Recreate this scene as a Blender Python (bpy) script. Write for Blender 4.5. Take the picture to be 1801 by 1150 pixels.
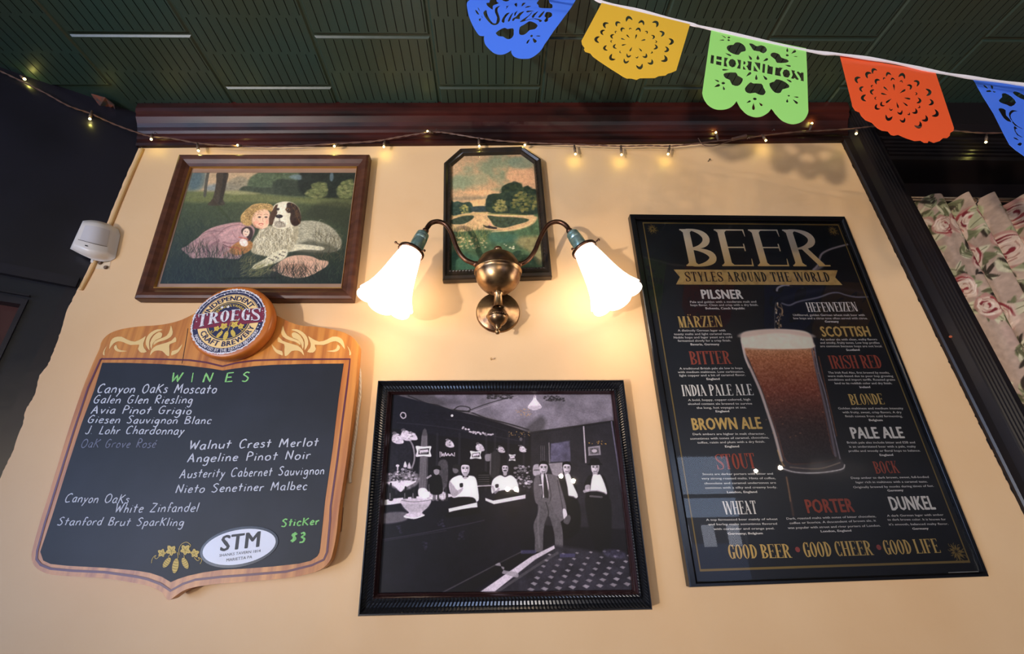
import bpy, bmesh, math, random
import numpy as np
from mathutils import Vector, Matrix
for o in list(bpy.data.objects): bpy.data.objects.remove(o)
SC = bpy.context.scene
COL = SC.collection
Z0 = 1.6                       # camera height above the floor
PI = math.pi

# ---------------------------------------------------------------- camera
F, DIST = 779.03, 1.04893
PITCH, YAW, ROLL = map(math.radians, (23.650, 2.247, -1.034))
_cp, _sp, _cy, _sy = math.cos(PITCH), math.sin(PITCH), math.cos(YAW), math.sin(YAW)
FW = np.array([_sy * _cp, _cy * _cp, _sp]); _rt = np.array([_cy, -_sy, 0.0]); _up = np.cross(_rt, FW)
RT = _rt * math.cos(ROLL) + _up * math.sin(ROLL)
UP = _up * math.cos(ROLL) - _rt * math.sin(ROLL)
CAM = np.array([0, -DIST, Z0])
cd = bpy.data.cameras.new('camera'); cam = bpy.data.objects.new('camera', cd); COL.objects.link(cam)
cd.sensor_width = 36; cd.lens = F / 1801 * 36; cd.clip_start = 0.01
M = Matrix(((RT[0], UP[0], -FW[0], 0), (RT[1], UP[1], -FW[1], 0), (RT[2], UP[2], -FW[2], 0), (0, 0, 0, 1)))
M.translation = Vector(CAM); cam.matrix_world = M
SC.camera = cam

# ---------------------------------------------------------------- world, exposure, lights
w = bpy.data.worlds.new('world'); SC.world = w; w.use_nodes = True
w.node_tree.nodes['Background'].inputs[0].default_value = (0.55, 0.68, 0.95, 1)
w.node_tree.nodes['Background'].inputs[1].default_value = 0.5
vs = SC.view_settings; vs.view_transform = 'Standard'; vs.look = 'None'; vs.exposure = 0.0; vs.gamma = 1.0
vs.use_curve_mapping = False

def light(name, kind, loc, power, color, size=0.05, target=None, sy=None, spread=None):
    l = bpy.data.lights.new(name, kind); l.energy = power; l.color = color
    if kind == 'AREA':
        l.size = size
        if sy: l.shape = 'RECTANGLE'; l.size_y = sy
        if spread: l.spread = spread
    else: l.shadow_soft_size = size
    o = bpy.data.objects.new(name, l); COL.objects.link(o); o.location = loc
    if target is not None:
        d = Vector(target) - Vector(loc); o.rotation_euler = d.to_track_quat('-Z', 'Y').to_euler()
    return o
# unseen lights added in the room, left of the camera and low (they throw the flags' shadows up the wall)
rl = light('room_key_light', 'SPOT', (-2.5, -3.25, 0.74), 530, (1.0, 0.90, 0.78), 0.075, (1.15, 0, 3.15))
rl.data.spot_size = math.radians(58); rl.data.spot_blend = 1.0      # soft cone aimed up to brighten the upper right wall
light('second_key_light', 'POINT', (-1.5, -3.5, 0.80), 12, (1.0, 0.92, 0.84), 0.075)  # weaker second light added for the doubled flag shadows
# three pairs of lit wall lamps on the far side of the room (their reflections show in the picture glass)
for px_, py_, pw_ in ((893, 861, 17), (908, 861, 17), (986, 838, 17), (1008, 846, 17), (1327, 829, 7), (1370, 823, 7)):
    d_ = FW + RT * (px_ - 900.5) / F - UP * (py_ - 575) / F
    q_ = CAM + d_ * (DIST / d_[1]); r_ = q_ + np.array([d_[0], -d_[1], d_[2]]) / d_[1] * 3.75
    light('far_sconce_light', 'POINT', r_, pw_, (1.0, 0.82, 0.62), 0.02)
# ---------------------------------------------------------------- measuring helpers
def ray(px, py): return FW + RT * (px - 900.5) / F - UP * (py - 575) / F
def onY(px, py, Y=0.0):
    d = ray(px, py); return CAM + d * (Y + DIST) / d[1]
def onPlane(px, py, n, p0):
    d = ray(px, py); n = np.array(n, float); return CAM + d * (n @ (np.array(p0) - CAM)) / (n @ d)
def zpx(z, x, y): return (z[0] + x / z[2], z[1] + y / z[2])
ZB = (40, 480, 1.9484)      # board
ZO = (160, 540, 3.752)      # board top
ZL = (230, 880, 4.393)      # board bottom
ZT = (320, 490, 7.667)      # badge
ZG = (230, 250, 3.965)      # girl and dog print
ZR = (760, 240, 4.425)      # river print
ZP = (620, 650, 2.5556)     # bar photograph
ZS = (600, 360, 3.216)      # sconce
A_ = (1100, 370, 3.485); B_ = (1290, 370, 3.485); D_ = (1170, 690, 3.286); E_ = (1400, 680, 3.194)
PX = (0, 0, 1.0)

# ---------------------------------------------------------------- materials
def s2l(c):
    c = np.asarray(c, float) / 255.0
    return np.where(c <= 0.04045, c / 12.92, ((c + 0.055) / 1.055) ** 2.4)
def mat(name, rgb, rough=0.5, metal=0.0, spec=0.5, noise=None, bump=None, coat=0.0, stretch=(1, 1, 1), lin=False, extra=None):
    """noise=(scale, rgb2, lo, hi)   bump=(scale, strength, distance)"""
    m = bpy.data.materials.new(name); m.use_nodes = True; nt = m.node_tree; N = nt.nodes; L = nt.links
    b = N['Principled BSDF']
    c = list(rgb if lin else s2l(rgb)) + [1]
    b.inputs['Base Color'].default_value = c
    b.inputs['Roughness'].default_value = rough; b.inputs['Metallic'].default_value = metal
    b.inputs['Specular IOR Level'].default_value = spec; b.inputs['Coat Weight'].default_value = coat
    tc = N.new('ShaderNodeTexCoord'); mp = N.new('ShaderNodeMapping'); mp.inputs['Scale'].default_value = stretch
    L.new(tc.outputs['Object'], mp.inputs['Vector'])
    if noise:
        n = N.new('ShaderNodeTexNoise'); n.inputs['Scale'].default_value = noise[0]; n.inputs['Detail'].default_value = 6
        r = N.new('ShaderNodeValToRGB'); L.new(mp.outputs[0], n.inputs['Vector']); L.new(n.outputs[0], r.inputs[0])
        r.color_ramp.elements[0].position = noise[2]; r.color_ramp.elements[1].position = noise[3]
        r.color_ramp.elements[0].color = c; r.color_ramp.elements[1].color = list(s2l(noise[1])) + [1]
        L.new(r.outputs[0], b.inputs['Base Color'])
    if bump:
        n = N.new('ShaderNodeTexNoise'); n.inputs['Scale'].default_value = bump[0]; n.inputs['Detail'].default_value = 5
        bp = N.new('ShaderNodeBump'); bp.inputs['Strength'].default_value = bump[1]; bp.inputs['Distance'].default_value = bump[2]
        L.new(mp.outputs[0], n.inputs['Vector']); L.new(n.outputs[0], bp.inputs['Height']); L.new(bp.outputs[0], b.inputs['Normal'])
    return m
def vcmat(name, rough=0.5, spec=0.3, gain=1.0, bump=None):
    m = bpy.data.materials.new(name); m.use_nodes = True; nt = m.node_tree; b = nt.nodes['Principled BSDF']
    a = nt.nodes.new('ShaderNodeVertexColor'); a.layer_name = 'Col'
    nt.links.new(a.outputs[0], b.inputs['Base Color'])
    b.inputs['Roughness'].default_value = rough; b.inputs['Specular IOR Level'].default_value = spec
    return m
def emit(name, rgb, s):
    m = bpy.data.materials.new(name); m.use_nodes = True; b = m.node_tree.nodes['Principled BSDF']
    b.inputs['Base Color'].default_value = (0.5, 0.5, 0.5, 1)
    b.inputs['Emission Color'].default_value = list(s2l(rgb)) + [1]; b.inputs['Emission Strength'].default_value = s
    return m
def glassmat(name, rough=0.015, ior=1.5):
    m = bpy.data.materials.new(name); m.use_nodes = True; nt = m.node_tree; N = nt.nodes; N.clear()
    o = N.new('ShaderNodeOutputMaterial'); mx = N.new('ShaderNodeMixShader'); t = N.new('ShaderNodeBsdfTransparent')
    g = N.new('ShaderNodeBsdfGlossy'); g.inputs['Roughness'].default_value = rough
    f = N.new('ShaderNodeFresnel'); f.inputs['IOR'].default_value = ior
    nt.links.new(f.outputs[0], mx.inputs[0]); nt.links.new(t.outputs[0], mx.inputs[1]); nt.links.new(g.outputs[0], mx.inputs[2])
    nt.links.new(mx.outputs[0], o.inputs[0]); return m

PLASTER = mat('tan_plaster', (236, 196, 148), 0.48, bump=(9, 0.35, 0.006), noise=(2.2, (228, 184, 134), 0.35, 0.7), spec=0.3)
BLACKWALL = mat('black_navy_paint', (30, 28, 38), 0.33, bump=(14, 0.25, 0.003), noise=(5, (22, 20, 28), 0.4, 0.7))
BLACKTRIM = mat('black_gloss_paint', (26, 21, 22), 0.36, spec=.3, bump=(8, 0.15, 0.003), noise=(4, (36, 26, 22), 0.45, 0.75))
CEILPAINT = mat('dark_green_gloss_paint', (40, 62, 56), 0.4, bump=(40, 0.22, 0.002), noise=(3, (50, 60, 46), 0.35, 0.7))
SLOTM = mat('slot_dark', (12, 12, 11), 0.7, noise=(30, (70, 56, 34), 0.6, 0.78))
MAHOG = mat('mahogany_varnish', (66, 26, 20), 0.36, spec=.22, noise=(5, (28, 13, 12), 0.35, 0.65), bump=(20, 0.1, 0.002), stretch=(1, 4, 4))
FLOORM = mat('worn_floorboards', (80, 58, 40), 0.5, noise=(6, (55, 38, 28), 0.4, 0.7))
GLASS = glassmat('picture_glass', ior=1.4)

# ---------------------------------------------------------------- mesh helpers
def new_obj(name, me, m=None, parent=None):
    o = bpy.data.objects.new(name, me); COL.objects.link(o)
    if m is not None and me is not None:
        for k in (m if isinstance(m, (list, tuple)) else [m]): me.materials.append(k)
    if parent is not None: o.parent = parent
    return o
def mesh(name, V, Fc, m=None, parent=None, smooth=False, mi=None):
    """vertices in world space; the object's origin sits at their centre (or at its parent)"""
    V = np.asarray(V, float)
    me = bpy.data.meshes.new(name)
    root = parent
    off = np.zeros(3)
    while root is not None: off = off + np.array(root.location); root = root.parent
    loc = V.mean(0) - off if parent is None or parent.get('kind') == 'structure' or True else np.zeros(3)
    me.from_pydata((V - off - loc).tolist(), [], Fc); me.update()
    if mi is not None: me.polygons.foreach_set('material_index', mi)
    if smooth: me.polygons.foreach_set('use_smooth', [True] * len(me.polygons))
    o = new_obj(name, me, m, parent); o.location = loc
    return o
def thing(name, label, cat, loc, group=None):
    o = bpy.data.objects.new(name, None); COL.objects.link(o); o.location = loc; o.empty_display_size = 0.05
    o['label'] = label; o['category'] = cat
    if group: o['group'] = group
    return o
def tag(o, label, cat, group=None):
    o['label'] = label; o['category'] = cat
    if group: o['group'] = group
    return o
def struct(o): o['kind'] = 'structure'; return o
def boxVF(x0, x1, y0, y1, z0, z1):
    V = [(x, y, z) for x in (x0, x1) for y in (y0, y1) for z in (z0, z1)]
    Fc = [(0, 1, 3, 2), (4, 6, 7, 5), (0, 4, 5, 1), (2, 3, 7, 6), (0, 2, 6, 4), (1, 5, 7, 3)]
    return V, Fc
class MB:
    def __init__(s): s.V = []; s.F = []; s.mi = []
    def add(s, V, Fc, k=0):
        b = len(s.V); s.V += [tuple(v) for v in V]; s.F += [tuple(i + b for i in f) for f in Fc]; s.mi += [k] * len(Fc)
    def box(s, *a, k=0): s.add(*boxVF(*a), k)
    def tube(s, pts, r, n=8, k=0, cap=True):
        P = [np.array(p, float) for p in pts]; m = len(P); rr = [r] * m if np.isscalar(r) else r
        V = []; prev = None
        for i in range(m):
            t = P[min(i + 1, m - 1)] - P[max(i - 1, 0)]; t = t / (np.linalg.norm(t) + 1e-12)
            if prev is None:
                a = np.array([0, 0, 1.0]) if abs(t[2]) < 0.9 else np.array([1.0, 0, 0]); u = np.cross(t, a)
            else: u = prev - t * (prev @ t)
            u /= np.linalg.norm(u) + 1e-12; prev = u; v = np.cross(t, u)
            for j in range(n):
                an = 2 * PI * j / n; V.append(P[i] + rr[i] * (u * math.cos(an) + v * math.sin(an)))
        Fc = [(i * n + j, i * n + (j + 1) % n, (i + 1) * n + (j + 1) % n, (i + 1) * n + j) for i in range(m - 1) for j in range(n)]
        if cap: Fc += [tuple(range(n))[::-1], tuple((m - 1) * n + j for j in range(n))]
        s.add(V, Fc, k)
    def lathe(s, prof, c, axis=(0, 0, 1), n=32, k=0, lobes=None):
        """prof: (radius, height along axis)"""
        ax = np.array(axis, float); ax /= np.linalg.norm(ax)
        a = np.array([1.0, 0, 0]) if abs(ax[0]) < 0.9 else np.array([0, 1.0, 0])
        u = np.cross(ax, a); u /= np.linalg.norm(u); v = np.cross(ax, u); c = np.array(c, float); V = []
        for i, (r, h) in enumerate(prof):
            for j in range(n):
                an = 2 * PI * j / n; R_, H_ = r, h
                if lobes:
                    t = i / (len(prof) - 1); q = abs(math.sin(an * lobes[0] / 2)); R_ = r * (1 + lobes[1] * t ** 2 * (q - 0.5)); H_ = h + lobes[2] * t ** 3 * (q - 0.5)
                V.append(c + ax * H_ + R_ * (u * math.cos(an) + v * math.sin(an)))
        s.add(V, [(i * n + j, i * n + (j + 1) % n, (i + 1) * n + (j + 1) % n, (i + 1) * n + j) for i in range(len(prof) - 1) for j in range(n)], k)
    def ball(s, c, r, n=10, k=0):
        s.lathe([(max(1e-5, r * math.sin(PI * i / n)), -r * math.cos(PI * i / n)) for i in range(n + 1)], c, n=max(8, n), k=k)
    def obj(s, name, m=None, parent=None, smooth=False):
        return mesh(name, s.V, s.F, m, parent, smooth, s.mi)
def smooth_path(pts, n=6, closed=False):
    P = [np.array(p, float) for p in pts]; m = len(P); out = []
    if m < 3: return P
    rng = m if closed else m - 1
    for i in range(rng):
        p0 = P[(i - 1) % m] if closed or i > 0 else P[0]; p1 = P[i]; p2 = P[(i + 1) % m]
        p3 = P[(i + 2) % m] if closed or i + 2 < m else P[-1]
        for j in range(n):
            t = j / n; out.append(0.5 * ((2 * p1) + (-p0 + p2) * t + (2 * p0 - 5 * p1 + 4 * p2 - p3) * t * t + (-p0 + 3 * p1 - 3 * p2 + p3) * t ** 3))
    if not closed: out.append(P[-1])
    return out
def tri2d(loops):
    """filled 2-D shape with holes -> verts (n,2), faces"""
    from mathutils.geometry import tessellate_polygon
    flat = [p for l in loops for p in l]
    tr = tessellate_polygon([[Vector((p[0], p[1], 0)) for p in l] for l in loops])
    return flat, [tuple(t) for t in tr]
def area2(l): return 0.5 * sum(l[i][0] * l[(i + 1) % len(l)][1] - l[(i + 1) % len(l)][0] * l[i][1] for i in range(len(l)))
def slab_px(name, loops, Yf, Yb, m, parent=None, z=PX, warp=None, edge=True):
    """a flat shape whose front stands at depth Yf and back at Yb; loops are read off the photo"""
    L = [[zpx(z, *p) for p in l] for l in loops]
    flat, tr = tri2d(L); n = len(flat)
    Wf = [onY(p[0], p[1], Yf) for p in flat]
    if warp: Wf = [onY(p[0], p[1], Yf + warp(q)) for p, q in zip(flat, Wf)]
    Wb = [np.array([q[0], q[1] - Yf + Yb, q[2]]) for q in Wf]
    Fc = [t for t in tr] + [tuple(i + n for i in t[::-1]) for t in tr]
    k = 0
    for l in L:
        for i in range(len(l)):
            j = (i + 1) % len(l); Fc.append((k + i, k + j, n + k + j, n + k + i))
        k += len(l)
    return mesh(name, np.array(Wf + Wb), Fc, m, parent)
def flat_px(mb, loops, Y, z=PX, k=0):
    flat, tr = tri2d([[zpx(z, *p) for p in l] for l in loops])
    mb.add([onY(p[0], p[1], Y) for p in flat], tr, k)

# ---------------------------------------------------------------- lettering
_fc = {}
def sans(txt, bold=0.0, narrow=1.0, space=1.0):
    key = (txt, bold, space)
    if key not in _fc:
        c = bpy.data.curves.new('lettering', 'FONT'); c.body = txt; c.resolution_u = 2; c.space_character = space
        c.fill_mode = 'FRONT'
        o = bpy.data.objects.new('lettering', c); COL.objects.link(o)
        me = bpy.data.meshes.new_from_object(o.evaluated_get(bpy.context.evaluated_depsgraph_get()))
        V = np.empty(len(me.vertices) * 3); me.vertices.foreach_get('co', V); V = V.reshape(-1, 3)[:, :2]
        Fc = [tuple(p.vertices) for p in me.polygons]
        bpy.data.objects.remove(o); bpy.data.curves.remove(c); bpy.data.meshes.remove(me)
        _fc[key] = (V, Fc)
    V, Fc = _fc[key]
    if bold:      # heavier weight: the same letters laid side by side
        n = len(V); st = [(-bold, 0), (-bold / 2, bold * .35), (0, -bold * .35), (bold / 2, bold * .35), (bold, 0)]
        Fc = [tuple(i + n * k for i in f) for k in range(len(st)) for f in Fc]; V = np.concatenate([np.column_stack([V + np.array(s_), np.full(n, float(k))]) for k, s_ in enumerate(st)])
    V = V.copy(); V[:, 0] -= V[:, 0].min()
    return V, Fc
CAPH = None
def caph():
    global CAPH
    if CAPH is None: CAPH = sans('H')[0][:, 1].max()
    return CAPH
def ribbon(P, Wd):
    P = np.array(P, float); n = len(P); V = []
    for i in range(n):
        t = P[min(i + 1, n - 1)] - P[max(i - 1, 0)]; t = t / (np.linalg.norm(t) + 1e-9); q = np.array([-t[1], t[0]])
        wd = Wd[i] if hasattr(Wd, '__len__') else Wd
        V += [P[i] + q * wd / 2, P[i] - q * wd / 2]
    return V, [(2 * i, 2 * i + 1, 2 * i + 3, 2 * i + 2) for i in range(n - 1)]
def serif_text(txt, T=0.17, t=0.045, s=0.06, wd=0.5, gap=0.07, space=0.25):
    """my own condensed slab-serif capitals: height 1, letter width about wd"""
    V = []; Fc = []; cnt = [0]
    def add(v, f):
        cnt[0] = (cnt[0] + 1) % 9; b = len(V); V.extend([(p[0], p[1], float(cnt[0])) for p in v]); Fc.extend([tuple(i + b for i in g) for g in f])
    x = 0.0
    def quad(a, b, c, d): add([a, b, c, d], [(0, 1, 2, 3)])
    def box(x0, y0, x1, y1): quad((x0, y0), (x1, y0), (x1, y1), (x0, y1))
    def foot(cx, top=False, th=None, l=1, r=1):
        h = (th or T) / 2; y = 1 - t if top else 0
        box(cx - h - s * l, y, cx + h + s * r, y + t)
        b = s * 0.7; sg = -1 if top else 1; yb = 1 - t if top else t
        if l: add([(cx - h - b, yb), (cx - h, yb), (cx - h, yb + sg * b)], [(0, 1, 2)])
        if r: add([(cx + h + b, yb), (cx + h, yb), (cx + h, yb + sg * b)], [(0, 1, 2)])
    def stem(cx, y0=0.0, y1=1.0, f='bt', th=None, l=1, r=1):
        h = (th or T) / 2; box(cx - h, y0, cx + h, y1)
        if 'b' in f: foot(cx, False, th, l, r)
        if 't' in f: foot(cx, True, th, l, r)
    def bowl(cx, cy, rx, ry, a0, a1, n=18, T_=None):
        P = []; W = []
        for i in range(n + 1):
            a = math.radians(a0 + (a1 - a0) * i / n); c = abs(math.cos(a)); w_ = t + ((T_ or T) - t) * c ** 1.5
            P.append((cx + (rx - (T_ or T) / 2) * math.cos(a), cy + (ry - t / 2) * math.sin(a))); W.append(w_)
        add(*ribbon(P, W))
    def diag(x0, y0, x1, y1, th):
        h = th / 2; quad((x0 - h, y0), (x0 + h, y0), (x1 + h, y1), (x1 - h, y1))
    def tick(cx, y, up):   # vertical serif at the end of a thin bar
        sg = 1 if up else -1; add([(cx, y), (cx - t * 0.9, y), (cx, y + sg * 0.2)], [(0, 1, 2)]); add([(cx, y), (cx + t * .4, y), (cx + t * .4, y + sg * .2), (cx, y + sg * .2)], [(0, 1, 2, 3)])
    h = T / 2
    for ch in txt:
        W = wd
        x0 = x + h + s                      # first stem centre
        if ch == ' ': x += space; continue
        if ch in 'BEFDPRIHLKN':
            if ch != 'N': stem(x0)
        if ch == 'I': x += T + 2 * s + gap; continue
        xr = x + W
        if ch in 'EFL':
            if ch in 'EL': box(x0, 0, xr, t); tick(xr, 0, True)
            if ch in 'EF':
                box(x0, 1 - t, xr - .02, 1); tick(xr - .02, 1, False); box(x0, .5 - t / 2, xr - .1, .5 + t / 2)
                box(xr - .12, .40, xr - .1 + t * .3, .60)
        elif ch in 'BPRD':
            if ch == 'D': bowl(xr - (xr - x0) + 0, .5, xr - x0, .5, -90, 90)
            else:
                ym = .46; ry = (1 - ym) / 2; rx = (xr - x0) * (.92 if ch == 'B' else 1)
                bowl(x0, 1 - ry, rx, ry + t * .25, -90, 90)
                if ch == 'B': bowl(x0, ym / 2, xr - x0 + .02, ym / 2 + t * .25, -90, 90)
                if ch == 'R':
                    diag(xr - .02, 0, x0 + (xr - x0) * .42, ym + .02, T * .95); box(xr - h - .04, 0, xr + h + s, t)
                    x += h * .8
        elif ch == 'H': x1_ = x0 + T + 2 * s + max(.1, W - T - s * 2 - .12) ; stem(x1_); box(x0, .5 - t / 2, x1_, .5 + t / 2); x += x1_ + h + s - x - W
        elif ch == 'N':
            xq = xr - t / 2 + .04; stem(x0 - h + t * .5 + .02, th=t, r=0); stem(xq, 0, 1, 't', th=t); diag(x0 - h + T * .55, 1, xq - T * .42, 0, T); x += .06
        elif ch == 'M':
            xr = x + W * 1.25; stem(x0 - h + t, th=t, f='bt'); stem(xr - h, f='bt'); xm = (x0 + xr - h) / 2 - .03; diag(x0 - h + T * .5, 1, xm, 0, T); diag(xm, 0, xr - h - T * .3, 1, t); x += W * .25
        elif ch == 'K':
            diag(xr, 1, x0 + .04, .42, t); diag(x0 + (xr - x0) * .35, .6, xr, 0, T * .95); box(xr - h - s, 0, xr + h + s, t); box(xr - h - s, 1 - t, xr + s, 1); x += h * .6
        elif ch in 'OCG':
            if ch == 'O': bowl((x + xr) / 2, .5, W / 2, .515, 0, 360, 36)
            else:
                bowl((x + xr) / 2 + .02, .5, W / 2, .515, 50, 310, 26); xr -= .02
                box(xr - t * 1.2, .68, xr, 1.0)
                if ch == 'G': stem(xr - h + .02, 0.02, .44, '', T); box(xr - T - s + .02, .42, xr + s, .42 + t)
                else: box(xr - t * 1.2, .0, xr, .25)
        elif ch == 'S':
            c = (x + xr) / 2; r_ = W / 2
            P = [(c + r_ - t, .74), (c + r_ * .55, .94), (c, 1 - t / 2), (c - r_ * .7, .9), (c - r_ * .78, .74), (c - r_ * .35, .58), (c + r_ * .35, .44), (c + r_ * .78, .27), (c + r_ * .68, .1), (c, t / 2), (c - r_ * .6, .06), (c - r_ + t, .27)]
            P = smooth_path(P, 4); n_ = len(P); add(*ribbon(P, [t + (T * 1.05 - t) * math.exp(-((i / n_ - .5) / .2) ** 2) for i in range(n_)]))
            box(c + r_ - t * 1.3, .7, c + r_, 1); box(c - r_, 0, c - r_ + t * 1.3, .3)
        elif ch == 'T': xc = (x + xr) / 2; stem(xc, f='b'); box(x, 1 - t, xr, 1); tick(x, 1, False); tick(xr, 1, False); box(x, .78, x + t, 1); box(xr - t, .78, xr, 1)
        elif ch == 'U':
            stem(x0 - .01, .3, 1, 't'); stem(xr - t, .3, 1, 't', t); P = []; 
            cx_ = (x0 + xr - t) / 2; rx_ = (xr - t - x0) / 2
            P = [(cx_ + rx_ * math.cos(a), .3 + .275 * math.sin(a)) for a in np.linspace(PI, 2 * PI, 13)]
            add(*ribbon(P, [T + (t - T) * min(1, i / 6) for i in range(13)]))
        elif ch in 'AW':
            if ch == 'A':
                xc = (x + xr) / 2; xr2 = xr + .04; diag(x + .05, 0, xc, 1, t); diag(xr2 - h, 0, xc - t, 1, T); box(x + .1, .3, xr2 - T, .3 + t); box(x - .02, 0, x + .13, t); box(xr2 - T - s, 0, xr2 + s, t)
                x += .06
            else:
                xr = x + W * 1.75; w4 = (xr - x) / 4
                diag(x + h, 1, x + w4, 0, T); diag(x + w4, 0, x + 2 * w4, 1, t); diag(x + 2 * w4 - h * .2, 1, x + 3 * w4, 0, T); diag(x + 3 * w4, 0, xr, 1, t)
                box(x - s, 1 - t, x + T + s, 1); box(xr - s * 1.6, 1 - t, xr + s, 1); box(x + 2 * w4 - T * .7 - s, 1 - t, x + 2 * w4 + s, 1); x += W * .75
        elif ch == 'Y': xc = (x + xr) / 2; stem(xc, 0, .45, 'b'); diag(xc, .42, x + h, 1, T); diag(xc + h * .5, .42, xr - .02, 1, t); box(x - s, 1 - t, x + T + s, 1); box(xr - s * 1.6, 1 - t, xr + s * .6, 1)
        elif ch == 'Z': box(x, 1 - t, xr, 1); box(x, 0, xr, t); diag(x + h, 0, xr - h, 1, T); box(x, .75, x + t, 1); box(xr - t, 0, xr, .25)
        x += W + gap
    V = np.array(V); V[:, 0] -= V[:, 0].min(); return V, Fc
def place_text(mb, VF, p0, p1, hpx, Y, z, k=0, cap=1.0, full=None, arch=None):
    """fit 2-D lettering between two baseline points; its verticals stay vertical on the wall"""
    V, Fc = VF; a = zpx(z, *p0); b = zpx(z, *p1); hp = hpx / z[2]
    A = onY(*a, Y); B = onY(*b, Y); m = ((a[0] + b[0]) / 2, (a[1] + b[1]) / 2)
    H = onY(m[0], m[1] - hp, Y)[2] - onY(m[0], m[1], Y)[2]
    u = B - A; w_ = full if full else V[:, 0].max(); u = u / w_
    d = u / np.linalg.norm(u); up = np.cross(np.array([0, -1.0, 0]), d) * -1
    up = np.array([-d[2], 0, d[0]])
    X = V[:, 0]; Yv = V[:, 1] / cap
    if arch is not None: Yv = arch(X / w_, Yv)
    P = A + X[:, None] * u + Yv[:, None] * up * H
    if V.shape[1] == 3: P[:, 1] -= V[:, 2] * .00003
    mb.add(P.tolist(), Fc, k)

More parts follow.
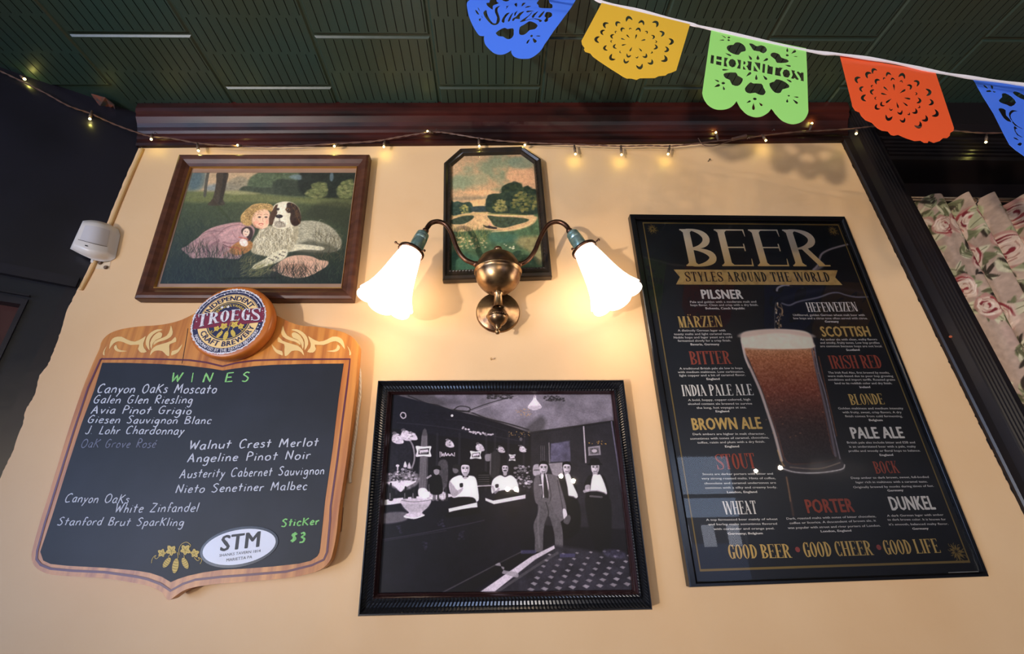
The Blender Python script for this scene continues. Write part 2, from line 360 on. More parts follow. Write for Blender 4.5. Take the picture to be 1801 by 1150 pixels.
# single-stroke hand for the chalk: x-height .55, capitals 1
HAND = {
 'a': (.5, [[(.42, .5), (.25, .56), (.08, .4), (.06, .15), (.2, 0), (.35, .12), (.42, .5), (.4, .1), (.5, .02)]]),
 'b': (.48, [[(.1, 1), (.06, .05)], [(.06, .35), (.25, .52), (.42, .35), (.35, .05), (.06, .05)]]),
 'c': (.42, [[(.4, .45), (.25, .56), (.08, .38), (.08, .12), (.22, 0), (.4, .08)]]),
 'd': (.52, [[(.42, .48), (.2, .52), (.05, .28), (.15, .02), (.38, .12), (.45, 1.0)], [(.42, .4), (.42, .02)]]),
 'e': (.45, [[(.08, .28), (.38, .35), (.32, .53), (.15, .5), (.05, .25), (.16, .02), (.4, .08)]]),
 'f': (.38, [[(.42, .9), (.28, 1.0), (.18, .85), (.14, 0)], [(.02, .5), (.35, .52)]]),
 'g': (.5, [[(.42, .48), (.22, .55), (.06, .35), (.12, .1), (.3, .12), (.42, .48), (.4, -.2), (.25, -.4), (.04, -.3)]]),
 'h': (.48, [[(.1, 1), (.06, 0)], [(.07, .3), (.25, .52), (.38, .42), (.4, 0)]]),
 'i': (.2, [[(.1, .52), (.08, 0)], [(.11, .74), (.13, .78)]]),
 'k': (.5, [[(.08, .95), (.06, 0)], [(.42, .85), (.08, .4)], [(.14, .45), (.44, 0)]]),
 'l': (.2, [[(.12, 1), (.08, 0)]]),
 'm': (.72, [[(.06, .5), (.05, 0)], [(.05, .35), (.2, .52), (.33, .4), (.33, 0)], [(.33, .35), (.48, .52), (.62, .4), (.63, 0)]]),
 'n': (.48, [[(.06, .52), (.05, 0)], [(.06, .33), (.24, .53), (.38, .4), (.4, 0)]]),
 'o': (.48, [[(.25, .54), (.07, .4), (.06, .12), (.22, 0), (.4, .14), (.4, .42), (.25, .54)]]),
 'p': (.5, [[(.08, .52), (.03, -.4)], [(.06, .36), (.26, .54), (.42, .36), (.32, .06), (.06, .1)]]),
 'r': (.36, [[(.06, .52), (.05, 0)], [(.06, .3), (.18, .5), (.34, .5)]]),
 's': (.38, [[(.34, .48), (.18, .56), (.08, .42), (.28, .26), (.3, .08), (.14, 0), (.02, .06)]]),
 't': (.4, [[(.2, .9), (.16, .02)], [(.02, .56), (.38, .58)]]),
 'u': (.48, [[(.06, .52), (.07, .12), (.2, 0), (.38, .18)], [(.42, .52), (.4, 0)]]),
 'v': (.45, [[(.04, .52), (.2, 0), (.4, .54)]]),
 'w': (.6, [[(.04, .52), (.15, 0), (.3, .4), (.42, 0), (.56, .54)]]),
 'y': (.46, [[(.05, .52), (.2, .08)], [(.42, .54), (.24, .1), (.05, -.4)]]),
 'z': (.45, [[(.05, .5), (.4, .5), (.05, 0), (.42, .02)]]),
 'A': (.68, [[(.04, 0), (.3, 1.0), (.56, 0)], [(.12, .38), (.5, .38)]]),
 'B': (.6, [[(.08, 0), (.08, .98)], [(.08, .95), (.4, .9), (.42, .65), (.1, .52), (.45, .42), (.46, .08), (.06, .02)]]),
 'C': (.62, [[(.52, .85), (.38, .98), (.12, .78), (.05, .35), (.2, .02), (.52, .1)]]),
 'E': (.55, [[(.48, .98), (.08, .95), (.07, .02), (.5, .04)], [(.08, .5), (.4, .52)]]),
 'G': (.66, [[(.5, .88), (.3, .98), (.08, .7), (.06, .25), (.25, .02), (.48, .1), (.5, .42)], [(.28, .42), (.58, .42)]]),
 'I': (.3, [[(.14, 1), (.12, 0)]]),
 'J': (.45, [[(.35, 1), (.34, .2), (.2, .02), (.02, .15)]]),
 'K': (.6, [[(.1, 1), (.07, 0)], [(.52, .95), (.1, .48)], [(.16, .52), (.55, 0)]]),
 'L': (.5, [[(.1, 1), (.07, .02), (.45, .03)]]),
 'M': (.8, [[(.05, 0), (.14, 1), (.36, .3), (.6, 1), (.7, 0)]]),
 'N': (.68, [[(.06, 0), (.1, .98), (.52, .02), (.58, 1)]]),
 'O': (.68, [[(.32, 1), (.08, .75), (.06, .25), (.3, 0), (.55, .25), (.55, .75), (.32, 1)]]),
 'P': (.55, [[(.08, 0), (.1, .95), (.42, .92), (.46, .6), (.1, .48)]]),
 'R': (.6, [[(.08, 0), (.1, .95), (.42, .92), (.44, .6), (.1, .48), (.5, 0)]]),
 'S': (.58, [[(.5, .88), (.3, 1.0), (.1, .78), (.3, .55), (.46, .3), (.3, .02), (.04, .1)]]),
 'W': (.85, [[(.05, 1), (.22, 0), (.42, .75), (.58, 0), (.8, 1)]]),
 'Z': (.6, [[(.06, .96), (.5, .96), (.05, .02), (.52, .03)]]),
 '.': (.2, [[(.06, .03), (.1, .03)]]),
 '$': (.6, [[(.48, .8), (.3, .92), (.14, .75), (.42, .4), (.3, .15), (.08, .22)], [(.34, 1.05), (.22, 0)]]),
 '3': (.5, [[(.08, .9), (.3, .98), (.4, .75), (.18, .55), (.42, .35), (.35, .05), (.05, .02)]]),
 "'": (.1, [[(-.3, .68), (-.2, .85)]]), ' ': (.42, []),
}
def hand(txt, wd=0.115, gap=0.12, seed=0, rnd=True):
    R = random.Random(seed or txt); V = []; Fc = []; x = 0; lay_ = 0
    for ch in txt:
        g = HAND[ch]; dy = R.uniform(-.03, .03); sx = R.uniform(.92, 1.08)
        for st in g[1]:
            sharp = ch in 'AEKLMNWZIvwzklitVy'
            P = [(p[0] * sx + R.uniform(-.012, .012), p[1] + dy + R.uniform(-.015, .015)) for p in st]
            P = [(p[0] + x + .03 * p[1], p[1]) for p in P]
            if sharp:
                Q = []
                for i in range(len(P) - 1):
                    for j in range(4): Q.append(tuple(np.array(P[i]) * (1 - j / 4) + np.array(P[i + 1]) * j / 4))
                P = Q + [P[-1]]
            else: P = smooth_path(P, 5)
            n_ = len(P); v, f = ribbon(P, [wd * (0.8 + .35 * R.random()) for _ in P])
            b = len(V); lay_ = (lay_ + 1) % 9; V += [(q[0], q[1], lay_ + .9 * j_ / len(v)) for j_, q in enumerate(v)]; Fc += [tuple(i + b for i in q) for q in f]
        x += g[0] * sx + gap
    V = np.array(V); V[:, 0] -= V[:, 0].min(); return V, Fc
def bend(VF, R, mid, flip=False, squeeze=1.0, cap=1.0, h=0.2):
    """wrap lettering (cap height -> h) round a circle; mid = angle of its middle"""
    V, Fc = VF; s = h / cap; w_ = V[:, 0].max() * s * squeeze; X = V[:, 0] * s * squeeze - w_ / 2; Yv = V[:, 1] * s
    if not flip: a = mid - X / R; r = R + Yv
    else: a = mid + X / (R + h); r = R + h - Yv
    return np.stack([r * np.cos(a), r * np.sin(a)] + ([V[:, 2]] if V.shape[1] == 3 else []), 1), Fc

# ---------------------------------------------------------------- painter for the flat prints
def homog(src, dst):
    A = []; b = []
    for (x, y), (u, v) in zip(src, dst):
        A += [[x, y, 1, 0, 0, 0, -u * x, -u * y], [0, 0, 0, x, y, 1, -v * x, -v * y]]; b += [u, v]
    h = np.linalg.solve(np.array(A, float), np.array(b, float)); return np.append(h, 1).reshape(3, 3)
def fbm(H, W, s, seed, octs=4):
    R = np.random.RandomState(seed); out = np.zeros((H, W)); amp = 1; tot = 0
    for o in range(octs):
        gh, gw = max(2, int(H / s) + 2), max(2, int(W / s) + 2); g = R.rand(gh, gw)
        y = np.linspace(0, gh - 1.001, H); x = np.linspace(0, gw - 1.001, W); yi = y.astype(int); xi = x.astype(int)
        fy = (y - yi)[:, None]; fx = (x - xi)[None]; fy = fy * fy * (3 - 2 * fy); fx = fx * fx * (3 - 2 * fx)
        a = g[yi][:, xi]; b = g[yi][:, xi + 1]; c = g[yi + 1][:, xi]; d = g[yi + 1][:, xi + 1]
        out += amp * ((a * (1 - fx) + b * fx) * (1 - fy) + (c * (1 - fx) + d * fx) * fy); tot += amp; amp *= .55; s = max(1.01, s / 2)
    return out / tot
class Canvas:
    def __init__(s, W, H, quad, z=PX, bg=(0, 0, 0)):
        s.W, s.H = W, H; s.z = z
        s.Hm = homog([zpx(z, *q) for q in quad], [(0, 0), (W - 1, 0), (W - 1, H - 1), (0, H - 1)])
        s.fs = 1.0; s.a = np.zeros((H, W, 3)); s.a[:] = bg; s.R = random.Random(5)
        p0 = s.T([quad[0]])[0]; p1 = s.T([(quad[0][0] + 10, quad[0][1])])[0]; s.k = abs(p1[0] - p0[0]) / 10   # canvas px per zoom px
    def T(s, pts):
        P = np.array([zpx(s.z, *p) + (1,) for p in pts], float) @ s.Hm.T; return P[:, :2] / P[:, 2:]
    def _blend(s, x0, x1, y0, y1, cov, col):
        r = s.a[y0:y1, x0:x1]; c = cov[..., None]; r += (np.array(col, float) - r) * c
    def _box(s, P, m):
        x0 = max(0, int(P[:, 0].min() - m)); x1 = min(s.W, int(P[:, 0].max() + m) + 2); y0 = max(0, int(P[:, 1].min() - m)); y1 = min(s.H, int(P[:, 1].max() + m) + 2)
        return x0, x1, y0, y1
    def poly(s, pts, col, f=1.2, a=1.0, sm=True, tex=0, ts=6, canvas=False):
        f = f * s.fs; P = np.array(pts, float) if canvas else s.T(pts)
        if sm: P = np.array(smooth_path(P, 4, True))
        x0, x1, y0, y1 = s._box(P, f + 1)
        if x1 <= x0 or y1 <= y0: return
        X, Y = np.meshgrid(np.arange(x0, x1), np.arange(y0, y1)); ins = np.zeros(X.shape, bool); d2 = np.full(X.shape, 1e9)
        n = len(P)
        for i in range(n):
            ax, ay = P[i]; bx, by = P[(i + 1) % n]
            c = (ay > Y) != (by > Y)
            if by != ay: ins ^= c & (X < (bx - ax) * (Y - ay) / (by - ay) + ax)
            dx, dy = bx - ax, by - ay; L = dx * dx + dy * dy + 1e-9; t = np.clip(((X - ax) * dx + (Y - ay) * dy) / L, 0, 1)
            d2 = np.minimum(d2, (X - ax - t * dx) ** 2 + (Y - ay - t * dy) ** 2)
        sd = np.sqrt(d2) * np.where(ins, 1, -1); cov = np.clip(.5 + sd / f / 2, 0, 1) * a
        col = np.array(col, float)
        if tex:
            n_ = fbm(y1 - y0, x1 - x0, ts, s.R.randint(0, 9999)) - .5; col = np.clip(col[None, None] * (1 + tex * 2 * n_[..., None]), 0, 255)
        s._blend(x0, x1, y0, y1, cov, col)
    def line(s, pts, w, col, a=1.0, f=1.0, sm=True, taper=False, canvas=False):
        f = max(.7, f * s.fs); P = np.array(pts, float) if canvas else s.T(pts)
        if sm and len(P) > 2: P = np.array(smooth_path(P, 4))
        w = w if canvas else w * s.k
        x0, x1, y0, y1 = s._box(P, w + f + 1)
        if x1 <= x0 or y1 <= y0: return
        X, Y = np.meshgrid(np.arange(x0, x1), np.arange(y0, y1)); cov = np.zeros(X.shape)
        n = len(P) - 1
        for i in range(n):
            ax, ay = P[i]; bx, by = P[i + 1]; dx, dy = bx - ax, by - ay; L = dx * dx + dy * dy + 1e-9
            t = np.clip(((X - ax) * dx + (Y - ay) * dy) / L, 0, 1); d = np.sqrt((X - ax - t * dx) ** 2 + (Y - ay - t * dy) ** 2)
            wl = w * (1 - (i + t) / n * .85) if taper else w
            cov = np.maximum(cov, np.clip(.5 + (wl / 2 - d) / f, 0, 1) * np.clip(wl, 0, 1))
        s._blend(x0, x1, y0, y1, cov * a, col)
    def dot(s, c, rx, ry, col, a=1.0, f=1.0, rot=0):
        pts = [(c[0] + rx * math.cos(t) * math.cos(rot) - ry * math.sin(t) * math.sin(rot), c[1] + rx * math.cos(t) * math.sin(rot) + ry * math.sin(t) * math.cos(rot)) for t in np.linspace(0, 2 * PI, 14)[:-1]]
        s.poly(pts, col, f, a, False)
    def strokes(s, region, n, ln, ang, wd, cols, a=.5, curve=.2):
        """short hairs scattered in a polygon (zoom coordinates)"""
        R = s.R; xs = [p[0] for p in region]; ys = [p[1] for p in region]; k = 0; t = 0
        while k < n and t < n * 6:
            t += 1; x = R.uniform(min(xs), max(xs)); y = R.uniform(min(ys), max(ys)); ins = False; m = len(region)
            for i in range(m):
                ax, ay = region[i]; bx, by = region[(i + 1) % m]
                if (ay > y) != (by > y) and x < (bx - ax) * (y - ay) / (by - ay) + ax: ins = not ins
            if not ins: continue
            k += 1; g = math.radians(R.uniform(*ang)); l = R.uniform(*ln); c = R.choice(cols); dx, dy = math.cos(g) * l, -math.sin(g) * l; q = R.uniform(-curve, curve)
            s.line([(x, y), (x + dx * .5 - dy * q, y + dy * .5 + dx * q), (x + dx, y + dy)], wd, c, a * R.uniform(.5, 1), 1.0, False, True)
    def blobs(s, region, n, r, cols, a=.5, f=1.5):
        R = s.R; xs = [p[0] for p in region]; ys = [p[1] for p in region]; k = 0; t = 0; m = len(region)
        while k < n and t < n * 6:
            t += 1; x = R.uniform(min(xs), max(xs)); y = R.uniform(min(ys), max(ys)); ins = False
            for i in range(m):
                ax, ay = region[i]; bx, by = region[(i + 1) % m]
                if (ay > y) != (by > y) and x < (bx - ax) * (y - ay) / (by - ay) + ax: ins = not ins
            if not ins: continue
            k += 1; q = R.uniform(*r); s.dot((x, y), q, q * R.uniform(.5, .9), R.choice(cols), a * R.uniform(.5, 1), f)
    def grain(s, amp, sc, seed): s.a *= (1 + amp * 2 * (fbm(s.H, s.W, sc, seed)[..., None] - .5))
    def build(s, name, quadW, m, parent, gain=1.0, ref=None):
        """quadW: four world corners TL TR BR BL"""
        q = [np.array(p) for p in quadW]; W, H = s.W, s.H
        u = np.linspace(0, 1, W)[None, :, None]; v = np.linspace(0, 1, H)[:, None, None]
        P = (q[0] * (1 - u) + q[1] * u) * (1 - v) + (q[3] * (1 - u) + q[2] * u) * v
        return grid_mesh(name, P, np.clip(s2l(np.clip(s.a, 0, 255)) * gain, 0, 1), m, parent)
def grid_mesh(name, P, C, m, parent, smooth=False):
    H, W = P.shape[:2]; off = np.zeros(3); r = parent
    while r is not None: off = off + np.array(r.location); r = r.parent
    c = P.reshape(-1, 3).mean(0); me = bpy.data.meshes.new(name); n = H * W
    me.vertices.add(n); me.vertices.foreach_set('co', (P.reshape(-1, 3) - c).astype(np.float32).ravel())
    i = np.arange(n).reshape(H, W); Fc = np.stack([i[1:, :-1], i[1:, 1:], i[:-1, 1:], i[:-1, :-1]], -1).reshape(-1, 4); nf = len(Fc)
    me.loops.add(nf * 4); me.loops.foreach_set('vertex_index', Fc.ravel().astype(np.int32))
    me.polygons.add(nf); me.polygons.foreach_set('loop_start', np.arange(0, nf * 4, 4, dtype=np.int32)); me.polygons.foreach_set('loop_total', np.full(nf, 4, dtype=np.int32))
    if smooth: me.polygons.foreach_set('use_smooth', np.ones(nf, bool))
    me.update(calc_edges=True)
    if C is not None:
        at = me.color_attributes.new('Col', 'FLOAT_COLOR', 'POINT'); at.data.foreach_set('color', np.concatenate([C.reshape(-1, 3), np.ones((n, 1))], 1).astype(np.float32).ravel())
    o = new_obj(name, me, m, parent); o.location = c - off
    return o
# ================================================================ STRUCTURE
CZ = lambda x: Z0 + 1.206 + 0.024 * x          # underside of the ceiling (it slopes a little)
def prism(name, poly, y0, y1, m, parent=None):
    """a polygon in (x, z) pulled through y"""
    flat, tr = tri2d([poly]); n = len(flat)
    V = [(p[0], y0, p[1]) for p in flat] + [(p[0], y1, p[1]) for p in flat]
    Fc = list(tr) + [tuple(i + n for i in t[::-1]) for t in tr] + [(i, (i + 1) % n, n + (i + 1) % n, n + i) for i in range(n)]
    return mesh(name, V, Fc, m, parent)
rnd = random.Random(3)
edge_px = [(245, 258), (228, 296), (213, 330), (196, 372), (180, 412), (163, 455), (148, 486), (133, 515), (126, 530), (118, 545), (108, 578), (104, 590), (97, 610), (90, 628), (82, 645), (70, 660), (62, 690), (52, 710), (45, 722), (40, 745), (30, 770), (22, 795), (12, 815), (3, 835)]
edge = []
ep = smooth_path(edge_px, 5)
for p in ep:
    q = onY(p[0] + rnd.uniform(-.7, .7), p[1], 0); edge.append((q[0], q[2]))
XC = lambda z: 1.19 + (Z0 - .006 - z) * .0543   # left edge of the right-hand casing
right_top = Z0 + 1.3
poly = [(-1.083, Z0 + 1.3)] + edge + [(-1.11, 0.0), (1.34, 0.0), (1.23, Z0), (1.17, right_top)]
wall = struct(prism('wall_front', poly, 0.0, 0.12, PLASTER))
wall2 = struct(prism('wall_front_right', [(2.2, 0.0), (3.2, 0.0), (3.2, Z0 + 1.3), (1.16, Z0 + 1.3), (1.16, Z0 + 1.12), (2.2, Z0 + 1.12)], 0.003, 0.12, PLASTER))
struct(prism('wall_front_sill', [(1.33, 0.0), (2.2, 0.0), (2.2, 1.1), (1.33, 1.1)], 0.003, 0.12, PLASTER))
# plaster bead down the left edge
mb = MB(); mb.tube([onY(x, y, -.002) for x, y in smooth_path([(251, 262), (232, 305), (213, 350), (196, 392), (180, 432), (166, 465), (152, 492), (142, 510)], 5)], .005, 8)
mb.obj('corner_bead', mat('bead_paint', (222, 178, 118), .55, bump=(60, .4, .003)), wall, True)
# small marks: nail hole plugs and a filler patch
mb = MB()
for c in ((176, 462), (186, 470)): mb.lathe([(0.0001, .003), (.004, .0025), (.0055, 0)], onY(c[0], c[1], -.003), (0, -1, 0), 10)
mb.obj('screw_head', mat('old_screw', (120, 96, 74), .5, .5), wall)
mb = MB(); flat_px(mb, [[(168, 457), (195, 458), (192, 474), (160, 472)]], -.0006); mb.obj('filler_patch', mat('filler', (222, 196, 160), .6, bump=(60, .5, .002)), wall)

# the angled dark wall at the left with a door in it
DIRV = np.array([-.853, -.521, 0]); NRM = np.array([.521, -.853, 0]); PA = np.array([-1.09, 0, 0])
def AW(s, h, d=0.0): return PA + DIRV * s + NRM * d + np.array([0, 0, h])
def awbox(mb, s0, s1, h0, h1, d0, d1, k=0):
    V = [AW(s, h, d) for s in (s0, s1) for d in (d0, d1) for h in (h0, h1)]
    mb.add(V, boxVF(0, 1, 0, 1, 0, 1)[1], k)
mb = MB(); awbox(mb, -.035, 2.2, Z0 + .573, Z0 + 1.3, -.12, 0); awbox(mb, -.035, .02, 0, Z0 + .573, -.12, -.004); awbox(mb, .95, 2.2, 0, Z0 + .573, -.12, -.002)
wl = struct(mb.obj('wall_left_angled', BLACKWALL))
mb = MB(); awbox(mb, .0, 1.0, Z0 + .573, Z0 + .60, .0, .008)
struct(mb.obj('trim_1', BLACKWALL))
DOORP = mat('door_blue_black_paint', (24, 28, 38), .3, bump=(14, .3, .003), noise=(6, (30, 30, 36), .4, .7))
mb = MB(); awbox(mb, -.03, .074, .02, Z0 + .573, -.05, -.006)
dr = struct(mb.obj('door_1', DOORP))
mb = MB(); awbox(mb, .074, .62, Z0 + .52, Z0 + .573, -.05, -.006); mb.obj('top_rail', DOORP, dr)
mb = MB(); awbox(mb, .62, .95, .02, Z0 + .573, -.05, -.006); mb.obj('door_stile', DOORP, dr)
mb = MB(); awbox(mb, .074, .62, .02, Z0 - .45, -.05, -.006); mb.obj('bottom_rail', DOORP, dr)
mb = MB(); awbox(mb, .074, .62, Z0 + .505, Z0 + .52, -.03, -.001); awbox(mb, .074, .62, Z0 + .528, Z0 + .532, -.006, .003); awbox(mb, .074, .083, Z0 - .45, Z0 + .505, -.03, -.001); mb.obj('panel_moulding', BLACKWALL, dr)
mb = MB(); awbox(mb, .074, .62, Z0 - .45, Z0 + .52, -.045, -.03)
mb.obj('door_panel', mat('red_brown_panel', (78, 46, 44), .25, noise=(7, (50, 30, 32), .4, .7)), dr)['label'] = 'red-brown panel set into the dark door'

# ceiling: pressed tiles laid in staggered rows, each with three rows of slots
T_ = .305
def tile_mesh():
    mb = MB(); g = .0016; b = .0055; h = T_ / 2
    x0, x1, y0, y1 = -h + g, h - g, -h + g, h - g
    zt = .006; zb = 0.0
    # flat field carries the slots; a bevel runs round it
    fx0, fx1, fy0, fy1 = x0 + b, x1 - b, y0 + b, y1 - b
    R = [(x0, y0, zt), (x1, y0, zt), (x1, y1, zt), (x0, y1, zt)]; I = [(fx0, fy0, zb), (fx1, fy0, zb), (fx1, fy1, zb), (fx0, fy1, zb)]
    mb.add(R + I, [(0, 4, 5, 1), (1, 5, 6, 2), (2, 6, 7, 3), (3, 7, 4, 0)])
    rows = 3; dy = (fy1 - fy0) / rows; sw = .0011; n = 12; pit = (fx1 - fx0) / n
    for r in range(rows):
        ya = fy0 + r * dy; yb = ya + dy; m_ = .0035; xs = fx0
        cut = [fx0 + (i + (.28 if r % 2 else .78)) * pit for i in range(n)]
        for c in cut:
            a, d = c - sw, c + sw
            mb.add([(xs, ya, zb), (a, ya, zb), (a, yb, zb), (xs, yb, zb)], [(0, 3, 2, 1)])
            mb.add([(a, ya, zb), (d, ya, zb), (d, ya + m_, zb), (a, ya + m_, zb)], [(0, 3, 2, 1)])
            mb.add([(a, yb - m_, zb), (d, yb - m_, zb), (d, yb, zb), (a, yb, zb)], [(0, 3, 2, 1)])
            q = .003
            mb.add([(a, ya + m_, zb), (d, ya + m_, zb), (d, yb - m_, zb), (a, yb - m_, zb), (a, ya + m_, q), (d, ya + m_, q), (d, yb - m_, q), (a, yb - m_, q)], [(4, 7, 6, 5), (0, 1, 5, 4), (1, 2, 6, 5), (2, 3, 7, 6), (3, 0, 4, 7)], 1)
            xs = d
        mb.add([(xs, ya, zb), (fx1, ya, zb), (fx1, yb, zb), (xs, yb, zb)], [(0, 3, 2, 1)])
    me = bpy.data.meshes.new('ceiling_tile'); me.from_pydata([tuple(map(float, v)) for v in mb.V], [], mb.F)
    me.materials.append(CEILPAINT); me.materials.append(SLOTM); me.polygons.foreach_set('material_index', mb.mi); me.update(); return me
V = []; Fc = []
for y in (.12, -4.3):
    for x in (-3.3, 3.3): V += [(x, y, CZ(x) + .0045), (x, y, CZ(x) + .12)]
ceil = struct(mesh('ceiling', V, [(0, 4, 6, 2), (1, 3, 7, 5), (0, 2, 3, 1), (4, 5, 7, 6), (0, 1, 5, 4), (2, 6, 7, 3)], CEILPAINT))
tm = tile_mesh()
for c in range(-4, 8):
    for r in range(0, 5):
        xc = -.0175 + c * .3135; odd = (c % 2) != 0
        yc = -.110 - .1525 + (.1525 if odd else 0) - (r) * .305 - (0 if not odd else 0)
        yc = (-.263 + .1525 if not odd else -.11 + .1525) - r * .305
        if not odd: yc = -.110 + .1525 - r * .305      # seams of this column at -0.110, -0.415 ...
        else: yc = -.263 + .1525 - r * .305            # the neighbours' at -0.263, ...
        if yc + T_ / 2 > .12: pass
        if xc < -1.0 and yc > -.02 - (xc + 1.0) * -.6: continue
        if (xc - .15 < -1.09) and np.dot(np.array([xc + .1, yc + .1, 0]) - PA, NRM) < -.03: continue
        o = new_obj('ceiling_tile', tm, None, ceil); o.location = Vector((xc, yc, CZ(xc))) - ceil.location
        o.rotation_euler = (0, -math.atan(.024), 0); o.scale = (.3135 / .305 * 1.0, 1, 1)

# crown moulding
def crown(t):   # (y, drop below ceiling) from the wall foot outward
    pass
prof = [(0, -.004), (-.010, -.004), (-.0125, .004), (-.011, .012), (-.015, .0145), (-.0175, .022), (-.018, .030), (-.023, .036), (-.027, .045), (-.033, .054), (-.041, .062), (-.045, .066), (-.046, .074), (-.052, .078), (-.055, .088), (-.055, .125), (0, .125)]
V = []; Fc = []; n = len(prof)
xs = np.linspace(-1.085, 1.148, 24)
for i, x in enumerate(xs):
    zb = Z0 + 1.088 + (x) * .0262
    zt = CZ(x)
    for (y, h) in prof: V.append((x + (0.0 if i else -y * .6 * 0), y, zb + h * (zt - zb) / .105))
for i in range(len(xs) - 1):
    for j in range(n): Fc.append((i * n + j, i * n + (j + 1) % n, (i + 1) * n + (j + 1) % n, (i + 1) * n + j))
Fc += [tuple(range(n)), tuple((len(xs) - 1) * n + j for j in range(n))[::-1]]
struct(mesh('trim_2', V, Fc, MAHOG))

# casing round the curtained window on the right
def extr(name, prof, A, B, m, parent=None):
    """prof: (s, y) with s=0 at the left line and 1 at the right line; A, B = ((xL, xR, z), ...) ends"""
    V = []; n = len(prof)
    for (xl, xr, z) in (A, B):
        for (s, y) in prof: V.append((xl + (xr - xl) * s, y, z))
    Fc = [(j, (j + 1) % n, n + (j + 1) % n, n + j) for j in range(n)] + [tuple(range(n)), tuple(range(n, 2 * n))[::-1]]
    return mesh(name, V, Fc, m, parent)
r1 = onY(1605, 350, -.022); r2 = onY(1801, 715, -.022); sl = (r2[0] - r1[0]) / (r1[2] - r2[2])
XR = lambda z: r1[0] + (r1[2] - z) * sl
cp = [(0, .02), (0, -.008), (.03, -.012), (.22, -.012), (.25, -.020), (.29, -.030), (.33, -.031), (.36, -.024), (.39, -.016)]
for k in range(5):
    s = .42 + k * .095; cp += [(s, -.016), (s + .02, -.0215), (s + .05, -.0235), (s + .08, -.0205), (s + .09, -.016)]
cp += [(.925, -.016), (.94, -.022), (1.0, -.022), (1.0, .1), (.6, .1), (.6, .02)]
zt, zb = CZ(1.2) + .05, 0.0
cas = struct(extr('trim_3', cp, (XC(zt), XR(zt), zt), (XC(zb), XR(zb), zb), BLACKTRIM))
# ragged paint line along it
mb = MB(); P = []
for i in range(160):
    t = i / 159; x, y = 1480 + 321 * t, 250 + 655 * t; q = onY(x, y, 0); P.append((q[0] + rnd.uniform(-.004, .0015), q[2]))
for a, b in zip(P, P[1:]): mb.add([(a[0], -.0006, a[1]), (a[0] + .012, -.0006, a[1]), (b[0] + .012, -.0006, b[1]), (b[0], -.0006, b[1])], [(0, 1, 2, 3)])
mb.obj('paint_edge', BLACKTRIM, cas)
mb = MB()
c0 = onY(1672, 592, -.0315); mb.ball(c0, .0035, 6); mb.obj('paint_chip', mat('chip_orange', (170, 84, 50), .6), cas)
hz0 = onY(1740, 282, -.022)[2]
hp = [(hz0, .1), (hz0, -.022), (hz0 + .014, -.022)]
for k in range(5):
    z = hz0 + .018 + k * .016; hp += [(z, -.016), (z + .003, -.024), (z + .009, -.025), (z + .0125, -.022), (z + .013, -.016)]
hp += [(hz0 + .102, -.018), (hz0 + .108, -.034), (hz0 + .125, -.05), (CZ(1.6) + .06, -.055), (CZ(1.6) + .06, .1)]
V = []; n = len(hp)
for x in (1.245, 2.4):
    for (z, y) in hp: V.append((x, y, z))
struct(mesh('trim_4', V, [(j, (j + 1) % n, n + (j + 1) % n, n + j) for j in range(n)] + [tuple(range(n)), tuple(range(n, 2 * n))[::-1]], BLACKTRIM))
# window behind the curtain
mb = MB(); mb.box(1.30, 2.2, .085, .12, Z0 + .93, Z0 + 1.10); mb.box(1.30, 1.345, .085, .12, 1.1, Z0 + .93); mb.box(2.15, 2.2, .085, .12, 1.1, Z0 + .93); mb.box(1.345, 2.15, .085, .12, 1.1, 1.15)
win = struct(mb.obj('window_1', BLACKTRIM))
mb = MB(); mb.box(1.345, 2.15, .098, .103, 1.15, Z0 + .93); mb.obj('window_pane', mat('night_dark_glass', (8, 9, 12), .06), win)
mb = MB(); mb.box(1.30, 2.25, .125, .14, 1.0, Z0 + 1.2); mb.obj('outer_shutter', mat('outer_dark', (14, 13, 14), .8), win)

# the rest of the room, seen only in reflections
mb = MB(); mb.box(-3.3, 3.3, -4.3, .3, -.1, 0); struct(mb.obj('floor', FLOORM))
mb = MB(); mb.box(-3.15, -2.95, -4.2, -1.05, 0, CZ(-3) + .02); struct(mb.obj('wall_left', BLACKWALL))
mb = MB(); mb.box(3.2, 3.3, -4.3, .12, 0, CZ(3.2)); struct(mb.obj('wall_right', BLACKWALL))
DARKWOOD = mat('dark_room_wood', (40, 28, 22), .5, noise=(4, (26, 20, 17), .4, .7))
bw = [(-2.9, -1.25), (1.35, 2.75)]; zb0, zb1 = .75, 2.3
mb = MB(); mb.box(-3.2, 3.2, -4.3, -4.2, 0, zb0); mb.box(-3.2, 3.2, -4.3, -4.2, zb1, CZ(0) + .1)
for a, b in ((-3.2, bw[0][0]), (bw[0][1], bw[1][0]), (bw[1][1], 3.2)): mb.box(a, b, -4.3, -4.2, zb0, zb1)
struct(mb.obj('wall_back', DARKWOOD))
def street(name, rgb, s): return emit(name, rgb, s)
DAY = [street('bright_sky_through_window', (190, 215, 255), 5.0), street('street_front', (110, 135, 190), 1.7), street('awning_white', (230, 235, 255), 6.0), street('shop_shade', (50, 60, 85), .3)]
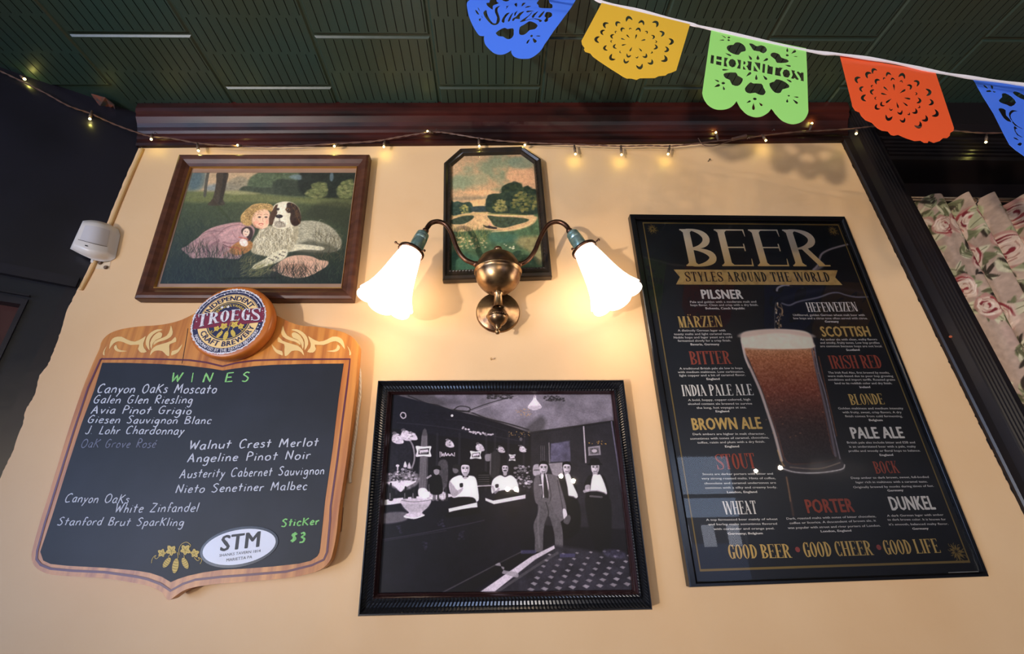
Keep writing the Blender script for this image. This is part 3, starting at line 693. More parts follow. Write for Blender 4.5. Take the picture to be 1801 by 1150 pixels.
for i, (a, b) in enumerate(bw):
    mb = MB(); mb.box(a, a + .05, -4.26, -4.17, zb0, zb1); mb.box(b - .05, b, -4.26, -4.17, zb0, zb1); mb.box(a, b, -4.26, -4.17, zb1 - .05, zb1); mb.box(a, b, -4.26, -4.15, zb0, zb0 + .06)
    mb.box((a + b) / 2 - .025, (a + b) / 2 + .025, -4.25, -4.18, zb0, zb1); mb.box(a, b, -4.25, -4.18, zb1 - .5, zb1 - .46)
    wn = struct(mb.obj('window_%d' % (i + 2), BLACKTRIM))
    mb = MB(); hh = zb1 - zb0
    mb.box(a, b, -4.30, -4.28, zb0 + hh * .55, zb1, k=0); mb.box(a, b, -4.30, -4.279, zb0, zb0 + hh * .38, k=1); mb.box(a, b, -4.30, -4.279, zb0 + hh * .38, zb0 + hh * .55, k=3)
    for q in range(5): x = a + (b - a) * (q + .25) / 5; mb.box(x, x + .14, -4.279, -4.275, zb0 + hh * .36, zb0 + hh * .5, k=2)
    mb.obj('daylit_pane', DAY, wn)

# unseen glowing window added in the left wall for cool daylight
mb = MB(); y0, y1, z0_, z1_ = -3.9, -2.1, .8, 2.35
mb.box(-2.96, -2.90, y0, y0 + .06, z0_, z1_); mb.box(-2.96, -2.90, y1 - .06, y1, z0_, z1_); mb.box(-2.96, -2.90, y0, y1, z0_, z0_ + .06); mb.box(-2.96, -2.90, y0, y1, z1_ - .06, z1_); mb.box(-2.95, -2.91, (y0 + y1) / 2 - .03, (y0 + y1) / 2 + .03, z0_, z1_)
wn = struct(mb.obj('window_4', BLACKTRIM)); mb = MB(); mb.box(-2.949, -2.94, y0 + .03, y1 - .03, z0_ + .03, z1_ - .03); mb.obj('daylit_pane', emit('added_left_daylight', (170, 200, 255), 14), wn)

# ================================================================ PICTURES
def rails(parent, outer, inner, Yo, Yi, prof, m, z=PX, seg=1, rib=None, zi=None, name='frame_rail', back=0.0):
    """mitred rails; prof = (t, y): t=0 the outer edge, t=1 the inner edge"""
    n = len(outer); Wo = [onY(*zpx(z, *p), Yo) for p in outer]; Wi = [onY(*zpx(zi or z, *p), Yi) for p in inner]
    for i in range(n):
        j = (i + 1) % n; V = []; k = len(prof)
        for s in range(seg + 1):
            u = s / seg
            for q, (t, y) in enumerate(prof):
                a = Wo[i] + (Wi[i] - Wo[i]) * t; b = Wo[j] + (Wi[j] - Wo[j]) * t; p = a + (b - a) * u; yy = y
                if rib and q in rib[0] and s % 2: yy -= rib[1]
                V.append((p[0], yy, p[2]))
        Fc = [(s * k + q, s * k + (q + 1) % k, (s + 1) * k + (q + 1) % k, (s + 1) * k + q) for s in range(seg) for q in range(k)]
        Fc += [tuple(range(k))[::-1], tuple(seg * k + q for q in range(k))]
        mesh(name, V, Fc, m, parent)
def quadW(q, Y, z=PX): return [onY(*zpx(z, *p), Y) for p in q]
def pane(parent, q, Y, z=PX, m=None, name='glass_pane', th=.0015):
    W = quadW(q, Y, z); V = [tuple(p) for p in W]
    return mesh(name, V, [tuple(range(len(V)))[::-1]], m or GLASS, parent)

# ---------------- girl and dog print
WALNUT = mat('walnut_frame', (94, 56, 38), .4, spec=.25, noise=(14, (66, 38, 27), .35, .7), stretch=(1, 1, 3), bump=(30, .1, .002))
G = thing('framed_print', 'wooden framed colour print of a child in pink lying on grass with a spotted dog', 'picture', onY(430, 400, 0))
go = [(335, 85), (1665, 85), (1545, 1093), (22, 1088)]; gi = [(412, 172), (1582, 170), (1472, 1020), (160, 1018)]
rails(G, go, gi, -.028, -.018, [(0, -.004), (0, -.024), (.04, -.028), (.22, -.031), (.5, -.029), (.75, -.022), (.9, -.0195), (1, -.018), (1, -.006)], WALNUT, ZG)
gl = [(427, 182), (1572, 180), (1468, 1008), (178, 1008)]
rails(G, gi, [(420, 178), (1577, 176), (1469, 1013), (169, 1011)], -.018, -.017, [(0, -.008), (0, -.0195), (.5, -.021), (1, -.0175), (1, -.008)], mat('gold_fillet', (196, 150, 84), .3, .7), ZG, name='gilt_fillet')
gq = [(427, 213), (1567, 213), (1468, 987), (203, 987)]
mb = MB(); W1 = quadW([(418, 176), (1579, 174), (1470, 1014), (166, 1013)], -.0125, ZG); W2 = quadW(gq, -.0125, ZG)
mb.add(W1 + W2, [(i, (i + 1) % 4, 4 + (i + 1) % 4, 4 + i) for i in range(4)]); mb.obj('mat_border', mat('aged_mount', (172, 138, 112), .6, noise=(9, (156, 122, 98), .4, .7)), G)
c = Canvas(460, 330, gq, ZG, (70, 78, 56)); c.fs = .65
gy = np.linspace(0, 1, 330)[:, None]
top = np.array((128, 122, 84)); 
c.a[:] = np.array((84, 90, 58)) * (1 - gy[..., None]) + np.array((26, 34, 30)) * gy[..., None]
c.poly([(420, 205), (1580, 205), (1580, 330), (380, 345)], (172, 146, 112), 6)
c.poly([(420, 205), (520, 205), (500, 320), (390, 345)], (92, 104, 98), 10, .9); c.poly([(545, 300), (700, 290), (760, 330), (540, 345)], (112, 122, 122), 8, .8)
c.poly([(660, 300), (700, 260), (760, 240), (810, 260), (830, 320), (790, 345), (660, 345)], (128, 118, 96), 6, .9, tex=.2)
c.poly([(440, 215), (490, 215), (480, 300), (430, 330), (410, 300)], (78, 92, 92), 6, .8)
c.poly([(810, 320), (820, 260), (870, 222), (960, 205), (1580, 200), (1580, 420), (1300, 400), (1000, 380), (830, 345)], (78, 88, 64), 5, 1, tex=.25)
c.poly([(980, 350), (985, 290), (1020, 262), (1090, 258), (1150, 270), (1200, 320), (1200, 380), (1000, 370)], (50, 56, 44), 5, .95, tex=.2)
c.poly([(760, 350), (760, 325), (790, 308), (860, 312), (920, 318), (980, 320), (990, 360), (900, 365)], (58, 64, 50), 4, .95, tex=.2)
c.poly([(1165, 330), (1180, 210), (1380, 205), (1580, 205), (1580, 400), (1400, 400), (1230, 380)], (34, 38, 32), 6, .95, tex=.25)
c.poly([(1100, 240), (1150, 225), (1185, 235), (1180, 262), (1130, 258)], (110, 124, 124), 4, .8)
c.poly([(1385, 240), (1392, 215), (1408, 215), (1412, 250), (1400, 275), (1388, 265)], (96, 112, 116), 3, .8)
for q in ([(1215, 370), (1222, 340), (1255, 325), (1262, 295), (1300, 280), (1345, 282), (1368, 310), (1368, 360), (1340, 388), (1260, 388)], [(1440, 370), (1440, 330), (1460, 290), (1510, 262), (1550, 265), (1555, 340), (1530, 390), (1460, 390)]):
    c.poly(q, (84, 88, 56), 4, .95, tex=.3); c.blobs(q, 70, (8, 16), [(128, 132, 84), (104, 108, 66), (70, 76, 48), (144, 140, 92)], .5)
c.poly([(380, 348), (600, 345), (770, 345), (900, 362), (1250, 392), (1570, 400), (1560, 460), (1200, 430), (800, 420), (370, 420)], (104, 106, 66), 8, .85)
c.poly([(640, 345), (770, 342), (900, 362), (700, 368)], (146, 140, 98), 5, .8)
c.poly([(600, 213), (676, 213), (664, 290), (652, 350), (640, 400), (652, 436), (600, 445), (533, 440), (565, 400), (583, 340), (594, 270)], (66, 56, 44), 2, 1, tex=.12)
c.line([(655, 220), (645, 300), (625, 400), (615, 430)], 22, (44, 38, 32), .6, 3); c.line([(538, 213), (524, 290), (514, 375)], 20, (76, 72, 62), .95, 2)
reg = [(400, 350), (1560, 400), (1480, 985), (205, 985)]
c.strokes([(400, 350), (1560, 400), (1530, 600), (300, 600)], 900, (15, 35), (60, 120), 3, [(118, 120, 76), (60, 66, 44), (92, 96, 60), (48, 54, 38)], .35)
c.strokes([(330, 560), (1540, 560), (1480, 985), (205, 985)], 1300, (30, 80), (50, 130), 4, [(24, 30, 28), (62, 70, 50), (38, 46, 38), (84, 88, 58), (18, 22, 24)], .45)
c.poly([(1330, 420), (1560, 430), (1540, 620), (1400, 560), (1200, 520)], (44, 46, 34), 14, .6)
# dress
c.poly([(352, 748), (385, 728), (420, 700), (470, 665), (500, 635), (560, 600), (640, 577), (720, 562), (790, 562), (835, 582), (860, 620), (830, 690), (790, 760), (745, 815), (640, 812), (540, 806), (430, 812), (398, 790)], (146, 116, 112), 2, 1, tex=.08)
for q, cc in (([(480, 665), (560, 610), (680, 580), (760, 572)], (182, 140, 132)), ([(430, 720), (520, 660), (600, 640)], (170, 130, 124)), ([(400, 760), (470, 720), (560, 700)], (164, 124, 120)), ([(520, 780), (560, 720), (610, 690)], (112, 80, 82)), ([(600, 790), (640, 740), (660, 730)], (110, 78, 80)), ([(640, 790), (690, 760), (730, 790)], (172, 116, 104))): c.line(q, 16, cc, .6, 4)
c.poly([(605, 672), (632, 630), (690, 592), (770, 575), (820, 600), (815, 660), (770, 715), (700, 735), (645, 715)], (164, 130, 126), 2.5, 1, tex=.08); c.line([(640, 700), (700, 710), (760, 690)], 10, (122, 88, 90), .7, 3); c.line([(630, 650), (690, 610), (770, 590)], 12, (188, 146, 140), .6, 4)
c.line([(500, 640), (560, 622), (640, 628)], 5, (110, 78, 80), .8); c.line([(610, 680), (590, 740), (600, 780)], 5, (104, 74, 76), .8)
c.line([(612, 640), (660, 600), (740, 578), (800, 590)], 5, (110, 80, 80), .7, 2); c.line([(640, 716), (700, 738), (765, 718), (812, 668)], 6, (96, 66, 68), .8, 2); c.line([(700, 620), (720, 660), (760, 700)], 6, (134, 98, 98), .6, 3); c.line([(560, 640), (600, 690), (600, 760)], 8, (118, 86, 88), .5, 4); c.line([(450, 700), (500, 740), (520, 800)], 8, (120, 88, 90), .5, 4)
# dog body
c.poly([(1145, 580), (1200, 552), (1300, 555), (1385, 588), (1440, 640), (1470, 700), (1440, 760), (1330, 770), (1200, 765), (1120, 740)], (150, 144, 122), 3, 1, tex=.15)
c.strokes([(1150, 575), (1300, 560), (1430, 640), (1440, 740), (1200, 750), (1130, 700)], 420, (25, 60), (-40, 20), 4, [(196, 190, 166), (96, 92, 78), (128, 122, 102), (176, 168, 142)], .55, .4)
c.poly([(1150, 720), (1250, 690), (1400, 720), (1440, 760), (1300, 790), (1150, 770)], (60, 60, 48), 8, .7)
c.poly([(1060, 745), (1110, 722), (1180, 714), (1260, 722), (1340, 735), (1330, 757), (1200, 752), (1100, 768)], (184, 176, 150), 2.5, 1, tex=.1)
c.poly([(905, 600), (990, 585), (1070, 600), (1150, 570), (1165, 640), (1140, 720), (1085, 775), (1000, 800), (900, 790), (835, 765), (850, 690), (880, 640)], (150, 140, 114), 3, 1, tex=.15)
c.strokes([(900, 600), (1140, 590), (1130, 720), (1040, 790), (850, 760), (870, 660)], 600, (25, 60), (-120, -60), 5, [(206, 198, 172), (92, 84, 66), (178, 168, 140), (120, 108, 84), (216, 210, 188)], .6, .5)
c.poly([(1010, 765), (1085, 750), (1080, 800), (1020, 840), (950, 862), (880, 885), (842, 880), (862, 852), (920, 822)], (186, 178, 152), 2.5, 1, tex=.12)
for k in range(14): c.dot((960 + k * 8 + (k % 3) * 6, 815 - k * 4 + (k % 4) * 8), 7, 4, (70, 60, 50), .7)
c.line([(848, 880), (870, 862), (900, 850)], 5, (90, 80, 60), .8)
# girl's head
c.poly([(765, 560), (762, 520), (782, 490), (812, 462), (850, 436), (910, 428), (965, 436), (988, 452), (985, 500), (960, 480), (900, 475), (860, 500), (840, 540), (835, 580), (800, 585)], (166, 134, 82), 2, 1, tex=.15)
c.poly([(840, 530), (862, 492), (905, 470), (950, 478), (966, 510), (962, 560), (945, 595), (910, 608), (872, 600), (845, 575)], (212, 170, 140), 2.2)
c.poly([(850, 560), (870, 585), (910, 604), (880, 604), (852, 590)], (164, 116, 92), 2.5, .7); c.dot((870, 565), 16, 12, (212, 140, 116), .5, 3); c.dot((945, 560), 13, 12, (212, 142, 118), .5, 3)
c.strokes([(765, 560), (770, 500), (850, 436), (960, 432), (985, 460), (900, 470), (845, 530), (830, 580)], 200, (18, 36), (-160, 20), 4, [(206, 176, 116), (118, 90, 52), (184, 152, 96), (96, 72, 42)], .7, .9)
for x in (892, 938):
    c.dot((x, 526), 12, 6, (84, 66, 58), .9, 1); c.dot((x + 1, 526), 4, 4, (24, 22, 28), 1, .8); c.line([(x - 14, 510), (x, 505), (x + 13, 509)], 4, (130, 96, 64), .8)
c.line([(918, 530), (914, 550), (922, 555)], 4, (168, 120, 96), .8); c.line([(888, 574), (903, 570), (918, 575)], 6, (160, 66, 60), .9); c.line([(892, 580), (903, 583), (914, 580)], 4, (190, 108, 96), .7)
# dog head
c.poly([(985, 470), (1000, 438), (1040, 420), (1090, 416), (1135, 430), (1168, 465), (1182, 520), (1175, 560), (1140, 585), (1095, 600), (1040, 606), (995, 598), (975, 560)], (196, 186, 160), 2)
c.poly([(1085, 430), (1110, 424), (1150, 444), (1172, 480), (1184, 530), (1178, 565), (1150, 588), (1120, 580), (1105, 540), (1110, 500), (1090, 495), (1075, 470)], (48, 32, 24), 2, 1, tex=.25)
c.strokes([(1110, 424), (1160, 450), (1182, 520), (1170, 560), (1140, 500)], 60, (20, 40), (-110, -60), 4, [(122, 88, 48), (84, 56, 34), (30, 20, 18)], .7)
c.poly([(988, 470), (1005, 442), (1022, 440), (1012, 470), (1018, 500), (1000, 530), (985, 575), (965, 580), (958, 540), (970, 500)], (70, 48, 32), 2, 1, tex=.2)
c.poly([(1022, 440), (1060, 425), (1082, 440), (1078, 480), (1082, 520), (1090, 560), (1060, 600), (1015, 600), (990, 570), (1005, 525), (1020, 490)], (208, 198, 174), 2.5, .95)
c.dot((1018, 470), 15, 9, (46, 34, 28), .95, 1.2); c.dot((1090, 472), 18, 12, (92, 64, 36), .95, 1.5); c.dot((1091, 474), 8, 7, (20, 16, 16)); c.dot((1088, 471), 2.5, 2, (220, 210, 190))
c.dot((1030, 520), 26, 13, (36, 30, 30), 1, 1.2); c.dot((1024, 515), 9, 3, (110, 104, 104), .7); c.poly([(1000, 560), (1030, 552), (1065, 562), (1075, 590), (1030, 600), (1000, 590)], (92, 80, 68), 3, .6); c.line([(1032, 532), (1032, 556), (1060, 572)], 4, (60, 50, 44), .8); c.strokes([(990, 540), (1080, 540), (1085, 600), (1000, 605)], 60, (12, 24), (-110, -70), 3, [(226, 218, 196), (130, 118, 98)], .6)
# doll
c.poly([(765, 620), (785, 598), (815, 592), (840, 605), (848, 640), (835, 680), (815, 690), (800, 660), (775, 650)], (44, 30, 28), 2, .95, tex=.2)
c.dot((800, 633), 24, 30, (206, 178, 156), 1, 1.5, .3); c.dot((793, 626), 4, 3, (50, 40, 40), .9); c.dot((808, 630), 4, 3, (50, 40, 40), .9); c.line([(793, 646), (803, 648)], 4, (160, 70, 60), .8)
c.poly([(690, 740), (740, 700), (800, 690), (840, 700), (840, 740), (800, 775), (740, 790), (690, 775)], (150, 104, 58), 2.5, .95, tex=.25); c.dot((782, 704), 32, 26, (208, 192, 178), 1, 2, .5); c.line([(750, 665), (780, 672), (812, 680)], 6, (170, 84, 50), .8)
c.line([(680, 735), (740, 740), (760, 760)], 8, (150, 60, 50), .5, 3)
# bonnet in the grass
c.poly([(968, 898), (990, 872), (1040, 832), (1100, 800), (1180, 790), (1260, 800), (1310, 822), (1372, 832), (1366, 865), (1310, 900), (1240, 935), (1150, 948), (1060, 930), (1010, 905)], (180, 146, 122), 2, 1, tex=.07)
c.poly([(1045, 870), (1100, 850), (1180, 850), (1240, 865), (1245, 900), (1190, 935), (1110, 935), (1055, 905)], (152, 114, 92), 5, .7); c.line([(1100, 850), (1180, 846), (1240, 862), (1246, 895)], 5, (204, 160, 134), .7, 2); c.line([(1100, 815), (1200, 830), (1360, 838)], 4, (206, 164, 136), .6, 2)
c.strokes([(380, 700), (700, 780), (800, 800), (780, 985), (300, 985)], 340, (60, 130), (60, 115), 5, [(22, 28, 26), (30, 38, 32), (46, 54, 40)], .65, .3)
c.strokes([(980, 880), (1340, 880), (1400, 985), (900, 985)], 240, (50, 120), (55, 125), 4, [(22, 26, 24), (34, 40, 32), (14, 18, 18)], .75, .3)
c.strokes([(1280, 640), (1460, 660), (1480, 850), (1300, 830)], 90, (60, 120), (50, 130), 4, [(40, 36, 26), (96, 86, 60)], .6, .3)
c.strokes([(740, 800), (960, 860), (960, 940), (760, 940)], 160, (40, 90), (10, 70), 5, [(110, 104, 60), (70, 76, 44), (130, 120, 76)], .5, .3)
c.grain(.12, 5, 3); c.grain(.1, 2, 4)
c.build('print_sheet', quadW(gq, -.0115, ZG), vcmat('print_ink', .45, .3), G, 1.65)
pane(G, [(412, 172), (1582, 170), (1472, 1020), (160, 1018)], -.0155, ZG)

# ---------------- river print with clipped corners
DARKOAK = mat('dark_green_brown_frame', (50, 38, 28), .35, noise=(30, (34, 30, 24), .4, .7), bump=(60, .3, .002))
Rv = thing('framed_print', 'dark framed landscape print of a river and trees, upper corners clipped, behind the brass lamp', 'picture', onY(875, 380, 0))
ro = [(218, 92), (705, 76), (848, 173), (935, 1085), (80, 1113), (90, 205)]; ri = [(250, 150), (690, 137), (790, 210), (858, 1015), (150, 1040), (152, 232)]
rails(Rv, ro, ri, -.026, -.014, [(0, -.004), (0, -.022), (.08, -.026), (.3, -.027), (.55, -.022), (.75, -.021), (.82, -.0225), (.9, -.020), (1, -.014), (1, -.006)], DARKOAK, ZR, seg=60, rib=((5, 6), .0008))
rq = [(150, 137), (800, 137), (872, 1016), (140, 1042)]
W_, H_ = 270, 380
c = Canvas(W_, H_, [(140, 130), (783, 130), (862, 1018), (146, 1044)], ZR, (150, 128, 96)); c.fs = .55
yy = np.linspace(0, 1, H_)[:, None, None]; c.a[:] = np.array((150, 126, 98)) * (1 - yy) + np.array((168, 138, 100)) * yy
n_ = fbm(H_, W_, 60, 11)[..., None]; c.a = c.a * (1 - np.clip((n_ - .48) * 5, 0, 1) * .75) + np.array((104, 116, 92)) * np.clip((n_ - .48) * 5, 0, 1) * .75
c.poly([(600, 190), (650, 160), (760, 170), (790, 230), (700, 260), (620, 240)], (104, 116, 98), 10, .7); c.poly([(580, 290), (650, 255), (800, 270), (800, 400), (700, 380), (590, 340)], (178, 140, 108), 12, .7)
c.poly([(170, 330), (300, 300), (420, 290), (430, 370), (280, 390), (170, 380)], (116, 122, 96), 14, .6); c.poly([(150, 480), (300, 470), (420, 475), (380, 495), (150, 500)], (118, 104, 84), 6, .7); c.poly([(300, 510), (430, 490), (430, 545), (320, 545)], (196, 156, 110), 6, .8); c.poly([(250, 440), (420, 420), (560, 440), (420, 462)], (186, 148, 108), 8, .7)
# lower meadow
c.poly([(140, 720), (500, 730), (760, 680), (800, 600), (880, 640), (880, 1060), (130, 1060)], (66, 84, 58), 6, 1, tex=.35, ts=12)
c.poly([(150, 600), (330, 590), (420, 580), (600, 600), (780, 620), (820, 640), (760, 700), (600, 740), (400, 730), (150, 740)], (168, 140, 102), 5, 1, tex=.08)
c.poly([(640, 800), (760, 780), (850, 800), (850, 1000), (760, 900), (680, 850)], (138, 120, 82), 12, .7, tex=.15)
c.poly([(150, 655), (200, 635), (250, 622), (322, 620), (318, 645), (260, 680), (200, 688), (150, 682)], (44, 54, 42), 2.5, .95, tex=.3); c.poly([(435, 620), (520, 628), (640, 632), (745, 645), (742, 665), (660, 690), (560, 715), (490, 700), (460, 660)], (50, 60, 44), 2.5, .95, tex=.4)
c.line([(150, 628), (260, 615), (340, 605), (420, 598)], 6, (150, 134, 78), .7, 2); c.line([(420, 610), (600, 618), (780, 628), (792, 650), (740, 700), (600, 735), (470, 745)], 8, (186, 158, 116), .7, 2)
c.line([(440, 606), (600, 610), (740, 615)], 8, (92, 100, 52), .8, 2)
c.poly([(140, 500), (170, 515), (200, 508), (240, 520), (290, 514), (315, 535), (318, 590), (240, 605), (150, 615)], (44, 58, 48), 3, 1, tex=.3); c.blobs([(220, 560), (260, 530), (280, 560), (285, 600), (230, 600)], 40, (6, 12), [(120, 118, 66), (150, 136, 76)], .6); c.poly([(316, 552), (430, 548), (430, 590), (316, 588)], (46, 56, 54), 3, .95, tex=.2)
for q in ([(420, 530), (430, 480), (470, 450), (540, 445), (545, 400), (590, 370), (650, 357), (695, 372), (710, 400), (745, 385), (775, 410), (815, 430), (830, 600), (600, 605), (440, 595)],): c.poly(q, (44, 54, 40), 3, 1, tex=.3); c.blobs(q, 160, (10, 20), [(34, 44, 36), (58, 68, 46), (28, 38, 34)], .5)
c.blobs([(620, 480), (680, 430), (760, 440), (810, 470), (815, 570), (700, 590), (620, 550)], 130, (8, 16), [(120, 112, 62), (94, 94, 54), (136, 124, 70), (70, 78, 46)], .6); c.blobs([(480, 560), (520, 490), (570, 510), (590, 580), (490, 595)], 80, (7, 13), [(136, 124, 76), (108, 106, 60), (150, 140, 84)], .6)
c.poly([(400, 692), (430, 700), (450, 696), (470, 704), (508, 712), (500, 724), (450, 720), (415, 710)], (46, 40, 36), 1.5); c.dot((455, 690), 6, 9, (170, 120, 110), .9); c.line([(440, 590), (380, 588)], 5, (70, 66, 44), .8)
c.strokes([(150, 720), (480, 740), (400, 860), (150, 900)], 260, (30, 80), (50, 110), 5, [(110, 108, 60), (140, 130, 76), (50, 64, 44)], .5); c.blobs([(190, 780), (420, 800), (440, 880), (200, 880)], 50, (5, 11), [(196, 172, 128), (180, 150, 110)], .7); c.blobs([(560, 830), (640, 840), (640, 880), (560, 860)], 10, (5, 10), [(206, 190, 160)], .7)
c.poly([(150, 900), (330, 930), (500, 1040), (150, 1045)], (40, 72, 58), 14, .6); c.poly([(450, 760), (640, 760), (660, 820), (480, 830)], (54, 88, 76), 12, .5)
c.grain(.12, 6, 8); c.grain(.1, 2, 9)
Y_ = -.012; o = c.build('print_sheet', quadW([(140, 130), (783, 130), (862, 1018), (146, 1044)], Y_, ZR), vcmat('print_ink', .5, .25), Rv, 2.3)
# the sheet is clipped to the opening
def clip_mesh(o, poly):
    me = o.data; P = np.array([(onY(*zpx(ZR, *p), Y_)[0], onY(*zpx(ZR, *p), Y_)[2]) for p in poly]); off = np.array(o.location) + (np.array(o.parent.location) if o.parent else 0)
    bm = bmesh.new(); bm.from_mesh(me); cen = P.mean(0); kill = []
    for f in bm.faces:
        q = f.calc_center_median(); x, z = q.x + off[0], q.z + off[2]
        for i in range(len(P)):
            a, b = P[i], P[(i + 1) % len(P)]; nx, nz = -(b[1] - a[1]), b[0] - a[0]
            s = (x - a[0]) * nx + (z - a[1]) * nz; sc_ = (cen[0] - a[0]) * nx + (cen[1] - a[1]) * nz
            if s * sc_ < 0: kill.append(f); break
    bmesh.ops.delete(bm, geom=kill, context='FACES'); bm.to_mesh(me); bm.free()
clip_mesh(o, [(240, 138), (695, 125), (798, 202), (866, 1024), (142, 1048), (143, 225)])
pane(Rv, ri, -.0135, ZR, name='glass_pane')

# ---------------- old bar photograph
BLKFRAME = mat('black_ribbed_frame', (20, 20, 24), .28); REDLIP = mat('dark_cherry_lip', (44, 24, 24), .25)
Bp = thing('framed_photograph', 'black ribbed frame holding an old black and white photograph of men at a bar', 'picture', onY(890, 870, 0))
bo = [(113, 48), (1220, 45), (1350, 1080), (22, 1110)]; bm_ = [(158, 98), (1176, 95), (1290, 1010), (92, 1030)]; bi = [(180, 113), (1162, 110), (1258, 990), (116, 1004)]
rails(Bp, bo, bm_, -.030, -.024, [(0, -.004), (0, -.027), (.06, -.031), (.14, -.031), (.22, -.026), (.45, -.020), (.7, -.020), (.88, -.025), (1, -.024), (1, -.006)], BLKFRAME, ZP, seg=150, rib=((4, 5, 6, 7), .0016))
rails(Bp, bm_, bi, -.024, -.014, [(0, -.006), (0, -.024), (.15, -.0255), (.35, -.023), (.7, -.017), (.85, -.0175), (1, -.014), (1, -.006)], REDLIP, ZP, name='inner_lip')
bq = [(176, 109), (1166, 106), (1264, 994), (110, 1008)]
c = Canvas(640, 530, bq, ZP, (30, 27, 33)); c.fs = .6
K = lambda g, w=0: (g, int(g * .95), g + w)
c.poly([(150, 100), (1200, 100), (1180, 230), (800, 285), (600, 215), (400, 165), (215, 118)], K(104, 4), 3, 1, False, tex=.25, ts=30)
c.poly([(600, 106), (1180, 106), (1170, 215), (960, 262), (800, 280), (650, 235), (470, 180)], K(128, 4), 8, .8, False, tex=.25, ts=40); c.poly([(170, 105), (330, 105), (420, 160), (300, 150)], K(70), 8, .6)
c.line([(215, 120), (400, 168), (600, 215), (800, 282)], 10, K(110), .9, 2); c.line([(250, 118), (330, 150), (380, 160), (440, 182), (520, 190), (600, 220), (700, 245), (790, 272)], 6, K(44), .85, 2); c.line([(510, 190), (600, 155), (720, 120)], 5, K(56), .8, 2); c.line([(525, 195), (620, 160), (740, 122)], 4, K(150), .6, 2)
c.line([(455, 180), (480, 165), (520, 170), (525, 185), (490, 190), (460, 182)], 5, K(40), .8, 2)
for k in range(60): c.dot((660 + c.R.uniform(-55, 55), 122 + c.R.uniform(-9, 9)), 5, 3, K(50), .6)
for k in range(60): c.dot((900 + c.R.uniform(-40, 50), 130 + c.R.uniform(-12, 12)), 5, 3, K(50), .6)
c.line([(800, 284), (960, 262), (1165, 232)], 6, K(40), .8, 2); c.poly([(760, 285), (840, 210), (870, 240), (840, 285)], K(60), 12, .6)
c.poly([(150, 105), (215, 118), (400, 168), (790, 285), (790, 345), (400, 300), (150, 260)], K(34, 8), 3, 1, False, tex=.15)
c.poly([(800, 290), (1165, 238), (1230, 720), (800, 700)], K(48, 4), 4, 1, False, tex=.18, ts=30)
for q in (([(420, 225), (560, 240), (780, 305)], 40), ([(200, 240), (420, 262), (760, 325)], 50)): c.line(q[0], 4, K(q[1] + 8, 8), .6, 2)
# garlands and wreath
c.line([(215, 205), (222, 194), (236, 198), (238, 214), (226, 220), (216, 210)], 5, K(190), .9, 1.2)
for k in range(26): t = k / 25; c.dot((495 + 135 * t + c.R.uniform(-4, 4), 262 + 30 * t + 10 * math.sin(t * PI) + c.R.uniform(-5, 5)), 5, 4, K(190), .85)
c.dot((446, 208), 6, 6, K(210)); c.dot((755, 315), 7, 8, K(120), .7)
for k in range(26): c.dot((730 + c.R.uniform(0, 70), 190 + c.R.uniform(-12, 20)), 1.6, 1.6, (190, 150, 80), .9)
for k in range(22): c.dot((698 + c.R.uniform(0, 100), 290 + c.R.uniform(-10, 16)), 1.8, 1.8, (170, 140, 90), .9)
# pendant lamp
c.poly([(815, 118), (822, 118), (826, 135), (845, 160), (847, 172), (815, 183), (788, 173), (790, 160), (808, 136)], K(206), 1.6); c.poly([(792, 165), (845, 163), (843, 176), (815, 183), (792, 178)], K(160), 3, .6); c.line([(817, 110), (818, 125)], 5, K(150))
# back bar
for x in (200, 330, 380, 480, 600, 640, 700, 770): c.line([(x, 290), (x - 4, 560)], 10, K(58, 6), .5, 3)
c.poly([(310, 296), (336, 297), (332, 560), (296, 560)], K(92), 2, .9)
for k in range(5): c.line([(312 + k * 5, 300), (300 + k * 6, 555)], 2.4, K(150), .6)
c.line([(255, 318), (272, 350), (278, 400), (268, 440), (250, 466)], 7, K(150), .85, 1.5); c.poly([(170, 330), (250, 320), (268, 380), (250, 450), (170, 470)], K(42, 6), 4, .8, tex=.2)
for (x, y, s) in ((200, 312, 1.5), (240, 298, 1.5), (270, 302, 1.1), (434, 335, 1.1), (570, 352, 1.1), (666, 362, .9), (762, 360, .9)):
    c.poly([(x - 10 * s, y - 14 * s), (x + 8 * s, y - 12 * s), (x + 20 * s, y + 12 * s), (x, y + 16 * s), (x - 16 * s, y + 6 * s)], K(196), 2, .95, tex=.2); c.dot((x - 8 * s, y - 16 * s), 7 * s, 5 * s, K(120), .8); c.blobs([(x - 20, y - 20), (x + 20, y - 20), (x + 20, y + 10), (x - 20, y + 10)], 8, (2, 5), [K(40), K(220)], .6)
c.poly([(385, 420), (425, 418), (422, 530), (385, 530)], K(92), 3, .8, tex=.2); c.poly([(595, 385), (620, 384), (618, 412), (596, 412)], K(140), 2, .9); c.poly([(622, 380), (660, 380), (655, 480), (620, 480)], K(60), 3, .8); c.line([(620, 380), (615, 525)], 5, K(120), .7)
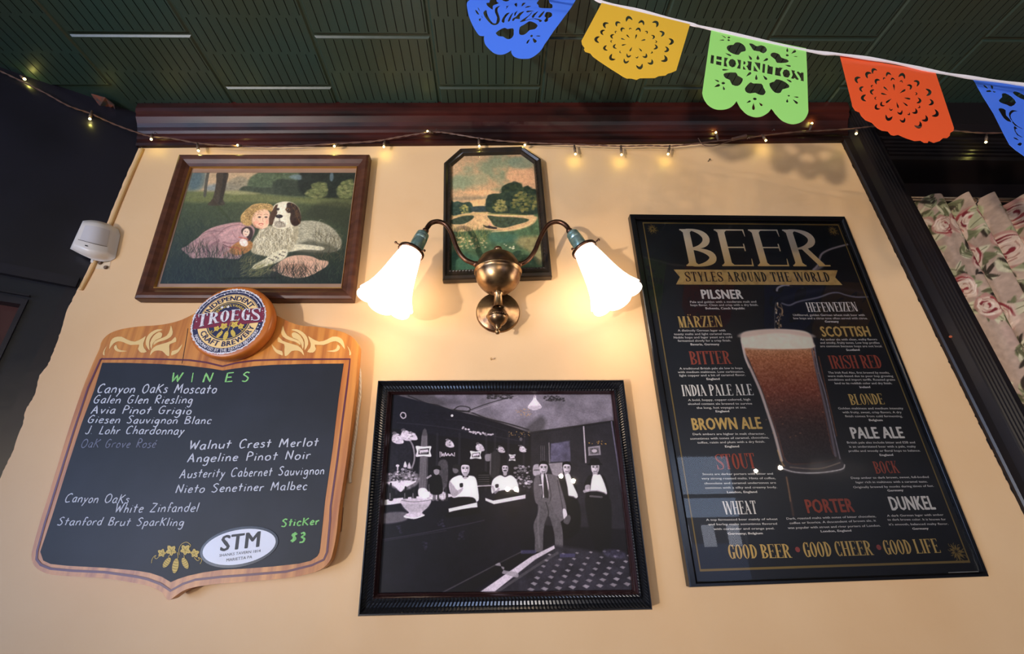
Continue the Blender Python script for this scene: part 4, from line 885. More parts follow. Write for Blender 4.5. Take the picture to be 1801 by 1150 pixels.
# signs
for (x, y, w_, h_) in ((318, 370, 68, 48), (552, 386, 50, 36), (716, 398, 30, 30)):
    c.poly([(x - w_ / 2, y - h_ / 2), (x, y - h_ / 2 + 3), (x + w_ / 2, y - h_ / 2 + 1), (x + w_ / 2 - 4, y), (x + w_ / 2, y + h_ / 2), (x, y + h_ / 2 - 3), (x - w_ / 2, y + h_ / 2), (x - w_ / 2 + 4, y)], K(212), 1.5)
    c.poly([(x - w_ * .32, y - h_ * .2), (x + w_ * .38, y - h_ * .3), (x + w_ * .34, y + h_ * .28), (x - w_ * .34, y + h_ * .3)], K(28), 1.2, 1, False)
    P = [(x - w_ * .26 + w_ * .56 * k / 15, y + (h_ * .13 if k % 2 else -h_ * .1) * (1.6 if k < 2 else 1) - k * .25) for k in range(16)]; c.line(P, 3, K(210), .9, 1); c.line([(x - w_ * .2, y + h_ * .2), (x + w_ * .25, y + h_ * .15)], 2, K(180), .8)
P = [(392, 372), (392, 396)]; c.line(P, 3, K(200), .9); c.line([(457, 376), (457, 392)], 3, K(190), .9); c.line([(398, 374), (400, 392), (406, 380), (410, 392), (416, 376), (420, 390), (428, 380), (436, 390), (444, 380), (452, 390)], 4, K(206), .9, 1, False); c.line([(398, 390), (450, 388)], 3, K(170), .7)
# back counter clutter
R = c.R
c.poly([(158, 470), (290, 470), (290, 520), (220, 548), (155, 515)], K(120), 4, .8, tex=.5, ts=8); c.poly([(155, 508), (285, 502), (235, 535), (215, 553), (190, 530)], K(200), 2, .95)
c.line([(203, 435), (200, 500)], 6, K(190), .9); c.dot((202, 435), 8, 6, K(200)); c.poly([(228, 440), (236, 415), (244, 440)], K(200), 2); c.poly([(246, 445), (254, 420), (262, 446)], K(180), 2)
c.blobs([(165, 450), (285, 450), (290, 505), (160, 505)], 110, (3, 8), [K(210), K(60), K(150), K(30)], .7, 1)
c.poly([(560, 468), (612, 468), (618, 525), (562, 527)], K(26), 3); 
for k in range(5): c.line([(565, 478 + k * 10), (612, 477 + k * 10)], 3, K(90), .7)
c.line([(560, 527), (620, 524)], 4, K(190), .9)
c.blobs([(722, 430), (800, 430), (805, 570), (725, 560)], 150, (3, 8), [K(190), K(30), K(120), K(220), K(50)], .7, 1)
# bar top
c.poly([(135, 625), (440, 575), (800, 540), (820, 860), (600, 985), (400, 1010), (110, 1010)], K(25, 8), 10, .9, tex=.25, ts=40)
c.poly([(150, 588), (300, 572), (420, 560), (440, 575), (300, 590), (150, 612)], K(206), 2); c.poly([(140, 650), (240, 644), (240, 680), (140, 695)], K(120), 4, .8)
for x, g, h in ((172, 60, 75), (238, 60, 60), (275, 70, 50), (345, 200, 70), (360, 180, 60), (380, 200, 70), (392, 60, 66), (405, 190, 55), (418, 90, 56)):
    c.poly([(x - 9, 590), (x - 10, 560), (x - 4, 590 - h * .6), (x - 4, 590 - h), (x + 4, 590 - h), (x + 4, 590 - h * .6), (x + 10, 560), (x + 9, 590)], K(g * .6), 1.5, .95); c.line([(x - 4, 585), (x - 4, 560)], 4, K(min(230, g + 60)), .8)
for x in (345, 403): c.poly([(x - 12, 584), (x - 12, 555), (x + 12, 555), (x + 12, 584)], K(196), 2, .85, tex=.3)
c.poly([(296, 540), (328, 538), (345, 572), (300, 575)], K(212), 2)
c.poly([(216, 590), (270, 582), (348, 588), (340, 618), (312, 645), (322, 658), (280, 672), (232, 668), (240, 652), (252, 645), (228, 620)], K(186), 1.8, 1, tex=.06); c.poly([(225, 610), (340, 608), (315, 640), (255, 645)], K(140), 6, .5, tex=.2); c.line([(232, 662), (275, 672), (320, 658)], 5, K(220), .8); c.line([(220, 590), (275, 598), (345, 590)], 4, K(110), .7)
c.line([(125, 768), (300, 740), (500, 700), (590, 680)], 4, K(64, 10), .7, 2); c.line([(128, 775), (420, 726)], 3, K(80, 6), .4, 2)
for (x, y) in ((395, 690), (205, 720), (330, 795), (490, 745)): c.blobs([(x - 14, y - 20), (x + 14, y - 20), (x + 14, y + 20), (x - 14, y + 20)], 12, (3, 8), [K(70, 20), K(50, 14)], .6)
# men
def man(hx, hy, r, body, shirt, hair=26, hat=False, mous=False):
    c.poly(body, K(shirt), 2, 1, tex=.06)
    c.poly([(hx - r * .75, hy - r * .3), (hx - r * .5, hy - r), (hx + r * .5, hy - r), (hx + r * .78, hy - r * .3), (hx + r * .62, hy + r * .7), (hx, hy + r * 1.25), (hx - r * .6, hy + r * .7)], K(196), 1.5, 1); c.poly([(hx - r * .4, hy + r * .8), (hx + r * .4, hy + r * .8), (hx + r * .35, hy + r * 1.7), (hx - r * .35, hy + r * 1.7)], K(160), 1.5)
    c.poly([(hx - r * .85, hy - r * .2), (hx - r * .8, hy - r * 1.0), (hx, hy - r * 1.4), (hx + r * .8, hy - r * 1.0), (hx + r * .85, hy - r * .2), (hx + r * .55, hy - r * .7), (hx - r * .5, hy - r * .75)], K(hair), 1.3)
    if hat: c.poly([(hx - r * 1.5, hy - r * .55), (hx - r, hy - r * .95), (hx - r * .8, hy - r * 1.7), (hx + r * .6, hy - r * 1.75), (hx + r * .95, hy - r), (hx + r * 1.4, hy - r * .6), (hx, hy - r * .45)], K(28), 1.3)
    for q in (-.33, .33): c.dot((hx + q * r, hy - r * .12), r * .22, r * .12, K(50), .9, 1); c.line([(hx + q * r - r * .2, hy - r * .35), (hx + q * r + r * .2, hy - r * .35)], r * .12, K(60), .8)
    c.line([(hx, hy - r * .1), (hx + r * .08, hy + r * .3)], r * .12, K(130), .7); c.line([(hx - r * .3, hy + (r * .5 if mous else r * .65)), (hx + r * .3, hy + (r * .5 if mous else r * .65))], r * (.28 if mous else .13), K(30 if mous else 90), .9)
    c.poly([(hx + r * .3, hy - r * .3), (hx + r * .75, hy - r * .3), (hx + r * .6, hy + r * .7), (hx + r * .3, hy + r)], K(110), 3, .45)
# man and his reflection in the mirror at the left
c.poly([(345, 505), (362, 478), (392, 478), (402, 510), (400, 560), (350, 560)], K(24), 2); c.dot((376, 460), 13, 17, K(150), 1, 1.5); c.poly([(358, 455), (362, 438), (390, 436), (396, 455), (376, 450)], K(24), 1.5); c.line([(335, 490), (350, 480)], 8, K(170), .9); c.dot((462, 452), 14, 18, K(120), .9, 2); c.poly([(450, 445), (455, 430), (480, 432), (484, 470), (470, 450)], K(40), 2)
man(505, 450, 25, [(432, 520), (446, 492), (480, 478), (500, 484), (530, 480), (552, 492), (562, 540), (565, 590), (540, 598), (536, 582), (455, 580), (440, 560)], 222)
c.poly([(434, 505), (450, 520), (470, 545), (494, 532), (490, 550), (460, 574), (440, 562)], K(150), 2.5, .9); c.poly([(480, 516), (494, 514), (494, 530), (482, 532)], K(40), 1.5); c.poly([(494, 478), (505, 484), (518, 478), (518, 487), (505, 484), (494, 488)], K(40), 1.2); c.poly([(455, 580), (540, 578), (545, 610), (440, 620)], K(26), 2); c.line([(520, 500), (534, 560)], 5, K(190), .6, 3); c.line([(470, 500), (478, 560)], 4, K(186), .5, 3)
c.poly([(430, 628), (558, 600), (560, 622), (432, 645)], K(214), 1.5, 1, False); c.poly([(428, 645), (560, 622), (560, 650), (430, 668)], K(20), 2)
man(684, 448, 18, [(622, 530), (630, 498), (660, 478), (684, 486), (710, 478), (735, 500), (746, 545), (735, 556), (650, 548), (626, 560)], 220, 40, False, True)
c.line([(628, 530), (640, 556), (655, 540)], 10, K(150), .8, 2); c.poly([(640, 520), (654, 518), (654, 532), (642, 534)], K(50), 1.5); c.poly([(655, 550), (730, 546), (735, 580), (640, 590)], K(28), 2); c.poly([(595, 580), (630, 592), (776, 565), (776, 582), (634, 608), (596, 592)], K(206), 1.5, 1, False)
c.poly([(880, 425), (942, 420), (945, 485), (900, 480)], K(150), 2, .9, False, tex=.1); c.poly([(890, 335), (975, 322), (980, 415), (888, 418)], K(96, 16), 3, .9, False, tex=.3, ts=20); c.line([(882, 332), (884, 420)], 5, K(140), .7); c.poly([(812, 434), (840, 432), (842, 475), (812, 478)], K(180), 2, .9); c.line([(815, 455), (838, 454)], 6, K(90), .8)
for k in range(3): c.line([(845 + k * 8, 345), (845 + k * 8, 430)], 3, K(110), .6)
c.line([(1038, 258), (1048, 420)], 6, K(190), .85, 1.5); c.line([(1164, 235), (1225, 640)], 6, K(150, 20), .6, 2)
c.poly([(1058, 350), (1112, 344), (1116, 386), (1060, 390)], K(150), 1.6, .9, False); c.poly([(1066, 356), (1106, 352), (1108, 380), (1067, 383)], K(90), 1.6, .9, False, tex=.4, ts=4); c.dot((1087, 368), 12, 8, K(190), .8)
for k in range(16): c.dot((1060 + c.R.uniform(-5, 80), 335 + c.R.uniform(-12, 5)), 1.8, 1.8, (190, 150, 80), .9)
man(1090, 444, 24, [(1040, 520), (1060, 482), (1076, 478), (1100, 476), (1130, 480), (1148, 530), (1150, 575), (1065, 585), (1045, 560)], 36, 20, True)
c.poly([(1078, 482), (1100, 476), (1118, 482), (1144, 560), (1110, 572), (1070, 566)], K(216), 2); c.poly([(1050, 560), (1150, 570), (1165, 700), (1150, 820), (1100, 830), (1060, 700)], K(28), 4, .95); c.line([(1068, 572), (1120, 576)], 8, K(110), .8, 2); c.line([(1042, 550), (1064, 545)], 12, K(170), .85, 2); c.poly([(1046, 524), (1066, 522), (1064, 546), (1046, 548)], K(190), 1.5, .8)
man(962, 446, 22, [(918, 520), (930, 486), (955, 474), (975, 474), (1000, 500), (1012, 560), (1012, 582), (930, 590)], 34, 18)
c.poly([(955, 478), (975, 474), (990, 520), (1012, 575), (975, 582), (965, 530)], K(216), 2); c.poly([(925, 590), (1010, 586), (1020, 720), (940, 760)], K(24), 4)
man(857, 446, 24, [(812, 520), (820, 484), (840, 474), (880, 472), (918, 484), (935, 530), (955, 600), (960, 640), (944, 680), (900, 688), (880, 600), (836, 610), (818, 590)], 104, 22)
c.poly([(846, 480), (858, 476), (872, 478), (880, 540), (862, 575), (850, 575)], K(206), 1.8); c.poly([(858, 478), (866, 478), (880, 570), (866, 590), (858, 560)], K(48), 1.6); c.line([(842, 484), (852, 560), (846, 600)], 6, K(60), .8, 2); c.line([(874, 480), (890, 560), (884, 610)], 5, K(66), .7, 2); c.line([(920, 500), (935, 580), (946, 640)], 5, K(70), .7, 2)
c.poly([(836, 588), (880, 584), (905, 640), (935, 690), (945, 760), (940, 830), (912, 832), (905, 740), (880, 660), (858, 720), (855, 790), (850, 825), (820, 825), (818, 760), (812, 700), (830, 650)], K(96), 2, 1, tex=.12); c.line([(868, 600), (880, 650), (862, 700)], 5, K(56), .8, 2); c.line([(840, 620), (832, 690), (838, 800)], 6, K(124), .5, 3)
c.poly([(944, 632), (956, 630), (964, 655), (958, 680), (948, 672)], K(200), 1.6); c.poly([(950, 675), (970, 655), (980, 672), (968, 698), (948, 690)], K(90), 2)
c.poly([(812, 826), (850, 822), (870, 838), (840, 845), (812, 842)], K(26), 2); c.poly([(905, 830), (942, 828), (960, 845), (910, 850)], K(26), 2); c.line([(838, 522), (850, 521)], 4, K(220), .9)
# foot rail and tiled floor
c.poly([(900, 790), (1240, 840), (1262, 996), (560, 1004), (800, 850)], K(58, 6), 8, .95, False, tex=.3, ts=24)
c.poly([(565, 1003), (800, 842), (905, 792), (908, 806), (820, 855), (630, 1003)], K(186), 1.6, 1, False); c.line([(400, 1003), (660, 870), (760, 820)], 5, K(90), .7, 2); c.line([(640, 1003), (830, 880), (920, 826)], 10, K(100), .6, 3); c.poly([(480, 975), (660, 872), (760, 826), (800, 840), (640, 930), (520, 1003), (420, 1003)], K(28), 4, .7)
c.poly([(640, 880), (660, 870), (670, 895), (690, 905), (735, 912), (745, 925), (735, 935), (690, 922), (670, 915), (680, 890)], K(150), 2, .9)
for i in range(7):
    for j in range(8):
        x = 800 + j * 62 + i * 22 - (i * 8); y = 990 - i * 26 - j * 3.5; s = 1 - i * .08
        if x > 1255 or x < 790 + i * 8: continue
        c.poly([(x - 17 * s, y - 3 * s), (x - 3 * s, y - 10 * s), (x + 17 * s, y - 3 * s), (x + 4 * s, y + 8 * s)], K(140 + 30 * R.random()), 1.5, .8, False)
for (x, y) in ((755, 822), (930, 838)): c.poly([(x, y - 9), (x + 70, y - 9), (x + 68, y + 6), (x, y + 8)], K(84, 28), 2, .7, False)
c.poly([(1130, 810), (1215, 818), (1225, 850), (1140, 840)], K(90, 20), 5, .5, tex=.5)
c.grain(.1, 3, 6); c.grain(.06, 40, 7)
c.a = 255 * np.clip((np.clip(c.a, 0, 255) - 10) / 205, 0, 1) ** 1.12
c.build('photograph', quadW(bq, -.0105, ZP), vcmat('photo_paper', .4, .25), Bp, 1.25)
pane(Bp, bi, -.013, ZP)

# ---------------- beer poster
POSTF = mat('black_metal_frame', (14, 13, 15), .25)
Po = thing('framed_poster', 'tall black framed poster of beer styles with a full glass in the middle', 'poster', onY(1420, 700, 0))
po = [(1108, 376), (1486, 380), (1740, 1014), (1214, 1033)]; pi_ = [(1119, 385), (1480.5, 388.5), (1729.5, 1006), (1226.5, 1023.5)]
rails(Po, po, pi_, -.024, -.019, [(0, -.003), (0, -.022), (.12, -.024), (.7, -.024), (.85, -.021), (1, -.019), (1, -.006)], POSTF, PX)
PW, PH = 400, 620
c = Canvas(PW, PH, pi_, B_, (16, 16, 19)); c.fs = .7; c.Hm = homog(pi_, [(0, 0), (PW - 1, 0), (PW - 1, PH - 1), (0, PH - 1)]); c.k = .28
n_ = fbm(PH, PW, 90, 31)[..., None]; c.a[:] = np.array((15, 15, 18)) + n_ * np.array((8, 9, 12))
# bottle outline drawn in soft light
c.line([(490, 362), (520, 330), (530, 290), (545, 262), (585, 240), (640, 222), (714, 203)], 13, (150, 142, 148), .75, 3); c.line([(500, 362), (540, 340), (545, 320)], 22, (120, 114, 120), .7, 5)
c.line([(268, 488), (275, 470), (310, 455), (340, 455)], 12, (150, 146, 156), .8, 2); c.line([(300, 565), (345, 577), (400, 555), (520, 530), (590, 505), (640, 500), (690, 515), (750, 527), (820, 526)], 11, (126, 124, 136), .7, 3); c.line([(300, 540), (440, 500), (620, 475), (800, 500)], 26, (44, 42, 52), .5, 9)
for k in range(22): c.dot((262 + c.R.uniform(-8, 44) * (.4 + (k > 8) * .6), 565 + k * 7.4), c.R.uniform(2, 5), c.R.uniform(3, 7), c.R.choice([(200, 176, 140), (150, 120, 90), (226, 210, 190)]), .85)
c.line([(262, 560), (255, 620), (256, 722)], 3, (170, 160, 150), .6); c.line([(292, 570), (304, 620), (282, 660), (282, 722)], 4, (190, 160, 120), .6); c.line([(285, 590), (300, 605), (298, 630)], 8, (200, 160, 110), .6, 2)
# glass: B_ coordinates from pixels
gp = lambda x, y: ((x - 1290) * 3.485, (y - 370) * 3.485)
out = [gp(*p) for p in ((1303, 592), (1308, 583), (1330, 579), (1365, 577), (1405, 579), (1424, 585), (1432, 600), (1436, 625), (1443, 650), (1450, 680), (1459, 722), (1470, 770), (1480, 805), (1487, 818), (1480, 829), (1440, 833), (1405, 832), (1378, 826), (1374, 812), (1362, 765), (1349, 725), (1336, 688), (1322, 655), (1314, 635), (1309, 612))]
c.poly(out, (50, 44, 47), 1.5, 1)
beer = [gp(*p) for p in ((1310, 608), (1370, 611), (1428, 610), (1434, 645), (1444, 690), (1454, 740), (1464, 790), (1468, 806), (1420, 814), (1384, 810), (1370, 768), (1356, 728), (1344, 692), (1328, 655), (1318, 632))]
c.poly(beer, (104, 56, 38), 2, 1)
msk = (np.abs(c.a - np.array((104, 56, 38))).sum(-1) < 14)
yv = np.linspace(0, 1, PH)[:, None]; t0 = c.T([gp(1370, 608)])[0][1] / PH; t1 = c.T([gp(1420, 812)])[0][1] / PH; tt = np.clip((yv - t0) / (t1 - t0), 0, 1) * np.ones((PH, PW))
gr = np.stack([np.interp(tt, [0, .12, .4, .7, 1], v) for v in ([168, 150, 112, 50, 28], [122, 94, 58, 30, 22], [88, 62, 42, 28, 26])], -1)
sp = (fbm(PH, PW, 2, 77, 2)[..., None] - .5) * 70 * (1 - tt[..., None] * .8)
c.a[msk] = np.clip(gr + sp, 0, 255)[msk]
c.poly([gp(*p) for p in ((1440, 800), (1470, 800), (1466, 812), (1420, 815), (1390, 812))], (30, 24, 26), 4, .7)
for w_, cc, P in ((15, (200, 182, 176), ((1306, 600), (1312, 628), (1322, 650), (1337, 684), (1350, 722), (1363, 762), (1375, 808))), (6, (214, 196, 186), ((1304, 596), (1310, 624), (1318, 645))), (12, (104, 94, 102), ((1428, 612), (1434, 640), (1446, 690), (1458, 740), (1470, 800))), (5, (160, 150, 160), ((1433, 610), (1440, 650), (1452, 690), (1464, 745), (1478, 805))), (4, (150, 84, 48), ((1440, 625), (1447, 655), (1455, 690), (1472, 765))), (5, (236, 230, 228), ((1376, 822), (1400, 829), (1440, 830), (1480, 824), (1486, 816))), (5, (190, 150, 90), ((1368, 790), (1376, 812), (1380, 818))), (4, (150, 130, 110), ((1390, 820), (1440, 823), (1478, 812)))): c.line([gp(*p) for p in P], w_, cc, .8, 2)
c.poly([gp(*p) for p in ((1303, 592), (1308, 583), (1330, 579), (1365, 577), (1405, 579), (1424, 585), (1431, 600), (1429, 611), (1370, 613), (1315, 612), (1307, 606))], (212, 192, 176), 2, 1, tex=.04)
c.poly([gp(*p) for p in ((1303, 592), (1308, 583), (1365, 577), (1424, 585), (1430, 592), (1370, 584))], (184, 164, 150), 3, .7); c.line([gp(*p) for p in ((1312, 611), (1370, 614), (1429, 612))], 8, (150, 112, 84), .6, 3)
c.line([gp(*p) for p in ((1384, 838), (1390, 870), (1396, 905))], 10, (120, 74, 52), .5, 4); c.line([gp(*p) for p in ((1384, 838), (1388, 860), (1391, 880))], 4, (190, 150, 100), .6, 2)
for k in range(26): x, y = c.R.uniform(1345, 1450), c.R.uniform(640, 770); c.dot(gp(x, y), 5, 2.5, (200, 140, 90), .5)
PQ = quadW(pi_, -.0100)
c.build('poster_sheet', PQ, vcmat('poster_ink', .35, .4), Po, 1.8)
Yt = -.0105
WHITE = mat('print_white', (244, 238, 232), .5); GOLD = mat('print_gold', (214, 178, 104), .5); REDI = mat('print_rust', (168, 74, 52), .5); BLK = mat('print_black', (22, 18, 18), .5); DULLG = mat('print_dull_gold', (134, 110, 58), .5)
CRM = mat('print_cream_gradient', (222, 190, 140), .5)
# BEER in bigger, finer serifs with its own gradient (pale top, gold foot)
mg = CRM.node_tree; tc = mg.nodes.new('ShaderNodeTexCoord'); sx = mg.nodes.new('ShaderNodeSeparateXYZ'); rp = mg.nodes.new('ShaderNodeValToRGB')
mg.links.new(tc.outputs['Generated'], sx.inputs[0]); mg.links.new(sx.outputs[2], rp.inputs[0]); mg.links.new(rp.outputs[0], mg.nodes['Principled BSDF'].inputs['Base Color'])
rp.color_ramp.elements[0].color = list(s2l((216, 180, 112))) + [1]; rp.color_ramp.elements[1].color = list(s2l((252, 238, 214))) + [1]
mb = MB(); place_text(mb, serif_text('BEER', T=.185, t=.035, s=.08, wd=.80, gap=.12), (375, 341), (1258, 343), 225, Yt, A_); mb.obj('title_lettering', CRM, Po)
mb = MB(); flat_px(mb, [[(295, 362), (1300, 367), (1286, 411), (1330, 457), (310, 454), (334, 408)]], Yt, A_); mb.obj('banner', mat('banner_gold', (204, 170, 104), .5, noise=(60, (176, 142, 84), .45, .7)), Po)
mb = MB(); place_text(mb, serif_text('STYLES AROUND THE WORLD', T=.15, t=.06, s=.04, wd=.46, gap=.16, space=.32), (372, 435), (1258, 437), 58, Yt - .0003, A_); mb.obj('banner_lettering', BLK, Po)
for q in ([(120, 75)],): pass
# thin gold border
mb = MB(); bc = [(1130, 390.7), (1474.5, 394.4), (1706.8, 989.3), (1231, 1005)]; W1 = [onY(*p, Yt) for p in bc]; cen = sum(W1) / 4
W2 = [w_ + (cen - w_) / np.linalg.norm(cen - w_) * .0052 for w_ in W1]; mb.add(W1 + W2, [(i, (i + 1) % 4, 4 + (i + 1) % 4, 4 + i) for i in range(4)]); mb.obj('border_line', DULLG, Po)
def sprig(mb, c_, s, Y, flip=1, rot=0.0, k=0):
    """small leafy ornament"""
    C0 = onY(*c_, Y); R = random.Random(4)
    for i in range(9):
        a = i * 2 * PI / 9 + rot; L = s * (.75 + .4 * R.random()); u = np.array([math.cos(a) * flip, 0, math.sin(a)]); v = np.array([-u[2], 0, u[0]])
        mb.add([C0 + u * s * .12, C0 + u * L * .45 + v * L * .2, C0 + u * L, C0 + u * L * .5 - v * L * .12], [(0, 1, 2, 3)], k)
        P = [C0 + u * L * .6 + v * L * .1, C0 + u * L * .9 + v * L * .35, C0 + u * L * 1.15 + v * L * .25]; q = [(p[0], p[2]) for p in P]; V, Fc = ribbon(q, s * .07); mb.add([(p[0], Y, p[1]) for p in V], Fc, k)
for a_ in ((zpx(A_, 165, 112), .015, Yt), (zpx(B_, 608, 122), .015, Yt, -1), (zpx(E_, 900, 925), .018, Yt, 1, .6)):
    mb = MB(); sprig(mb, *a_); o_ = mb.obj('corner_ornament', DULLG, Po)
capS = 1.0
HM = dict(w=WHITE, g=GOLD, r=REDI, rg=GOLD)
def ser(t, p0, p1, h, z, k, **kw): mb = MB(); place_text(mb, serif_text(t, **dict(dict(T=.125, t=.04, s=.032, wd=.40, gap=.055, space=.2), **kw)), p0, p1, h, Yt, z); return mb.obj('motto_lettering' if k == 'rg' else 'heading_lettering', HM[k], Po)
def san(t, p0, p1, h, z, k): mb = MB(); place_text(mb, sans(t, .045, space=1.08), p0, p1, h, Yt, z, cap=caph()); mb.obj('heading_lettering', HM[k], Po)
def body(z, rows, last):
    mb = MB()
    for t, a, b in rows: place_text(mb, sans(t, .008), a, b, 3.6 * z[2], Yt, z, cap=caph())
    if rows: mb.obj('description_lettering', WHITE, Po)
    mb = MB(); t, a, b = last; place_text(mb, sans(t, .035, space=1.04), a, b, 3.6 * z[2], Yt, z, cap=caph()); mb.obj('origin_lettering', WHITE, Po)
san('PILSNER', (470, 541), (725, 541), 54, A_, 'w')
body(A_, [('Pale and golden with a moderate malt and', (397, 567), (803, 565)), ('hops flavor. Clean and crisp with a dry finish.', (400, 586), (815, 585))], ('Bohemia, Czech Republic', (492, 606), (733, 606)))
ser('MARZEN', (332, 718), (598, 713), 68, A_, 'g')
for x in (383, 397):
    mb = MB(); mb.lathe([(.0001, 0), (.0016, 0)], onY(*zpx(A_, x, 640), Yt), (0, -1, 0), 8); mb.obj('umlaut_dot', GOLD, Po)
body(A_, [('A distinctly German lager with', (322, 742), (614, 741)), ('toasty malts and light caramel taste.', (298, 764), (652, 762)), ('Noble hops and lager yeast are cold', (297, 785), (655, 782)), ('fermented slowly for a crisp finish.', (322, 805), (648, 803))], ('Bavaria, Germany', (400, 827), (577, 826)))
ser('BITTER', (402, 944), (655, 940), 80, A_, 'r')
body(A_, [('A traditional British pale ale low in hops', (332, 975), (718, 972)), ('with medium maltiness. Low carbination,', (322, 997), (730, 994)), ('light copper and a bit of caramel flavor.', (332, 1018), (737, 1014))], ('England', (498, 1039), (579, 1038)))
ser('INDIA PALE ALE', (352, 1138), (787, 1132), 68, A_, 'w')
body(D_, [('A bold, hoppy, copper-colored, high', (133, 50), (492, 46)), ('alcohol content ale brewed to survive', (132, 72), (503, 70)), ('the long, hot voyages at sea.', (182, 95), (470, 92))], ('England', (292, 115), (371, 114)))
san('BROWN ALE', (160, 217), (563, 209), 66, D_, 'g')
body(D_, [('Dark ambers are higher in malt character,', (160, 247), (578, 244)), ('sometimes with tones of caramel, chocolate,', (145, 273), (600, 266)), ('toffee, raisin and plum with a dry finish.', (187, 296), (577, 290))], ('England', (346, 318), (428, 317)))
ser('STOUT', (303, 446), (530, 438), 88, D_, 'r')
body(D_, [('Stouts are darker porters with bitter and', (216, 478), (623, 475)), ('very strong roasted malts. Hints of coffee,', (211, 503), (638, 501)), ('chocolate and caramel undertones are', (227, 531), (641, 527)), ('common with a silky and creamy body.', (232, 557), (647, 553))], ('London, England', (358, 582), (532, 580)))
ser('WHEAT', (342, 706), (535, 702), 77, D_, 'w')
body(D_, [('A top fermented beer mainly of wheat', (237, 742), (650, 737)), ('and barley malts sometimes flavored', (250, 768), (647, 764)), ('with coriander and orange peel.', (280, 795), (632, 791))], ('Germany; Belgium', (362, 822), (565, 819)))
ser('HEFEWEIZEN', (458, 622), (765, 618), 57, B_, 'w')
body(B_, [('Unfiltered, golden German wheat malt beer with', (367, 647), (805, 647)), ('low hops and a citrus tone often served with citrus.', (369, 667), (823, 667))], ('Germany', (562, 687), (647, 687)))
san('SCOTTISH', (545, 773), (845, 771), 60, B_, 'g')
body(B_, [('An amber ale with clean, malty flavors', (533, 797), (882, 796)), ('and smoky, fruity tones. Low hop profiles', (533, 817), (897, 817)), ('are common because hops are not local.', (533, 838), (914, 838))], ('Scotland', (693, 861), (775, 860)))
ser('IRISH RED', (602, 970), (917, 966), 80, B_, 'r')
body(B_, [('The Irish Red Ales, first brewed by monks,', (582, 1000), (958, 1000)), ('were malt-based due to poor hop growing', (579, 1021), (980, 1021)), ('conditions and import tariffs. Roasted grains', (582, 1043), (992, 1043)), ('lend to its reddish color and dry finish.', (622, 1065), (973, 1065))], ('Ireland', (775, 1089), (840, 1088)))
ser('BLONDE', (310, 102), (500, 98), 60, E_, 'g')
body(E_, [('Golden maltiness and medium intensity', (238, 127), (604, 127)), ('with fruity, sweet, crisp flavors. A dry', (262, 149), (594, 149)), ('finish comes from cold fermenting.', (277, 171), (600, 171))], ('Belgium', (411, 193), (488, 193)))
san('PALE ALE', (318, 291), (613, 288), 62, E_, 'w')
body(E_, [('British pale ales include bitter and ESB and', (288, 319), (670, 318)), ('is an understated beer with a pale, malty', (300, 342), (674, 341)), ('profile and woody or floral hops to balance.', (297, 366), (700, 364))], ('England', (471, 389), (547, 388)))
ser('BOCK', (450, 488), (587, 484), 68, E_, 'r')
body(E_, [('Deep amber to dark brown, sweet, full-bodied', (310, 518), (747, 512)), ('lager rich in maltiness with a caramel taste.', (337, 542), (740, 538)), ('Originally brewed by monks during times of fast.', (323, 570), (775, 562))], ('Germany', (515, 589), (605, 586)))
san('PORTER', (65, 709), (333, 702), 74, E_, 'r')
body(PX, [], ('London, England', (1443.8, 936), (1497.7, 934.5))); 
mb = MB()
for t, a, b in (('Dark, roasted malts with notes of bitter chocolate,', (1383.6, 913.7), (1540.9, 909.5)), ('coffee or licorice. A descendent of brown ale, it', (1389, 921.6), (1541, 917)), ('was popular with street and river porters of London.', (1386, 930), (1549, 925.8))): place_text(mb, sans(t, .008), a, b, 3.7, Yt, PX, cap=caph())
mb.obj('description_lettering', WHITE, Po)
san('DUNKEL', (538, 693), (788, 688), 74, E_, 'w')
body(E_, [('A dark German lager with amber', (513, 730), (830, 724)), ('to dark brown color. It is known for', (515, 752), (843, 750)), ("it's smooth, balanced malty flavor.", (523, 779), (857, 775))], ('Germany', (655, 803), (746, 801)))
ser('GOOD BEER', (372, 961), (735, 955), 80, D_, 'rg'); ser('GOOD CHEER', (52, 957), (440, 945), 82, E_, 'rg'); ser('GOOD LIFE', (505, 943), (815, 932), 80, E_, 'rg')
BUL = mat('print_bullet', (160, 70, 66), .5)
for z, x, y in ((D_, 765, 908), (E_, 465, 902)):
    mb = MB(); mb.lathe([(.0001, 0), (.0052, 0)], onY(*zpx(z, x, y), Yt), (0, -1, 0), 16); mb.obj('round_bullet', BUL, Po)
mb = MB()
for k in range(24): 
    a = onY(*zpx(E_, 857 + k * 7.1, 1045 - k * .28), Yt); mb.add([a, a + np.array([.0018, 0, 0]), a + np.array([.0018, 0, .0009]), a + np.array([0, 0, .0009])], [(0, 1, 2, 3)])
mb.obj('fine_print', WHITE, Po)
pane(Po, pi_, -.0135, PX)

# ================================================================ MENU BOARD
HONEY = mat('honey_stained_pine', (210, 138, 60), .38, noise=(13, (172, 98, 38), .38, .66), stretch=(5, 1, .22), bump=(40, .05, .001))
SLATE = mat('chalkboard_black', (22, 23, 29), .5, spec=.35, noise=(5, (38, 40, 52), .45, .8), bump=(80, .05, .0005))
CHALK = mat('white_chalk', (206, 208, 220), .9, noise=(140, (160, 162, 180), .5, .8)); CHALKF = mat('faded_chalk', (132, 136, 156), .9, noise=(140, (84, 88, 108), .4, .7)); GCH = mat('green_chalk', (150, 214, 132), .9, noise=(150, (110, 176, 104), .4, .75))
MAROON = mat('maroon_line', (92, 30, 48), .4); ORN = mat('cream_paint', (232, 196, 128), .5)
YB = -.040
Bd = thing('menu_board', 'shield-shaped wooden chalkboard listing wines in chalk, round brewery badge on its top edge', 'chalkboard', onY(330, 800, 0))
